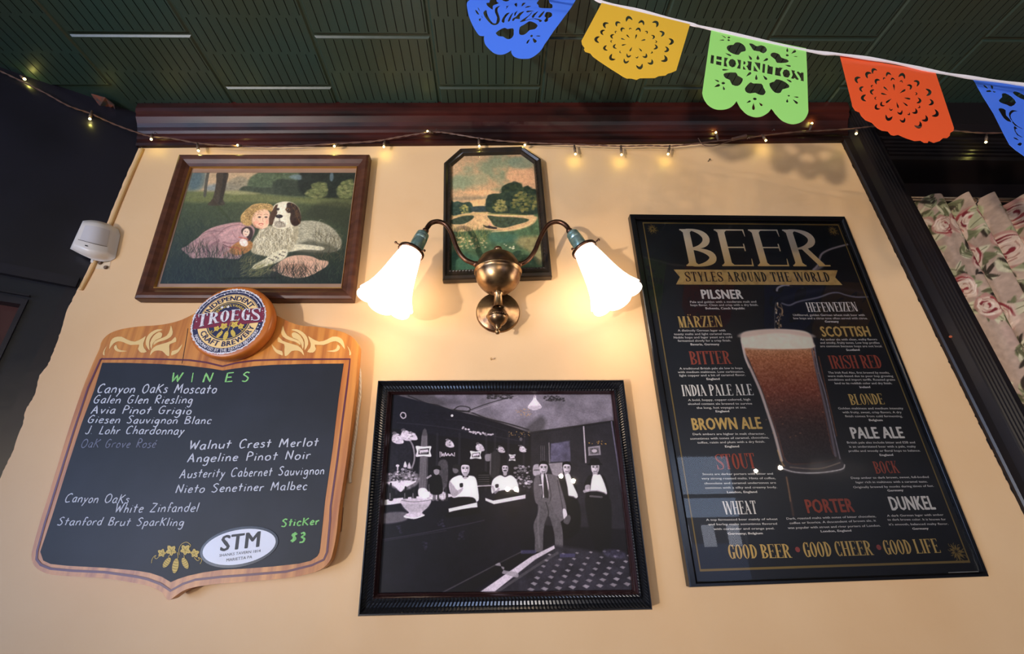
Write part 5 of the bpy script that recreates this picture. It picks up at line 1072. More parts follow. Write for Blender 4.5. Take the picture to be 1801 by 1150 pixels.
z1 = lambda x, y: zpx(ZB, x, y); zo = lambda x, y: zpx(ZO, x, y); zl = lambda x, y: zpx(ZL, x, y)
outer = [z1(262, 262), z1(268, 240), z1(278, 224), z1(300, 206), z1(340, 192), z1(400, 183), z1(450, 180), z1(500, 173), z1(545, 160), z1(590, 138), z1(640, 110), z1(710, 98), z1(780, 108), z1(850, 136), z1(890, 156), z1(925, 172), z1(960, 181), z1(1005, 184), z1(1055, 192), z1(1100, 204), z1(1132, 222), z1(1148, 244), z1(1150, 268),
         z1(1141, 380), z1(1127, 500), z1(1108, 650), z1(1085, 800)] + [zl(*p) for p in ((1590, 250), (1562, 395), (1532, 475), (1455, 540), (1300, 585), (1100, 610), (850, 632), (650, 646), (480, 672), (400, 700), (340, 742), (294, 770), (262, 742), (240, 710), (175, 676), (100, 652), (0, 633))] + [z1(280, 1046), z1(180, 1040), z1(100, 1034), z1(60, 1020), z1(38, 1000), z1(30, 975), z1(35, 940), z1(60, 850), z1(95, 740), z1(150, 560), z1(200, 410), z1(240, 310)]
def catm(P, n=3, sharp=()):
    return [tuple(p) for p in smooth_path(P, n, True)]
tip = outer.index(zl(294, 770))
O2 = catm(outer, 3)
slab_px('board', [O2], YB, YB + .022, HONEY, Bd)
inner = [zo(75, 367), zo(160, 367), zo(250, 368), zo(450, 375), zo(600, 383), zo(720, 396), zo(800, 406), zo(868, 418), zo(950, 405), zo(1080, 389), zo(1200, 381), zo(1400, 375), zo(1550, 373), zo(1668, 372), z1(1082, 430), z1(1062, 600), z1(1036, 779)] + [zl(*p) for p in ((1462, 370), (1455, 405), (1440, 432), (1390, 466), (1300, 488), (1100, 510), (905, 525), (700, 536), (560, 556), (440, 582), (360, 608), (308, 631), (240, 590), (150, 560), (60, 545), (0, 538))] + [z1(280, 1010), z1(150, 1003), z1(95, 997), z1(70, 985), z1(60, 955), z1(100, 835), z1(150, 675), z1(200, 520), z1(245, 400)]
slab_px('chalkboard_panel', [inner], YB - .0006, YB + .001, SLATE, Bd)
# maroon line, as a raised ribbon
red = [zo(65, 342), zo(300, 341), zo(500, 345), zo(650, 350), zo(760, 365), zo(868, 391), zo(960, 368), zo(1080, 352), zo(1250, 346), zo(1500, 344), zo(1710, 343), z1(1112, 380), z1(1096, 500), z1(1078, 640), z1(1055, 800)] + [zl(*p) for p in ((1540, 150), (1516, 400), (1490, 458), (1400, 500), (1200, 550), (900, 575), (700, 590), (500, 612), (400, 645), (308, 697), (230, 645), (130, 608), (60, 592), (0, 582))] + [z1(280, 1025), z1(170, 1020), z1(95, 1013), z1(62, 1000), z1(47, 980), z1(50, 950), z1(75, 860), z1(125, 700), z1(175, 540), z1(225, 390)]
P = [onY(*p, YB - .0005) for p in red]; P2 = [(p[0], p[2]) for p in P + [P[0]]]; V, Fc = ribbon(P2, .0042)
mesh('maroon_line', [(v[0], YB - .0007, v[1]) for v in V], Fc, MAROON, Bd)
mb = MB(); P = [onY(*zo(x, y), YB - .0006) for x, y in ((640, 140), (622, 250), (600, 372))]; V, Fc = ribbon([(p[0], p[2]) for p in P], .0012); mb.add([(v[0], YB - .0006, v[1]) for v in V], Fc); mb.obj('board_crack', BLK, Bd)
# painted scrolls, the right one mirrored
L_ = [[(120, 275), (130, 225), (155, 200), (200, 195), (240, 215), (290, 228), (340, 205), (362, 192), (345, 240), (350, 270), (368, 295), (330, 300), (310, 275), (318, 248), (260, 250), (215, 232), (180, 225), (150, 240), (130, 265)],
      [(152, 262), (168, 248), (175, 272), (200, 285), (238, 290), (190, 296), (160, 284)], [(105, 255), (85, 285), (78, 310), (90, 318), (90, 290)],
      [(385, 285), (362, 245), (368, 200), (398, 165), (440, 146), (473, 150), (440, 162), (410, 182), (388, 215), (384, 250)],
      [(398, 278), (390, 235), (413, 190), (448, 166), (470, 175), (462, 202), (430, 215), (408, 242)],
      [(412, 250), (420, 225), (460, 207), (500, 188), (520, 152), (528, 122), (540, 165), (528, 195), (490, 217), (450, 228), (428, 240)],
      [(390, 320), (398, 285), (430, 255), (480, 240), (530, 222), (556, 196), (562, 228), (520, 245), (518, 280), (516, 322), (495, 315), (470, 290), (430, 287), (405, 300)],
      [(530, 318), (535, 290), (570, 280), (603, 243), (590, 278), (570, 302), (545, 314)]]
for m_ in (0, 1):
    mb = MB()
    for q in L_:
        q2 = [(1795 - x, y) for x, y in q] if m_ else q
        flat_px(mb, [[zo(*p) for p in catm(q2, 2)]], YB - .0006)
    mb.obj('painted_scroll', ORN, Bd)
def chalk(name, txt, a, b, h, m, wd=.085):
    mb = MB(); place_text(mb, hand(txt, wd), a, b, h, YB - .0012, ZB); return mb
for t, a, b, h in (('Canyon OaKs Moscato', (253, 410), (663, 412), 31), ('Galen Glen Riesling', (240, 446), (580, 447), 28), ('Avia Pinot Grigio', (232, 481), (577, 484), 27), ('Giesen Sauvignon Blanc', (220, 514), (645, 517), 26), ('J. Lohr Chardonnay', (212, 551), (552, 553), 28),
                   ('Walnut Crest Merlot', (568, 605), (1012, 593), 30), ('Angeline Pinot Noir', (562, 649), (985, 637), 30), ('Austerity Cabernet Sauvignon', (535, 703), (1032, 690), 30), ('Nieto Senetiner Malbec', (522, 754), (974, 742), 29),
                   ('Canyon OaKs', (142, 785), (362, 789), 30), ('White Zinfandel', (313, 821), (600, 817), 31), ('Stanford Brut SparKling', (117, 864), (550, 867), 28)):
    WL = MB(); place_text(WL, hand(t), a, b, h, YB - .0012, ZB); WL.obj('chalk_lettering', CHALK, Bd)
mb = MB(); place_text(mb, hand("Oak Grove Rose'".replace('k', 'K')), (197, 598), (455, 598), 29, YB - .0012, ZB); mb.obj('faded_lettering', CHALKF, Bd)['label'] = 'fainter chalk line, Oak Grove Rose'
for a_ in tuple((hand(ch_, .12), (x_, 374), (x_ + w_, 374 - .01 * (x_ - 505)), 32) for ch_, x_, w_ in (('W', 505, 38), ('I', 577, 5), ('N', 615, 33), ('E', 692, 26), ('S', 750, 25))) + ((hand('SticKer', .16), (885, 869), (1015, 862), 26), (hand('$3', .17), (916, 924), (968, 921), 33)):
    mb = MB(); place_text(mb, *a_, YB - .0012, ZB); mb.obj('green_lettering', GCH, Bd)['label'] = 'green chalk lettering'
# hops and vine leaves, in gold
def leafshape(c, r, rot, n=5):
    P = []
    for i in range(n * 4):
        a = rot + 2 * PI * i / (n * 4); q = (1, .86, .62, .80)[i % 4] * r; q *= .8 + .3 * math.cos((a - rot) / 2) ** 2; P.append((c[0] + q * math.cos(a), c[1] + q * math.sin(a)))
    return P
def hops(fn, add, s=1.0, veins=None, vadd=None):
    """fn(x, y) maps zoom-like coordinates (centre 350,440; scale ~ZL) to the surface"""
    for c, r, rot in (((315, 390), 46, -2.2), ((243, 408), 36, -2.6), ((420, 385), 46, -.9), ((490, 410), 38, -.4)): add([fn(*p) for p in leafshape(c, r, rot)])
    for (cx, cy, an, L, Wd) in ((278, 480, 2.2, 46, 21), (345, 505, 1.75, 58, 24), (420, 485, 1.15, 46, 22)):
        P = [(cx + L * math.cos(t) * math.cos(an) - Wd * math.sin(t) * math.sin(an), cy + L * math.cos(t) * math.sin(an) + Wd * math.sin(t) * math.cos(an)) for t in np.linspace(0, 2 * PI, 17)[:-1]]
        add([fn(*p) for p in P])
        if vadd:
            for k in range(-2, 3):
                q = k * L * .36; x, y = cx + q * math.cos(an), cy + q * math.sin(an); wq = Wd * .9 * math.sqrt(max(.1, 1 - (k / 2.8) ** 2))
                vadd([fn(x - wq * math.sin(an) * t_ + 5 * (1 - t_ * t_) * math.cos(an), y + wq * math.cos(an) * t_ + 5 * (1 - t_ * t_) * math.sin(an)) for t_ in (-1, -.5, 0, .5, 1)], 2.2)
    if vadd:
        for c, r, rot in (((315, 390), 40, -2.2), ((243, 408), 30, -2.6), ((420, 385), 40, -.9), ((490, 410), 32, -.4)):
            for k in range(5): a = rot + 2 * PI * k / 5; vadd([fn(*c), fn(c[0] + r * .8 * math.cos(a), c[1] + r * .8 * math.sin(a))], 1.6)
def tendrils(fn, add):
    for P in ([(375, 420), (372, 380), (390, 340), (430, 322), (462, 345), (450, 368)], [(225, 425), (200, 450), (185, 440), (195, 425), (180, 432), (165, 455), (160, 485)], [(490, 440), (515, 465), (530, 455), (520, 440), (540, 448), (548, 465), (535, 490)], [(360, 400), (365, 440), (350, 460)], [(300, 420), (290, 440)], [(410, 425), (415, 445)]):
        add([fn(*p) for p in smooth_path(P, 4)], 3.2)
HG = mat('hop_gold', (212, 180, 78), .5); HV = mat('hop_dark_line', (74, 62, 34), .6)
mb = MB(); mv = MB(); Yh = YB - .0013
def addp(P, mb=mb):
    flat, tr = tri2d([P]); mb.add([onY(*p, Yh) for p in flat], tr)
def addl(P, w_, mb_=None, Yq=None):
    q = [onY(*p, Yh) for p in P]; V, Fc = ribbon([(a[0], a[2]) for a in q], w_ * .00028); (mb_ or mb).add([(v[0], Yq or Yh, v[1]) for v in V], Fc)
hops(zl, addp, vadd=lambda P, w_: addl(P, w_, mv, Yh - .0003)); tendrils(zl, addl)
mb.obj('hop_ornament', HG, Bd); mv.obj('hop_veins', HV, Bd)
# oval sticker
Ys = YB - .0018; cS = onY(*zl(840, 357), Ys); e1 = onY(*zl(538, 395), Ys); e2 = onY(*zl(1141, 318), Ys); ax = (e2 - e1) / 2; aL = np.linalg.norm(ax); ux = ax / aL; uy = np.array([-ux[2], 0, ux[0]])
t_ = onY(*zl(840, 195), Ys)[2] - onY(*zl(840, 518), Ys)[2]; bL = t_ / 2 * .97
St = MB(); n = 48
def ell(k, dy): return [cS + ux * aL * k * math.cos(a) + uy * (bL - aL * (1 - k)) * math.sin(a) + np.array([0, dy, 0]) for a in np.linspace(0, 2 * PI, n + 1)[:-1]]
mb = MB(); mb.add(ell(1, 0), [tuple(range(n))[::-1]], 0); mb.add(ell(.935, -.0003), [tuple(range(n))[::-1]], 1); mb.add(ell(1, 0) + ell(1, .001), [(i, (i + 1) % n, n + (i + 1) % n, n + i) for i in range(n)], 0)
stk = mb.obj('oval_sticker', [mat('sticker_black', (16, 15, 18), .25), mat('sticker_white', (226, 226, 236), .2)], Bd); stk['label'] = 'white oval sticker with black rim'
mb = MB(); place_text(mb, sans('STM', .03, space=1.05), (687, 393), (992, 356), 118, Ys - .0006, ZL, cap=caph()); place_text(mb, sans('SHANKS TAVERN 1814'), (683, 436), (1002, 398), 21, Ys - .0006, ZL, cap=caph()); place_text(mb, sans('MARIETTA PA'), (738, 472), (936, 446), 22, Ys - .0006, ZL, cap=caph())
mb.obj('sticker_lettering', BLK, stk)
# round badge
YF = -.072; cB = onY(*zpx(ZT, 660, 565), YF); RB = np.linalg.norm(onY(*zpx(ZT, 1206, 565), YF) - onY(*zpx(ZT, 112, 565), YF)) / 2
mb = MB(); mb.lathe([(.0001, .0), (RB * .93, 0), (RB * .97, -.0015), (RB, -.005), (RB, -.022), (RB * .98, -.030), (.001, -.030)], cB, (0, -1, 0), 64)
bdg = mb.obj('badge_disc', mat('orange_stained_wood', (202, 116, 44), .35, noise=(10, (170, 88, 32), .35, .7), stretch=(3, 1, .4)), Bd, True)
cL = onY(*zpx(ZT, 632, 565), YF - .0005); RL = np.linalg.norm(onY(*zpx(ZT, 1135, 565), YF) - onY(*zpx(ZT, 142, 565), YF)) / 2
rotL = math.radians(7); UL = np.array([math.cos(rotL), 0, math.sin(rotL)]); VL = np.array([-math.sin(rotL), 0, math.cos(rotL)])
def lay(P, k): return [cL + UL * p[0] * RL + VL * p[1] * RL - np.array([0, .00012 * k + (.00002 * p[2] if len(p) > 2 else 0), 0]) for p in P]
def ring(r0, r1, a0=0, a1=360, n=72, jag=0, seed=1):
    R = random.Random(seed); P = []; 
    for i in range(n + 1):
        a = math.radians(a0 + (a1 - a0) * i / n); P.append((r1 * math.cos(a) * (1 + jag * R.uniform(-1, .4)), r1 * math.sin(a) * (1 + jag * R.uniform(-1, .4)))); P.append((r0 * math.cos(a), r0 * math.sin(a)))
    return P, [(2 * i, 2 * i + 2, 2 * i + 3, 2 * i + 1) for i in range(n)]
LW = mat('label_white_scuffed', (226, 220, 224), .5, noise=(200, (150, 140, 150), .5, .7)); LN = mat('label_navy', (34, 34, 74), .45, noise=(160, (26, 26, 58), .4, .7)); LC = mat('label_cream', (244, 206, 138), .45); LM = mat('label_maroon', (124, 34, 56), .4, noise=(200, (150, 90, 100), .68, .8)); LG = mat('label_gold', (222, 190, 80), .45)
mb = MB()
V, Fc = ring(.9, 1.0, 0, 360, 200, .03); mb.add(lay(V, 0), Fc, 0)
V, Fc = ring(.0, .955, 0, 360, 140, .012, 5); mb.add(lay(V, 1), Fc, 1)
V, Fc = ring(.885, .90, 5, 178); mb.add(lay(V, 2), Fc, 0)
V, Fc = ring(.56, .82); mb.add(lay(V, 2), Fc, 2)
V, Fc = ring(.795, .808, 0, 180); mb.add(lay(V, 3), Fc, 1)
V, Fc = ring(.0, .59); mb.add(lay(V, 3), Fc, 1)
V, Fc = ring(.545, .56); mb.add(lay(V, 4), Fc, 4)
mb.add(lay([(-.93, -.16), (.955, -.16), (.93, .3), (-.90, .3)], 5), [(0, 1, 2, 3)], 3)
lab = mb.obj('brewery_label', [LW, LN, LC, LM, LG], Bd); lab['label'] = 'round scuffed blue, cream and maroon brewery label'
R_ = random.Random(9); mb = MB()
for i in range(150):
    a = R_.uniform(0, 2 * PI) if i % 3 else R_.uniform(PI * .3, PI * .85); r = R_.uniform(.86, .985); q = R_.uniform(.006, .022); P = [(r * math.cos(a) + q * math.cos(b) * R_.uniform(.4, 1.4), r * math.sin(a) + q * math.sin(b) * R_.uniform(.4, 1.4)) for b in np.linspace(0, 2 * PI, 7)[:-1]]; mb.add(lay(P, 6), [tuple(range(6))])
mb.obj('paint_scuffs', LW, lab)
mb = MB()
def arc(txt, R, mid, h, flip=False, bold=.02, k=0, sq=1.0, lift=7, sp=1.0):
    V, Fc = bend(sans(txt, bold, space=sp), R, math.radians(mid), flip, sq, caph(), h); mb.add(lay(V, lift), Fc, k)
arc('INDEPENDENT', .625, 92, .14, False, .035, 0, .98, sp=1.02); arc('CRAFT BREWERY', .625, -90, .145, True, .035, 0, 1.05, sp=1.1)
arc('PENNSYLVANIA', .43, 92, .075, False, .02, 1, .98, sp=1.1); arc('HANDCRAFTED BY THE TROEGS BROTHERS', .84, -92, .085, True, .03, 2, .86)
V, Fc = serif_text('TROEGS', T=.17, t=.05, s=.05, wd=.52, gap=.10); w_ = V[:, 0].max(); u = V[:, 0] / w_ * 2 - 1
hh = .40; yb = -.10 + .10 * (1 - u ** 2); V2 = np.stack([u * .84, yb + V[:, 1] * (hh - .06 * (1 - u ** 2)) - .02, V[:, 2]], 1); mb.add(lay([(p[0] + .012, p[1] - .015, p[2]) for p in V2], 7), Fc, 0); mb.add(lay(V2, 8), Fc, 2)
for x in (-.22, -.06): 
    P = [(x + .035 * math.cos(a), .43 + .035 * math.sin(a)) for a in np.linspace(0, 2 * PI, 13)[:-1]]; mb.add(lay(P, 8), [tuple(range(12))], 2)
mb.obj('label_lettering', [LN, LG, LW], lab)
mb = MB(); mv = MB(); fn = lambda x, y: ((x - 355) / 400, -.30 - (y - 440) / 400)
def adb(P, k=9): flat, tr = tri2d([P]); mb.add(lay(flat, k), tr)
def adl(P, w_, m_=None, k=9): V, Fc = ribbon(P, w_ / 320); (m_ or mb).add(lay(V, k), Fc)
hops(fn, adb, vadd=lambda P, w_: adl(P, w_, mv, 10)); tendrils(fn, adl); mb.obj('label_hops', LG, lab); mv.obj('label_hop_veins', HV, lab)
# mounting block and rope
blk = [z1(1085, 800), z1(1092, 803), z1(1085, 885), z1(1076, 893), z1(1060, 893), z1(1060, 800)]
slab_px('mounting_block', [blk], YB + .024, -.001, mat('brown_block', (136, 74, 36), .5), Bd)
for q in ([(330, 300), (700, 300), (700, 380), (330, 380)], [(200, 900), (330, 900), (330, 960), (200, 960)]):
    slab_px('mounting_block', [[z1(*p) for p in q]], YB + .022, -.0005, mat('brown_block', (136, 74, 36), .5), Bd)
rp_ = smooth_path([onY(*z1(x, y), -.014) for x, y in ((1142, 318), (1150, 322), (1156, 345), (1156, 420), (1149, 480), (1141, 555), (1134, 600), (1128, 655), (1122, 690), (1122, 718))], 10)
mb = MB(); m = len(rp_)
for ph in (0, PI * 2 / 3, PI * 4 / 3):
    mb.tube([p + np.array([math.cos(i * .9 + ph), math.sin(i * .9 + ph), 0]) * .0016 for i, p in enumerate(rp_)], .0019, 6)
tag(mb.obj('hanging_rope', mat('white_cotton_rope', (222, 206, 184), .8), None, True), 'thin white twisted rope hanging beside the right edge of the wine chalkboard', 'rope')

# ================================================================ BRASS SCONCE
BRASS = mat('aged_brass', (176, 142, 100), .3, .95, noise=(26, (96, 70, 54), .38, .66), bump=(50, .08, .001))
DBRASS = mat('dark_brown_brass', (104, 72, 54), .35, .9, noise=(30, (64, 44, 36), .4, .7))
SIL = mat('tarnished_nickel', (170, 196, 188), .28, .7, noise=(50, (120, 152, 142), .4, .65))
Sc = thing('wall_sconce', 'two-armed brass wall lamp with lit white bell glass shades', 'lamp', onY(876, 545, 0))
Pc = onY(876, 549, -.004); Rp = np.linalg.norm(onY(915, 549, 0) - onY(838, 549, 0)) / 2
mb = MB(); mb.lathe([(Rp, -.004), (Rp, .002), (Rp * .95, .006), (Rp * .86, .0065), (Rp * .82, .010), (Rp * .72, .011), (Rp * .68, .015), (Rp * .56, .016), (Rp * .52, .020), (Rp * .4, .022), (Rp * .3, .03), (.0001, .031)], Pc, (0, -1, 0), 48); mb.obj('wall_plate', BRASS, Sc, True)
Ya = -.078
c1 = onY(875, 557, -.062); r1_ = .0255
mb = MB(); mb.tube([Pc + np.array([0, -.02, 0]), c1], .010, 12)
prof = [(.0001, -r1_ - .021), (.0045, -r1_ - .020), (.0065, -r1_ - .015), (.0045, -r1_ - .010), (.003, -r1_ - .007), (.009, -r1_ - .003)]
prof += [(r1_ * math.cos(a), r1_ * math.sin(a)) for a in np.linspace(-1.2, -.05, 8)] + [(r1_ * 1.06, -.001), (r1_ * 1.06, .002), (r1_ * .98, .003)] + [(r1_ * .98 * math.cos(a), .003 + r1_ * .8 * math.sin(a)) for a in np.linspace(.1, 1.25, 6)]
mb.lathe(prof, c1, n=36); 
for k in range(40):
    a = k * 2 * PI / 40; mb.ball(c1 + np.array([math.cos(a) * r1_ * 1.06, math.sin(a) * r1_ * 1.06, .0005]), .0013, 4)
mb.obj('lower_ball', BRASS, Sc, True)
cb = onY(876, 480, Ya); R1 = np.linalg.norm(onY(918, 480, Ya) - onY(834, 480, Ya)) / 2 * .965
c1[1]
low = []
for a in np.linspace(-1.42, -.02, 12): low.append((R1 * math.cos(a), R1 * math.sin(a) * 1.0))
low += [(R1 * 1.035, -.0005), (R1 * 1.045, .002), (R1 * 1.03, .004), (R1 * .985, .005)]
up_ = []
for a in np.linspace(.08, 1.45, 14):
    rr = R1 * .985 * math.cos(a); h = .005 + R1 * .95 * math.sin(a)
    if abs(a - .7) < .06: rr *= 1.03
    up_.append((rr, h))
neck = [(.0135, -(cb[2] - c1[2]) + r1_ * .7), (.0105, -(cb[2] - c1[2]) + r1_ * .85), (.0095, -R1 - .006), (.0125, -R1 - .003), (.013, -R1 * .99)]
mb = MB(); mb.lathe(neck + low, cb, n=48); mb.obj('lower_body', BRASS, Sc, True)
mb = MB(); mb.lathe([(R1 * .985, .004)] + up_ + [(.009, R1 + .0), (.0085, R1 + .006), (.0105, R1 + .0085), (.0112, R1 + .0125), (.0095, R1 + .017), (.005, R1 + .0195), (.0001, R1 + .020)], cb, n=48); mb.obj('upper_body', mat('brown_brass', (146, 110, 80), .33, .92, noise=(24, (84, 58, 46), .38, .64)), Sc, True)
sh_m = bpy.data.materials.new('white_opal_glass'); sh_m.use_nodes = True; b_ = sh_m.node_tree.nodes['Principled BSDF']
b_.inputs['Base Color'].default_value = (.86, .80, .74, 1); b_.inputs['Roughness'].default_value = .25
b_.inputs['Emission Color'].default_value = (1, .86, .70, 1); b_.inputs['Emission Strength'].default_value = 5.5
BULB = emit('lamp_bulb_glow', (255, 214, 160), 14)
arms = {'l': [(762, 336), (735, 326), (700, 308), (668, 270), (645, 220), (626, 165), (600, 120), (572, 101), (540, 95), (508, 104), (488, 128), (478, 146)],
        'r': [(1008, 336), (1036, 326), (1066, 303), (1098, 255), (1118, 205), (1140, 158), (1166, 118), (1200, 99), (1232, 97), (1262, 110), (1282, 130), (1290, 146)]}
ends = {'l': ((472, 148), (398, 262), (268, 545)), 'r': ((1296, 146), (1372, 250), (1545, 520))}
for sd in ('l', 'r'):
    P = arms[sd]; n = len(P); W = [onY(*zpx(ZS, *p), Ya - .018 * (i / (n - 1))) for i, p in enumerate(P)]
    mb = MB(); mb.tube(smooth_path(W, 5), .0062, 12); mb.ball(W[0], .0085, 8); mb.ball(W[-1] + (W[-1] - W[-2]) * .1, .0088, 8); mb.obj('curved_arm', DBRASS, Sc, True)
    s0 = onY(*zpx(ZS, *ends[sd][0]), Ya - .018); nk = onY(*zpx(ZS, *ends[sd][1]), Ya - .028); op = onY(*zpx(ZS, *ends[sd][2]), Ya - .040)
    axs = (op - s0) / np.linalg.norm(op - s0); Ls = np.linalg.norm(nk - s0)
    mb = MB(); mb.lathe([(.0001, -.002), (.006, -.001), (.0065, .004), (.012, .007), (.0155, .011), (.0165, .016), (.0155, .018), (.0165, .020), (.0175, .030), (.0165, .031), (.0178, .033), (.0180, Ls * .9), (.0150, Ls)], s0, axs, 28)
    for k in range(14): a = k * 2 * PI / 14; e = np.cross(axs, [0, 1, 0]); e /= np.linalg.norm(e); f_ = np.cross(axs, e); mb.ball(s0 + axs * .0125 + (e * math.cos(a) + f_ * math.sin(a)) * .0145, .0016, 4)
    mb.obj('lamp_socket', SIL, Sc, True)
    mb = MB(); r_n = .0288; mb.lathe([(.016, -.008), (.022, -.007), (r_n + .0015, -.002), (r_n + .0045, 0), (r_n + .0045, .005), (r_n + .002, .008), (r_n + .0005, .006), (r_n - .002, -.003), (.017, -.005)], nk, axs, 32)
    e = np.cross(axs, [0, 1, 0]); e /= np.linalg.norm(e); f_ = np.cross(axs, e)
    for a in (.5, 2.6, 4.7): d = e * math.cos(a) + f_ * math.sin(a); mb.tube([nk + d * (r_n + .002) + axs * .003, nk + d * (r_n + .012) + axs * .003], .0016, 6); mb.ball(nk + d * (r_n + .014) + axs * .003, .0034, 6)
    mb.obj('shade_ring', DBRASS, Sc, True)
    L = np.linalg.norm(op - nk) + .006
    pr = [(.0262, -.002), (.0268, .006), (.0300, L * .12), (.0345, L * .28), (.0390, L * .45), (.0435, L * .6), (.049, L * .74), (.0555, L * .86), (.0625, L * .95), (.0665, L), (.0650, L + .0006), (.0605, L * .95), (.0535, L * .86), (.0470, L * .74), (.0415, L * .6), (.0370, L * .45), (.0325, L * .28), (.0280, L * .12), (.0250, .006)]
    # scallops only near the rim
    ax_ = axs; u_ = np.cross(ax_, [1.0, 0, 0]); u_ /= np.linalg.norm(u_); v_ = np.cross(ax_, u_); V = []; n_ = 72
    for (r, h) in pr:
        t = max(0, h / L)
        for j in range(n_):
            an = 2 * PI * j / n_; q = abs(math.sin(an * 3)) ** .7 - .62; R_r = r * (1 + .10 * t ** 3 * q); H_ = h + .006 * t ** 5 * q
            V.append(nk + ax_ * H_ + R_r * (u_ * math.cos(an) + v_ * math.sin(an)))
    Fc = [(i * n_ + j, i * n_ + (j + 1) % n_, (i + 1) * n_ + (j + 1) % n_, (i + 1) * n_ + j) for i in range(len(pr) - 1) for j in range(n_)]
    mesh('glass_shade', V, Fc, sh_m, Sc, True)
    mb = MB(); bp_ = nk + axs * L * .42; mb.lathe([(.012, -L * .42), (.012, -.03), (.018, -.018), (.021, 0), (.018, .014), (.010, .021), (.0001, .023)], bp_, axs, 20); mb.obj('light_bulb', BULB, Sc, True)
    lt = light('sconce_light', 'POINT', bp_ + axs * .01, 1.25, (1.0, .80, .58), .02); lt.parent = None

# ================================================================ MOTION DETECTOR
ZD = (100, 360, 9.586)
PLA = mat('ivory_plastic', (226, 216, 206), .35); PLW = mat('lens_plastic', (208, 200, 198), .3)
Dt = thing('motion_detector', 'white plastic motion detector mounted in the corner at the left end of the wall', 'alarm sensor', onY(165, 425, 0))
tl = (436, 272); tr_ = (960, 372); br = (838, 915); bl = (222, 742)
def dpt(u, v, e=0.0):
    x = (tl[0] * (1 - u) + tr_[0] * u) * (1 - v) + (bl[0] * (1 - u) + br[0] * u) * v; y = (tl[1] * (1 - u) + tr_[1] * u) * (1 - v) + (bl[1] * (1 - u) + br[1] * u) * v
    y -= 55 * math.sin(PI * u) ** .8 * (1 - v) * .9; y += 62 * math.sin(PI * u) * (v) * .6
    Yq = -.022 - .030 * (1 - u) - .008 * math.sin(PI * u) - e
    if v > .85: Yq += .012 * (v - .85) / .15
    if v < .12: Yq += .010 * (.12 - v) / .12
    return onY(*zpx(ZD, x, y), Yq)
n = 16; V = []; Fc = []
for i in range(n + 1):
    for j in range(n + 1): V.append(dpt(j / n, i / n))
for i in range(n):
    for j in range(n): a = i * (n + 1) + j; Fc.append((a, a + n + 1, a + n + 2, a + 1))
per = [j for j in range(n + 1)] + [i * (n + 1) + n for i in range(1, n + 1)] + [n * (n + 1) + j for j in range(n - 1, -1, -1)] + [i * (n + 1) for i in range(n - 1, 0, -1)]
b0 = len(V); cW = (V[n] + V[n * (n + 1) + n]) / 2
for k in per:
    p = V[k]; i, j = divmod(k, n + 1); u = j / n
    V.append(np.array([p[0] + .004, min(-.0015, -.0015 - .018 * (1 - u)), p[2]]))
m = len(per)
for i in range(m): Fc.append((per[i], per[(i + 1) % m], b0 + (i + 1) % m, b0 + i))
Fc.append(tuple(b0 + i for i in range(m))[::-1])
mesh('housing', V, Fc, PLA, Dt, True)
V = []; Fc = []
for i in range(9):
    for j in range(13): V.append(dpt(.14 + .78 * j / 12, .16 + .46 * i / 8, .0008 + .002 * math.sin(PI * j / 12)))
for i in range(8):
    for j in range(12): a = i * 13 + j; Fc.append((a, a + 13, a + 14, a + 1))
mesh('lens_window', V, Fc, PLW, Dt, True)
mb = MB(); mb.tube([dpt(.10 + .84 * j / 16, .635, .0012) for j in range(17)], .0006, 5); mb.obj('housing_seam', mat('seam_grey', (112, 100, 92), .6), Dt)
mb = MB(); mb.add([dpt(.33, .725, .0008), dpt(.41, .725, .0008), dpt(.41, .755, .0008), dpt(.33, .755, .0008)], [(0, 3, 2, 1)]); mb.obj('indicator_window', BLK, Dt)
mb = MB(); mb.tube([onY(166, 446, -.012), onY(163, 462, -.003)], .0045, 8); mb.obj('mounting_bracket', PLA, Dt)

# nail in the wall
mb = MB(); p = onY(864, 633, 0); mb.tube([p + np.array([0, .002, 0]), p + np.array([0, -.010, .001])], .0012, 6); mb.tube([p + np.array([0, -.0095, 0]), p + np.array([0, -.0115, 0])], .0028, 8)
tag(mb.obj('picture_nail', mat('painted_nail', (206, 160, 104), .5, .3)), 'small bare nail sticking out of the wall below the brass lamp', 'nail')
mb = MB(); p = onY(1245, 284, 0); mb.tube([p + np.array([0, .002, 0]), p + np.array([.002, -.009, .0])], .0012, 6); mb.tube([p + np.array([.002, -.0085, 0]), p + np.array([.002, -.0105, 0])], .0026, 8)
tag(mb.obj('picture_nail', mat('dark_nail', (96, 80, 62), .5, .5)), 'small dark nail high on the wall above the beer poster', 'nail')

# torn ceiling flap in the left corner
mb = MB(); F0 = [onPlane(*p, (-.024, 0, 1), (0, 0, Z0 + 1.206 - .004)) for p in ((160, 166), (186, 170), (203, 180), (204, 196), (190, 192), (178, 182))]
V = [p + np.array([0, 0, -.006 * (i % 3)]) for i, p in enumerate(F0)]; mb.add(V + [v + np.array([0, 0, .003]) for v in V], [tuple(range(6)), tuple(range(6, 12))[::-1]] + [(i, (i + 1) % 6, 6 + (i + 1) % 6, 6 + i) for i in range(6)])
tag(mb.obj('paint_flap', mat('rust_brown_flap', (128, 66, 46), .6, noise=(60, (60, 60, 62), .4, .6))), 'torn rust-brown flap hanging at the broken ceiling corner by the dark wall', 'debris')

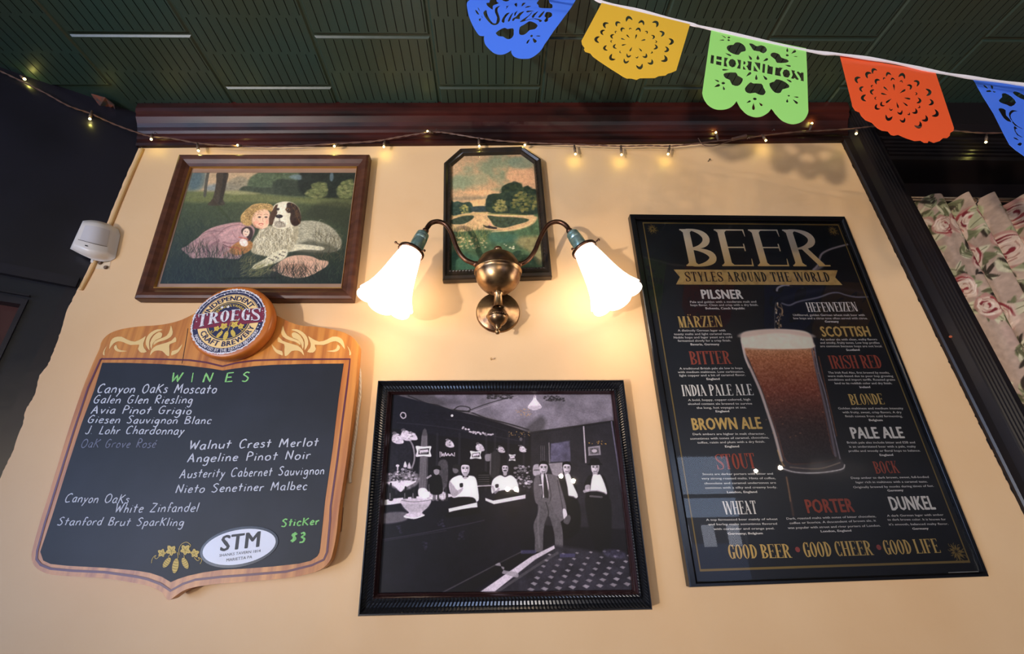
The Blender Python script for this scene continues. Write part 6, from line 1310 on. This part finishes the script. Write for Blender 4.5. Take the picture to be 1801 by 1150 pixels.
# ================================================================ STRING OF LIGHTS
SLt = thing('string_lights', 'brown-wired string of small warm lights draped along the ceiling moulding', 'string lights', onY(700, 240, -.03))
WIRE = mat('brown_wire', (104, 74, 62), .5)
wp = [(-30, 112, 1), (0, 125, 1), (36, 142, 1), (80, 164, 1), (120, 186, 1), (160, 200, 1), (200, 218, 1), (238, 232, 0), (266, 240, 0), (300, 243, 0), (349, 252, 0), (400, 256, 0), (470, 258, 0), (530, 256, 0), (600, 252, 0), (660, 248, 0), (700, 241, 0), (738, 235, 0), (768, 232, 0), (800, 236, 0), (842, 243, 0), (885, 248, 0), (950, 252, 0), (1010, 254, 0), (1060, 256, 0), (1100, 257, 0), (1140, 256, 0), (1176, 257, 0), (1220, 253, 0), (1260, 248, 0), (1300, 244, 0), (1345, 238, 0), (1400, 232, 0), (1440, 230, 0), (1500, 226, 0), (1540, 222, 0), (1600, 222, 0), (1680, 230, 0), (1735, 234, 0), (1801, 232, 0), (1860, 230, 0)]
def wpos(x, y, a, out=.0):
    if a: return onPlane(x, y, NRM, PA + NRM * (.008 + out))
    q = 1.0 if y < 238 else 0.4; yy = -.034 if y < 236 else (-.028 if y < 246 else -.022)
    if x > 1490: yy = -.045
    return onY(x, y, yy - out)
WP = smooth_path([wpos(*p) for p in wp], 6)
tw = [p + np.array([0, math.sin(i * 1.3) * .0015, math.cos(i * 1.3) * .0015]) for i, p in enumerate(WP)]; tw2 = [p - np.array([0, math.sin(i * 1.3) * .0015, math.cos(i * 1.3) * .0015]) for i, p in enumerate(WP)]
mb = MB(); mb.tube(tw, .0014, 5); mb.tube(tw2, .0014, 5); mb.obj('wire', WIRE, SLt)
LED = emit('warm_led', (255, 236, 150), 9); SOCK = mat('brown_lamp_holder', (104, 84, 70), .5)
bl_ = [((42, 138), (36, 133), 1), ((158, 209), (162, 195), 1), ((266, 245), (268, 236), 0), ((349, 265), (347, 252), 0), ((421, 256), (426, 257), 0), ((588, 257), (596, 254), 0), ((675, 258), (677, 247), 0), ((752, 231), (762, 234), 0), ((843, 257), (842, 243), 0), ((923, 255), (930, 251), 0), ((1012, 271), (1010, 255), 0), ((1093, 272), (1092, 256), 0), ((1175, 271), (1178, 256), 0), ((1259, 233), (1263, 246), 0), ((1347, 247), (1340, 237), 0), ((1428, 217), (1424, 229), 0), ((1506, 235), (1507, 227), 0), ((1734, 250), (1735, 236), 0)]
for (t, s, a) in bl_:
    A = wpos(s[0], s[1], a); B = wpos(t[0], t[1], a) if a else onY(t[0], t[1], A[1] - .002); d = B - A; L = np.linalg.norm(d) + 1e-6; d = d / L; Ls = max(L, .012)
    mb = MB(); mb.tube([A, A + d * Ls * .35, A + d * Ls * .36, A + d * Ls * .8], [.0028, .0032, .0042, .0040], 8); so = mb.obj('lamp_holder', SOCK, SLt, True)
    mb = MB(); mb.ball(A + d * Ls, .0034, 6); mb.obj('led_bulb', LED, so, True)
    ld = (NRM * .004) if a else np.array([0, -.003, 0])
    light('led_glow', 'POINT', A + d * (Ls + .008) + ld * .5, .02, (1.0, .88, .18), .002)
mb = MB()
mb.tube(smooth_path([onY(x, y, -.026) for x, y in ((1228, 243), (1236, 254), (1252, 257), (1272, 252), (1290, 246))], 5), .0012, 5); mb.tube([onY(1288, 245, -.034), onY(1312, 239, -.034)], .0055, 8); mb.obj('wire_connector', WIRE, SLt)
# cup hooks / staples holding it
for (x, y) in ((274, 236), (768, 231), (1316, 245), (1360, 231), (1176, 262)):
    mb = MB(); p = onY(x, y, -.030); mb.tube([p + np.array([0, .004, .006]), p + np.array([0, -.006, .003]), p + np.array([0, -.006, -.003])], .0009, 5); mb.obj('wire_staple', mat('staple_metal', (170, 170, 170), .3, .9), SLt)

# ================================================================ PAPER BUNTING
YFg = -.44
Bu = thing('paper_bunting', 'string of cut-out plastic flags in blue, yellow, green and red slung under the ceiling', 'bunting', onY(1400, 80, YFg))
wav = lambda k: (lambda q: .12 * math.sin(k * 3) * ((q[0] * 7 + k) % 1.0 * 0 + q[0] - .7) + .10 * (q[2] - Z0 - .85))
def flagmat(n, rgb):
    m = bpy.data.materials.new(n); m.use_nodes = True; nt = m.node_tree; b = nt.nodes['Principled BSDF']; c = list(s2l(rgb)) + [1]
    b.inputs['Base Color'].default_value = c; b.inputs['Roughness'].default_value = .35
    t = nt.nodes.new('ShaderNodeBsdfTranslucent'); t.inputs[0].default_value = c; mx = nt.nodes.new('ShaderNodeMixShader'); mx.inputs[0].default_value = .12; o = nt.nodes['Material Output']
    nt.links.new(b.outputs[0], mx.inputs[1]); nt.links.new(t.outputs[0], mx.inputs[2]); nt.links.new(mx.outputs[0], o.inputs[0]); return m
FB = flagmat('blue_plastic', (84, 136, 255)); FY = flagmat('yellow_plastic', (255, 204, 66)); FG = flagmat('green_plastic', (172, 240, 128)); FR = flagmat('red_plastic', (255, 100, 50))
st = [(1030, -8), (1060, 4), (1130, 20), (1213, 42), (1250, 51), (1420, 89), (1478, 96), (1560, 108), (1645, 126), (1711, 137), (1801, 149), (1870, 158)]
st0 = [(700, -75), (850, -45), (960, -20)]
SP = [onY(x, y, YFg) for x, y in st0 + st]; SPs = smooth_path(SP, 6); mb = MB()
V = []
for i, p in enumerate(SPs):
    w_ = .0042 + .0012 * math.sin(i * .9); V += [p + np.array([0, -.001, w_]), p + np.array([0, -.0015, -w_])]
mb.add(V + [v + np.array([0, .0022, 0]) for v in V], [(2 * i, 2 * i + 1, 2 * i + 3, 2 * i + 2) for i in range(len(SPs) - 1)] + [(2 * i + 2 * len(SPs), 2 * i + 2 + 2 * len(SPs), 2 * i + 3 + 2 * len(SPs), 2 * i + 1 + 2 * len(SPs)) for i in range(len(SPs) - 1)] + [(2 * i, 2 * i + 2, 2 * i + 2 + 2 * len(SPs), 2 * i + 2 * len(SPs)) for i in range(len(SPs) - 1)] + [(2 * i + 1, 2 * i + 1 + 2 * len(SPs), 2 * i + 3 + 2 * len(SPs), 2 * i + 3) for i in range(len(SPs) - 1)])
mb.obj('white_tape', mat('white_tape', (250, 240, 240), .5), Bu)
def drop(c, ang, L, W_, n=10):     # teardrop hole, blunt end outward
    P = []
    for i in range(n):
        t = 2 * PI * i / n; x = math.cos(t); y = math.sin(t) * (1 + x) / 2 * 1.25; P.append((c[0] + L / 2 * x * math.cos(ang) - W_ / 2 * y * math.sin(ang), c[1] + L / 2 * x * math.sin(ang) + W_ / 2 * y * math.cos(ang)))
    return P
def chev(c, ang, s, n=0):          # crescent notch hole
    P = [(.6, 0), (.35, .5), (-.15, .75), (-.65, .72), (-.2, .25), (-.1, 0), (-.2, -.25), (-.65, -.72), (-.15, -.75), (.35, -.5)]
    return sm([(c[0] + s * (x * math.cos(ang) - y * math.sin(ang)), c[1] + s * (x * math.sin(ang) + y * math.cos(ang))) for x, y in P], 2)
def sm(P, n=3): return [tuple(p) for p in smooth_path(P, n, True)]
def arcpts(a, b, sag, n=8, side=1):
    a = np.array(a, float); b = np.array(b, float); d = b - a; L = np.linalg.norm(d); q = np.array([-d[1], d[0]]) / L * side; out = []
    for i in range(1, n): t = i / n; out.append(tuple(a + d * t + q * sag * math.sin(PI * t)))
    return out
# yellow
ZY = (1000, 0, 4.4225)
o_ = [(258, 22), (945, 188), (838, 548), (800, 565), (772, 572), (755, 586), (700, 592), (672, 606), (620, 607), (555, 608), (530, 620), (490, 610), (455, 610), (425, 596), (385, 570), (340, 542), (300, 516), (270, 496), (228, 468), (190, 440), (170, 414), (130, 402), (120, 385), (125, 372), (105, 345), (100, 318)]
H_ = []
cx, cy = 512, 330
for i in range(12):
    a = i * PI / 6 + .15; 
for (x, y, s) in ((468, 142, 34), (570, 172, 30), (682, 180, 34), (730, 258, 30), (800, 322, 34), (765, 385, 30), (750, 460, 36), (642, 486, 30), (555, 520, 34), (445, 478, 28), (335, 450, 34), (285, 374, 28), (220, 306, 34), (262, 248, 28), (285, 190, 32), (380, 180, 28)): H_.append(chev((x, y), math.atan2(y - cy, x - cx), s))
for (x, y, s) in ((545, 228, 26), (660, 285, 22), (680, 366, 26), (598, 436, 26), (465, 434, 24), (358, 362, 24), (338, 280, 24), (418, 226, 24), (480, 222, 14), (608, 248, 16), (682, 323, 14), (648, 407, 14), (532, 445, 15), (402, 405, 13), (333, 321, 14), (367, 248, 14)): H_.append(chev((x, y), math.atan2(y - cy, x - cx), s))
for (x, y) in ((524, 286), (578, 312), (556, 382), (486, 380), (434, 347), (428, 304), (466, 284)): H_.append(drop((x, y), math.atan2(y - cy, x - cx), 44, 16))
slab_px('yellow_flag', [o_] + H_, YFg, YFg + .0006, FY, Bu, ZY, wav(.5))['label'] = 'yellow flag with a ring of petal cut-outs'
# red
ZRd = (1400, 0, 3.833)
o_ = [(296, 374), (940, 486), (1065, 862), (1062, 882), (1040, 895), (1036, 915), (1020, 930), (992, 930), (970, 950), (930, 962), (895, 948), (888, 962), (866, 962), (842, 948), (800, 950), (740, 930), (690, 908), (660, 914), (640, 908), (620, 885), (580, 880), (548, 862), (512, 826), (470, 810), (440, 780), (428, 756), (400, 745), (380, 716), (376, 690)]
H_ = []; cx, cy = 668, 648
for (x, y, s) in ((524, 474, 26), (622, 498, 24), (718, 508, 30), (818, 556, 28), (896, 620, 32), (914, 690, 28), (945, 766, 34), (875, 802, 30), (830, 846, 34), (722, 812, 26), (624, 796, 32), (545, 724, 26), (455, 660, 30), (440, 598, 24), (412, 534, 30), (484, 500, 30)): H_.append(chev((x, y), math.atan2(y - cy, x - cx), s))
for (x, y, s) in ((545, 545, 26), (652, 532, 18), (770, 582, 24), (832, 678, 26), (806, 752, 26), (704, 760, 24), (580, 704, 22), (512, 618, 24), (594, 528, 13), (712, 548, 14), (812, 630, 14), (832, 720, 14), (762, 768, 14), (640, 738, 15), (536, 662, 13), (512, 580, 13)): H_.append(chev((x, y), math.atan2(y - cy, x - cx), s))
for (x, y) in ((662, 590), (718, 616), (748, 662), (734, 698), (684, 704), (626, 678), (598, 634), (610, 600)): H_.append(drop((x, y), math.atan2(y - cy, x - cx), 52, 17))
slab_px('red_flag', [o_] + H_, YFg, YFg + .0006, FR, Bu, ZRd, wav(2.1))['label'] = 'orange-red flag with a ring of petal cut-outs'
# green, with its name left standing in a slot
ZGf = (1220, 40, 6.0545)
osm = lambda P: [tuple(p) for p in smooth_path(P, 4)]
o_ = [(188, 68), (1198, 272), (1208, 500)] + osm([(1220, 900), (1218, 960), (1180, 1030), (1120, 1068), (1040, 1078), (950, 1045), (880, 980), (850, 940), (828, 912)])[:-1] + osm([(828, 912), (800, 950), (750, 985), (700, 1003), (640, 1002), (570, 975), (510, 920), (480, 875), (458, 832)])[:-1] + osm([(458, 832), (430, 870), (380, 908), (300, 926), (220, 915), (150, 870), (105, 800), (92, 745)])
H_ = [sm(p, 2) for p in ([(352, 262), (375, 238), (425, 232), (445, 210), (490, 208), (535, 235), (556, 275), (548, 302), (505, 312), (478, 342), (420, 330), (370, 300)], [(590, 220), (630, 222), (660, 242), (685, 248), (720, 238), (765, 255), (780, 295), (742, 326), (700, 305), (640, 295), (615, 260)],
      [(820, 352), (830, 322), (870, 316), (915, 335), (935, 368), (1000, 390), (1012, 412), (980, 426), (888, 426), (870, 392)], [(318, 552), (345, 532), (450, 528), (470, 560), (524, 592), (510, 640), (470, 672), (410, 660), (385, 610), (340, 590)],
      [(610, 632), (640, 645), (725, 648), (745, 690), (768, 735), (740, 770), (690, 762), (655, 745), (600, 752), (560, 738), (546, 700), (580, 655)], [(806, 645), (860, 625), (882, 600), (950, 615), (1015, 660), (1010, 692), (945, 710), (925, 745), (870, 745), (825, 700)])]
for (x, y, a, L, W_) in ((365, 335, .4, 80, 26), (600, 366, 1.0, 66, 34), (685, 366, 1.57, 58, 42), (765, 396, -.5, 66, 34), (1000, 455, .2, 76, 26), (345, 500, 0.0, 84, 26), (585, 550, -.7, 76, 34), (668, 576, 1.57, 66, 36), (758, 580, .85, 70, 36), (1010, 612, .5, 80, 26), (316, 142, .6, 74, 15), (298, 184, -.05, 60, 16), (998, 285, 1.6, 52, 28), (1064, 312, -.6, 66, 34), (1080, 358, .1, 56, 12), (244, 614, .4, 64, 24), (248, 672, -.4, 72, 36), (320, 692, 1.3, 48, 30), (584, 842, -.5, 58, 26), (638, 888, 1.6, 84, 40), (712, 864, .8, 56, 32), (1088, 790, .1, 62, 20), (1080, 835, .7, 78, 34), (998, 828, 1.7, 42, 32)):
    rev = {(1064, 312): 0}
    cxx, cyy = 670, 470; a2 = a
    H_.append(drop((x, y), a2 if (x - 345) else PI + a2, L, W_))
for (x, y, r) in ((376, 156, 13), (374, 184, 12), (998, 345, 15), (316, 642, 17), (652, 810, 18), (1014, 776, 11)): H_.append([(x + r * 1.15 * math.cos(t), y + r * .8 * math.sin(t)) for t in np.linspace(0, 2 * PI, 10)[:-1]])
slot = [(186, 340), (330, 368), (700, 425), (1172, 530), (1174, 624), (1040, 592), (700, 524), (330, 464), (178, 430)]
H_.append(slot)
gf = slab_px('green_flag', [o_] + H_, YFg, YFg + .0006, FG, Bu, ZGf); gf['label'] = 'green flag with a name cut across its middle'
mb = MB(); V, Fc = sans('HORNITOS', .03, space=1.12)
V = V.copy(); w_ = V[:, 0].max(); y0 = V[:, 1].min(); hgt = caph()
P = []
for (x, y, lz) in V:
    u = x / w_; v = (y + .0) / hgt; v = max(-.08, min(1.08, v * 1.16 - .08))
    if x / w_ < .5: bx = 218 + (u) * (1150 - 218)
    else: bx = 218 + (u) * (1150 - 218)
    yt = 340 + (bx - 186) * (530 - 340) / 986 - 6; yb_ = 432 + (bx - 178) * (624 - 432) / 996 + 6
    P.append(onY(*zpx(ZGf, bx - 8 * (1 - v) , yb_ * (1 - v) + yt * v), YFg) - np.array([0, .00003 * lz, 0]))
mb.add(P, Fc); mb.obj('flag_lettering', FG, gf)
# blue, left, with script cut-outs
ZBl = (800, 0, 8.186)
o_ = osm([(215, -2), (175, 40), (178, 120), (205, 240), (250, 350), (300, 440), (350, 505), (400, 517), (422, 515)])[:-1] + osm([(422, 515), (420, 570), (440, 640), (500, 710), (570, 765), (650, 785), (720, 775), (780, 745), (812, 722)])[:-1] + osm([(812, 722), (815, 760), (850, 810), (920, 838), (1000, 845), (1090, 835), (1180, 780), (1250, 710), (1290, 640)]) + [(1340, 570), (1420, 450), (1540, 290), (1680, 100), (1740, 0), (1800, -90), (1840, -150), (800, -330), (330, -180)]
H_ = [sm(p, 2) for p in ([(590, 480), (610, 452), (660, 420), (720, 398), (760, 415), (838, 405), (848, 460), (840, 520), (800, 558), (755, 562), (715, 540), (690, 525), (630, 520)], [(925, 470), (935, 390), (985, 360), (1030, 330), (1070, 305), (1120, 312), (1180, 345), (1188, 380), (1150, 420), (1080, 432), (1040, 470), (990, 502), (940, 500)],
      [(412, 175), (440, 145), (458, 150), (462, 190), (500, 270), (545, 325), (590, 335), (600, 300), (608, 250), (580, 180), (578, 130), (600, 100), (655, 80), (622, 115), (615, 160), (640, 230), (648, 290), (625, 340), (575, 362), (520, 345), (450, 270), (418, 215)],
      [(690, 325), (672, 300), (700, 240), (745, 190), (790, 180), (760, 215), (720, 270), (712, 322)], [(770, 312), (765, 290), (800, 220), (840, 180), (815, 240), (790, 300)], [(825, 300), (835, 262), (880, 240), (930, 185), (1000, 158), (975, 190), (935, 235), (935, 272), (905, 272), (870, 270), (850, 296)],
      [(855, 215), (862, 185), (905, 152), (885, 190), (862, 235)], [(1028, 165), (1052, 150), (1150, 155), (1090, 168), (1040, 180)], [(935, 322), (975, 280), (1060, 225), (1100, 180), (1110, 185), (1060, 240), (1010, 290), (1080, 272), (1160, 262), (1220, 275), (1253, 290), (1240, 315), (1212, 312), (1210, 295), (1140, 272), (1050, 290)],
      [(1105, 240), (1140, 195), (1200, 158), (1180, 190), (1150, 225), (1130, 258)], [(1200, 240), (1255, 180), (1292, 155), (1275, 195), (1240, 240), (1215, 254)], [(1290, 235), (1310, 180), (1350, 168), (1395, 185), (1400, 225), (1370, 250), (1345, 262), (1340, 300), (1300, 318), (1285, 290), (1308, 268), (1310, 248)],
      [(455, 40), (500, 35), (505, 0), (590, -20), (600, 20), (635, 45), (570, 70), (545, 90), (545, 140), (500, 110), (465, 80)], [(680, 0), (700, -30), (770, -30), (780, 5), (735, 22)], [(1178, 45), (1210, 0), (1240, -40), (1340, -30), (1365, 40), (1400, 60), (1405, 100), (1380, 120), (1220, 112), (1205, 75)],
      [(290, 140), (320, 155), (352, 208), (320, 200)], [(330, 100), (350, 130), (358, 160), (338, 135)], [(375, 215), (405, 255), (392, 250)], [(345, 272), (375, 262), (365, 302), (352, 298)], [(1030, 620), (1045, 585), (1080, 562), (1055, 615), (1040, 628)], [(1122, 545), (1165, 570), (1180, 595), (1150, 618), (1130, 595)], [(1162, 515), (1200, 508), (1235, 515), (1210, 526)],
      [(855, 60), (890, 40), (898, 65), (888, 100)], [(960, 92), (975, 42), (1020, 40), (985, 75)], [(1008, 112), (1050, 85), (1100, 85), (1060, 105)], [(728, 140), (745, 105), (728, 75), (748, 90), (778, 75), (752, 112)], [(1085, 515), (1100, 500), (1122, 505), (1115, 530), (1092, 532)])]
bf = slab_px('blue_flag', [o_] + H_, YFg, YFg + .0006, FB, Bu, ZBl, wav(1.2)); bf['label'] = 'blue flag with flowing script cut-outs, left of the yellow one'
# blue, right edge
ZB2 = (1400, 0, 3.833)
o_ = [(1190, 525), (1537, 572), (1900, 618), (1960, 1010), (1880, 1130), (1760, 1160), (1690, 1110), (1600, 1090), (1537, 1050), (1480, 1010), (1440, 975), (1400, 900), (1330, 760), (1260, 650)]
H_ = [sm(p, 2) for p in ([(1368, 675), (1390, 655), (1388, 632), (1415, 628), (1455, 650), (1485, 690), (1450, 718), (1420, 705), (1380, 692)], [(1462, 625), (1485, 615), (1540, 640), (1580, 680), (1530, 670), (1490, 650)], [(1365, 735), (1385, 728), (1415, 740), (1418, 775), (1462, 820), (1430, 818), (1400, 795), (1378, 760)],
      [(1436, 762), (1460, 740), (1500, 750), (1470, 752), (1448, 775), (1460, 810), (1500, 850), (1540, 870), (1500, 868), (1455, 822), (1440, 790)], [(1468, 860), (1485, 850), (1540, 880), (1500, 868), (1480, 872), (1500, 905), (1540, 930), (1490, 910)], [(1262, 572), (1285, 580), (1296, 598), (1272, 588)], [(1282, 612), (1310, 606), (1318, 618), (1290, 620)], [(1312, 574), (1330, 580), (1326, 602), (1318, 595)], [(1326, 612), (1350, 618), (1335, 624)],
      [(1465, 925), (1490, 930), (1505, 945), (1478, 938)], [(1492, 975), (1510, 960), (1525, 965), (1515, 982)], [(1640, 700), (1720, 690), (1760, 760), (1690, 800), (1640, 760)], [(1700, 900), (1780, 880), (1800, 960), (1720, 980)], [(1560, 960), (1620, 950), (1640, 1010), (1580, 1020)])]
bf = slab_px('blue_flag', [o_] + H_, YFg, YFg + .0006, FB, Bu, ZB2, wav(.2)); bf['label'] = 'blue flag at the right end of the visible string'
# the next flags run on outside the frame
o_ = [(1960, 625), (2600, 700), (2680, 1080), (2620, 1140), (2500, 1180), (2350, 1170), (2200, 1130), (2080, 1080), (2040, 1010)]
c_ = []; 
for (x, y, s) in ((2200, 800, 40), (2330, 760, 40), (2460, 800, 40), (2500, 920, 40), (2430, 1030, 40), (2300, 1050, 40), (2190, 980, 40), (2160, 890, 36)): c_.append(chev((x, y), math.atan2(y - 900, x - 2330), s))
slab_px('yellow_flag', [o_] + c_, YFg, YFg + .0006, FY, Bu, ZB2, wav(3))['label'] = 'yellow flag beyond the right blue one'

# ================================================================ CURTAIN
YC = .050
RODM = mat('brushed_rod', (150, 128, 104), .35, .7)
mb = MB(); mb.tube([onY(1560, 347, YC), onY(1880, 352, YC)], .0050, 10); mb.tube([onY(1560, 351, YC + .002), onY(1880, 356, YC + .002)], .0030, 8)
tag(mb.obj('curtain_rod', RODM, None, True), 'thin metal curtain rod across the window at the right', 'curtain rod')
for (x, y) in ((1647, 351), (1714, 353), (1790, 355)):
    mb = MB(); c_ = onY(x, y, YC); mb.tube([c_ + np.array([0, math.cos(a) * .0095, math.sin(a) * .0095 - .002]) for a in np.linspace(0, 2 * PI, 17)], .0016, 6); mb.tube([c_ + np.array([0, 0, -.011]), c_ + np.array([0, 0, -.020])], .0016, 6)
    tag(mb.obj('curtain_ring', mat('black_ring', (22, 18, 16), .3), None, True), {1647: 'black curtain ring on the rod, nearest the dark casing', 1714: 'black curtain ring in the middle of the visible rod', 1790: 'black curtain ring on the rod at the right edge'}[x], 'curtain ring', 'curtain rings')
xa = onY(1570, 700, YC)[0] * 0 + 1.27; xb_ = 1.98; zt_ = onY(1700, 356, YC)[2]; zl_ = 1.15
NW, NH = 480, 600
c = Canvas(NW, NH, [(0, 0), (100, 0), (100, 100), (0, 100)], PX, (176, 148, 126)); c.k = 1
R = random.Random(21); c.R = R
def blot(x, y, r, col, n=9, jag=.35, a=1.0, f=.8):
    P = [(x + r * (1 + R.uniform(-jag, jag)) * math.cos(t), y + r * (1 + R.uniform(-jag, jag)) * math.sin(t)) for t in np.linspace(0, 2 * PI, n + 1)[:-1]]; c.poly(P, col, f, a, True, canvas=True)
def leafc(x, y, L, an, col, wd=.28, vein=None):
    d = (math.cos(an), math.sin(an)); q = (-d[1], d[0]); P = [(x, y), (x + d[0] * L * .4 + q[0] * L * wd, y + d[1] * L * .4 + q[1] * L * wd), (x + d[0] * L, y + d[1] * L), (x + d[0] * L * .4 - q[0] * L * wd, y + d[1] * L * .4 - q[1] * L * wd)]
    c.poly(P, col, .6, 1, True, canvas=True)
    if vein: c.line([(x, y), (x + d[0] * L * .9, y + d[1] * L * .9)], 1.2, vein, .8, .8, False, canvas=True)
for k in range(90): blot(R.uniform(0, NW), R.uniform(0, NH), R.uniform(10, 30), R.choice([(190, 162, 138), (166, 138, 116), (184, 150, 132)]), a=.7, f=3)
SAGE = [(150, 148, 108), (178, 170, 130), (112, 110, 76), (198, 186, 150), (92, 88, 60)]; DKC = [(58, 48, 38), (74, 64, 44), (40, 32, 30)]
pts = []
for k in range(900):
    x, y = R.uniform(0, NW), R.uniform(0, NH)
    if all((x - a) ** 2 + (y - b) ** 2 > 27 ** 2 for a, b in pts): pts.append((x, y))
for (x, y) in pts:
    s = R.uniform(.9, 1.5); an = R.uniform(0, 2 * PI)
    for i in range(8):
        px_, py_ = x + math.cos(an) * i * 3 * s, y + math.sin(an) * i * 3 * s
        for sg in (-1, 1): leafc(px_, py_, R.uniform(9, 17) * s, an + sg * R.uniform(.5, 1.2), R.choice(SAGE + DKC[:1]), .17, R.choice([None, (80, 76, 54)]))
for (x, y) in pts[::2]:
    s = R.uniform(1.0, 1.7)
    for i in range(5): leafc(x, y, R.uniform(16, 24) * s, R.uniform(0, 2 * PI), R.choice(SAGE), .3, (96, 92, 64))
    for i in range(4): leafc(x + R.uniform(-14, 14), y + R.uniform(-14, 14), R.uniform(7, 13), R.uniform(0, 2 * PI), R.choice(DKC), .16)
    blot(x, y, 14 * s, (176, 128, 112), 11, .2); blot(x + 1.5 * s, y + 1.5 * s, 12.5 * s, (206, 176, 152), 11, .18)
    for rr in (12.5, 9.5, 6.5, 3.6):
        a0 = R.uniform(0, 6)
        for q_, wdt, cc in ((0, 3.2 * s, R.choice([(128, 46, 48), (150, 64, 62), (116, 38, 42)])), (2.2, 2.2, (226, 202, 178)), (3.8, 1.8, (160, 116, 98))):
            P = [(x + rr * s * (1 + R.uniform(-.08, .08)) * math.cos(a0 + q_ + t), y + rr * s * .85 * (1 + R.uniform(-.08, .08)) * math.sin(a0 + q_ + t)) for t in np.linspace(0, 1.7, 7)]
            c.line(P, wdt, cc, .95, .8, True, True, canvas=True)
c.grain(.12, 5, 91)
u = np.linspace(0, 1, NW)[None, :]; v = np.linspace(0, 1, NH)[:, None]
X = xa + (xb_ - xa) * u + .004 * np.sin(v * 5 + u * 20)
ph = X * 2 * PI / .098 + .5 * np.sin(X * 21)
fold = (.5 + .5 * np.sin(ph)) ** 1.2
Yq = YC + .012 - .040 * fold - .006 * np.sin(ph * 2.3 + v * 4) + 0 * v
drp = .016 * (1 - fold) * (.7 + .4 * np.sin(X * 31)) - .006
topz = zt_ + .010 - drp
Zq = topz - (topz - zl_) * v
Pc_ = np.stack([X + 0 * v, Yq + 0 * X, Zq], -1)
cu = grid_mesh('curtain', Pc_, np.clip(s2l(np.clip(c.a, 0, 255)), 0, 1), vcmat('floral_cotton', .85, .1), None, True)
tag(cu, 'beige cotton curtain printed with pink roses and leaves at the right', 'curtain')
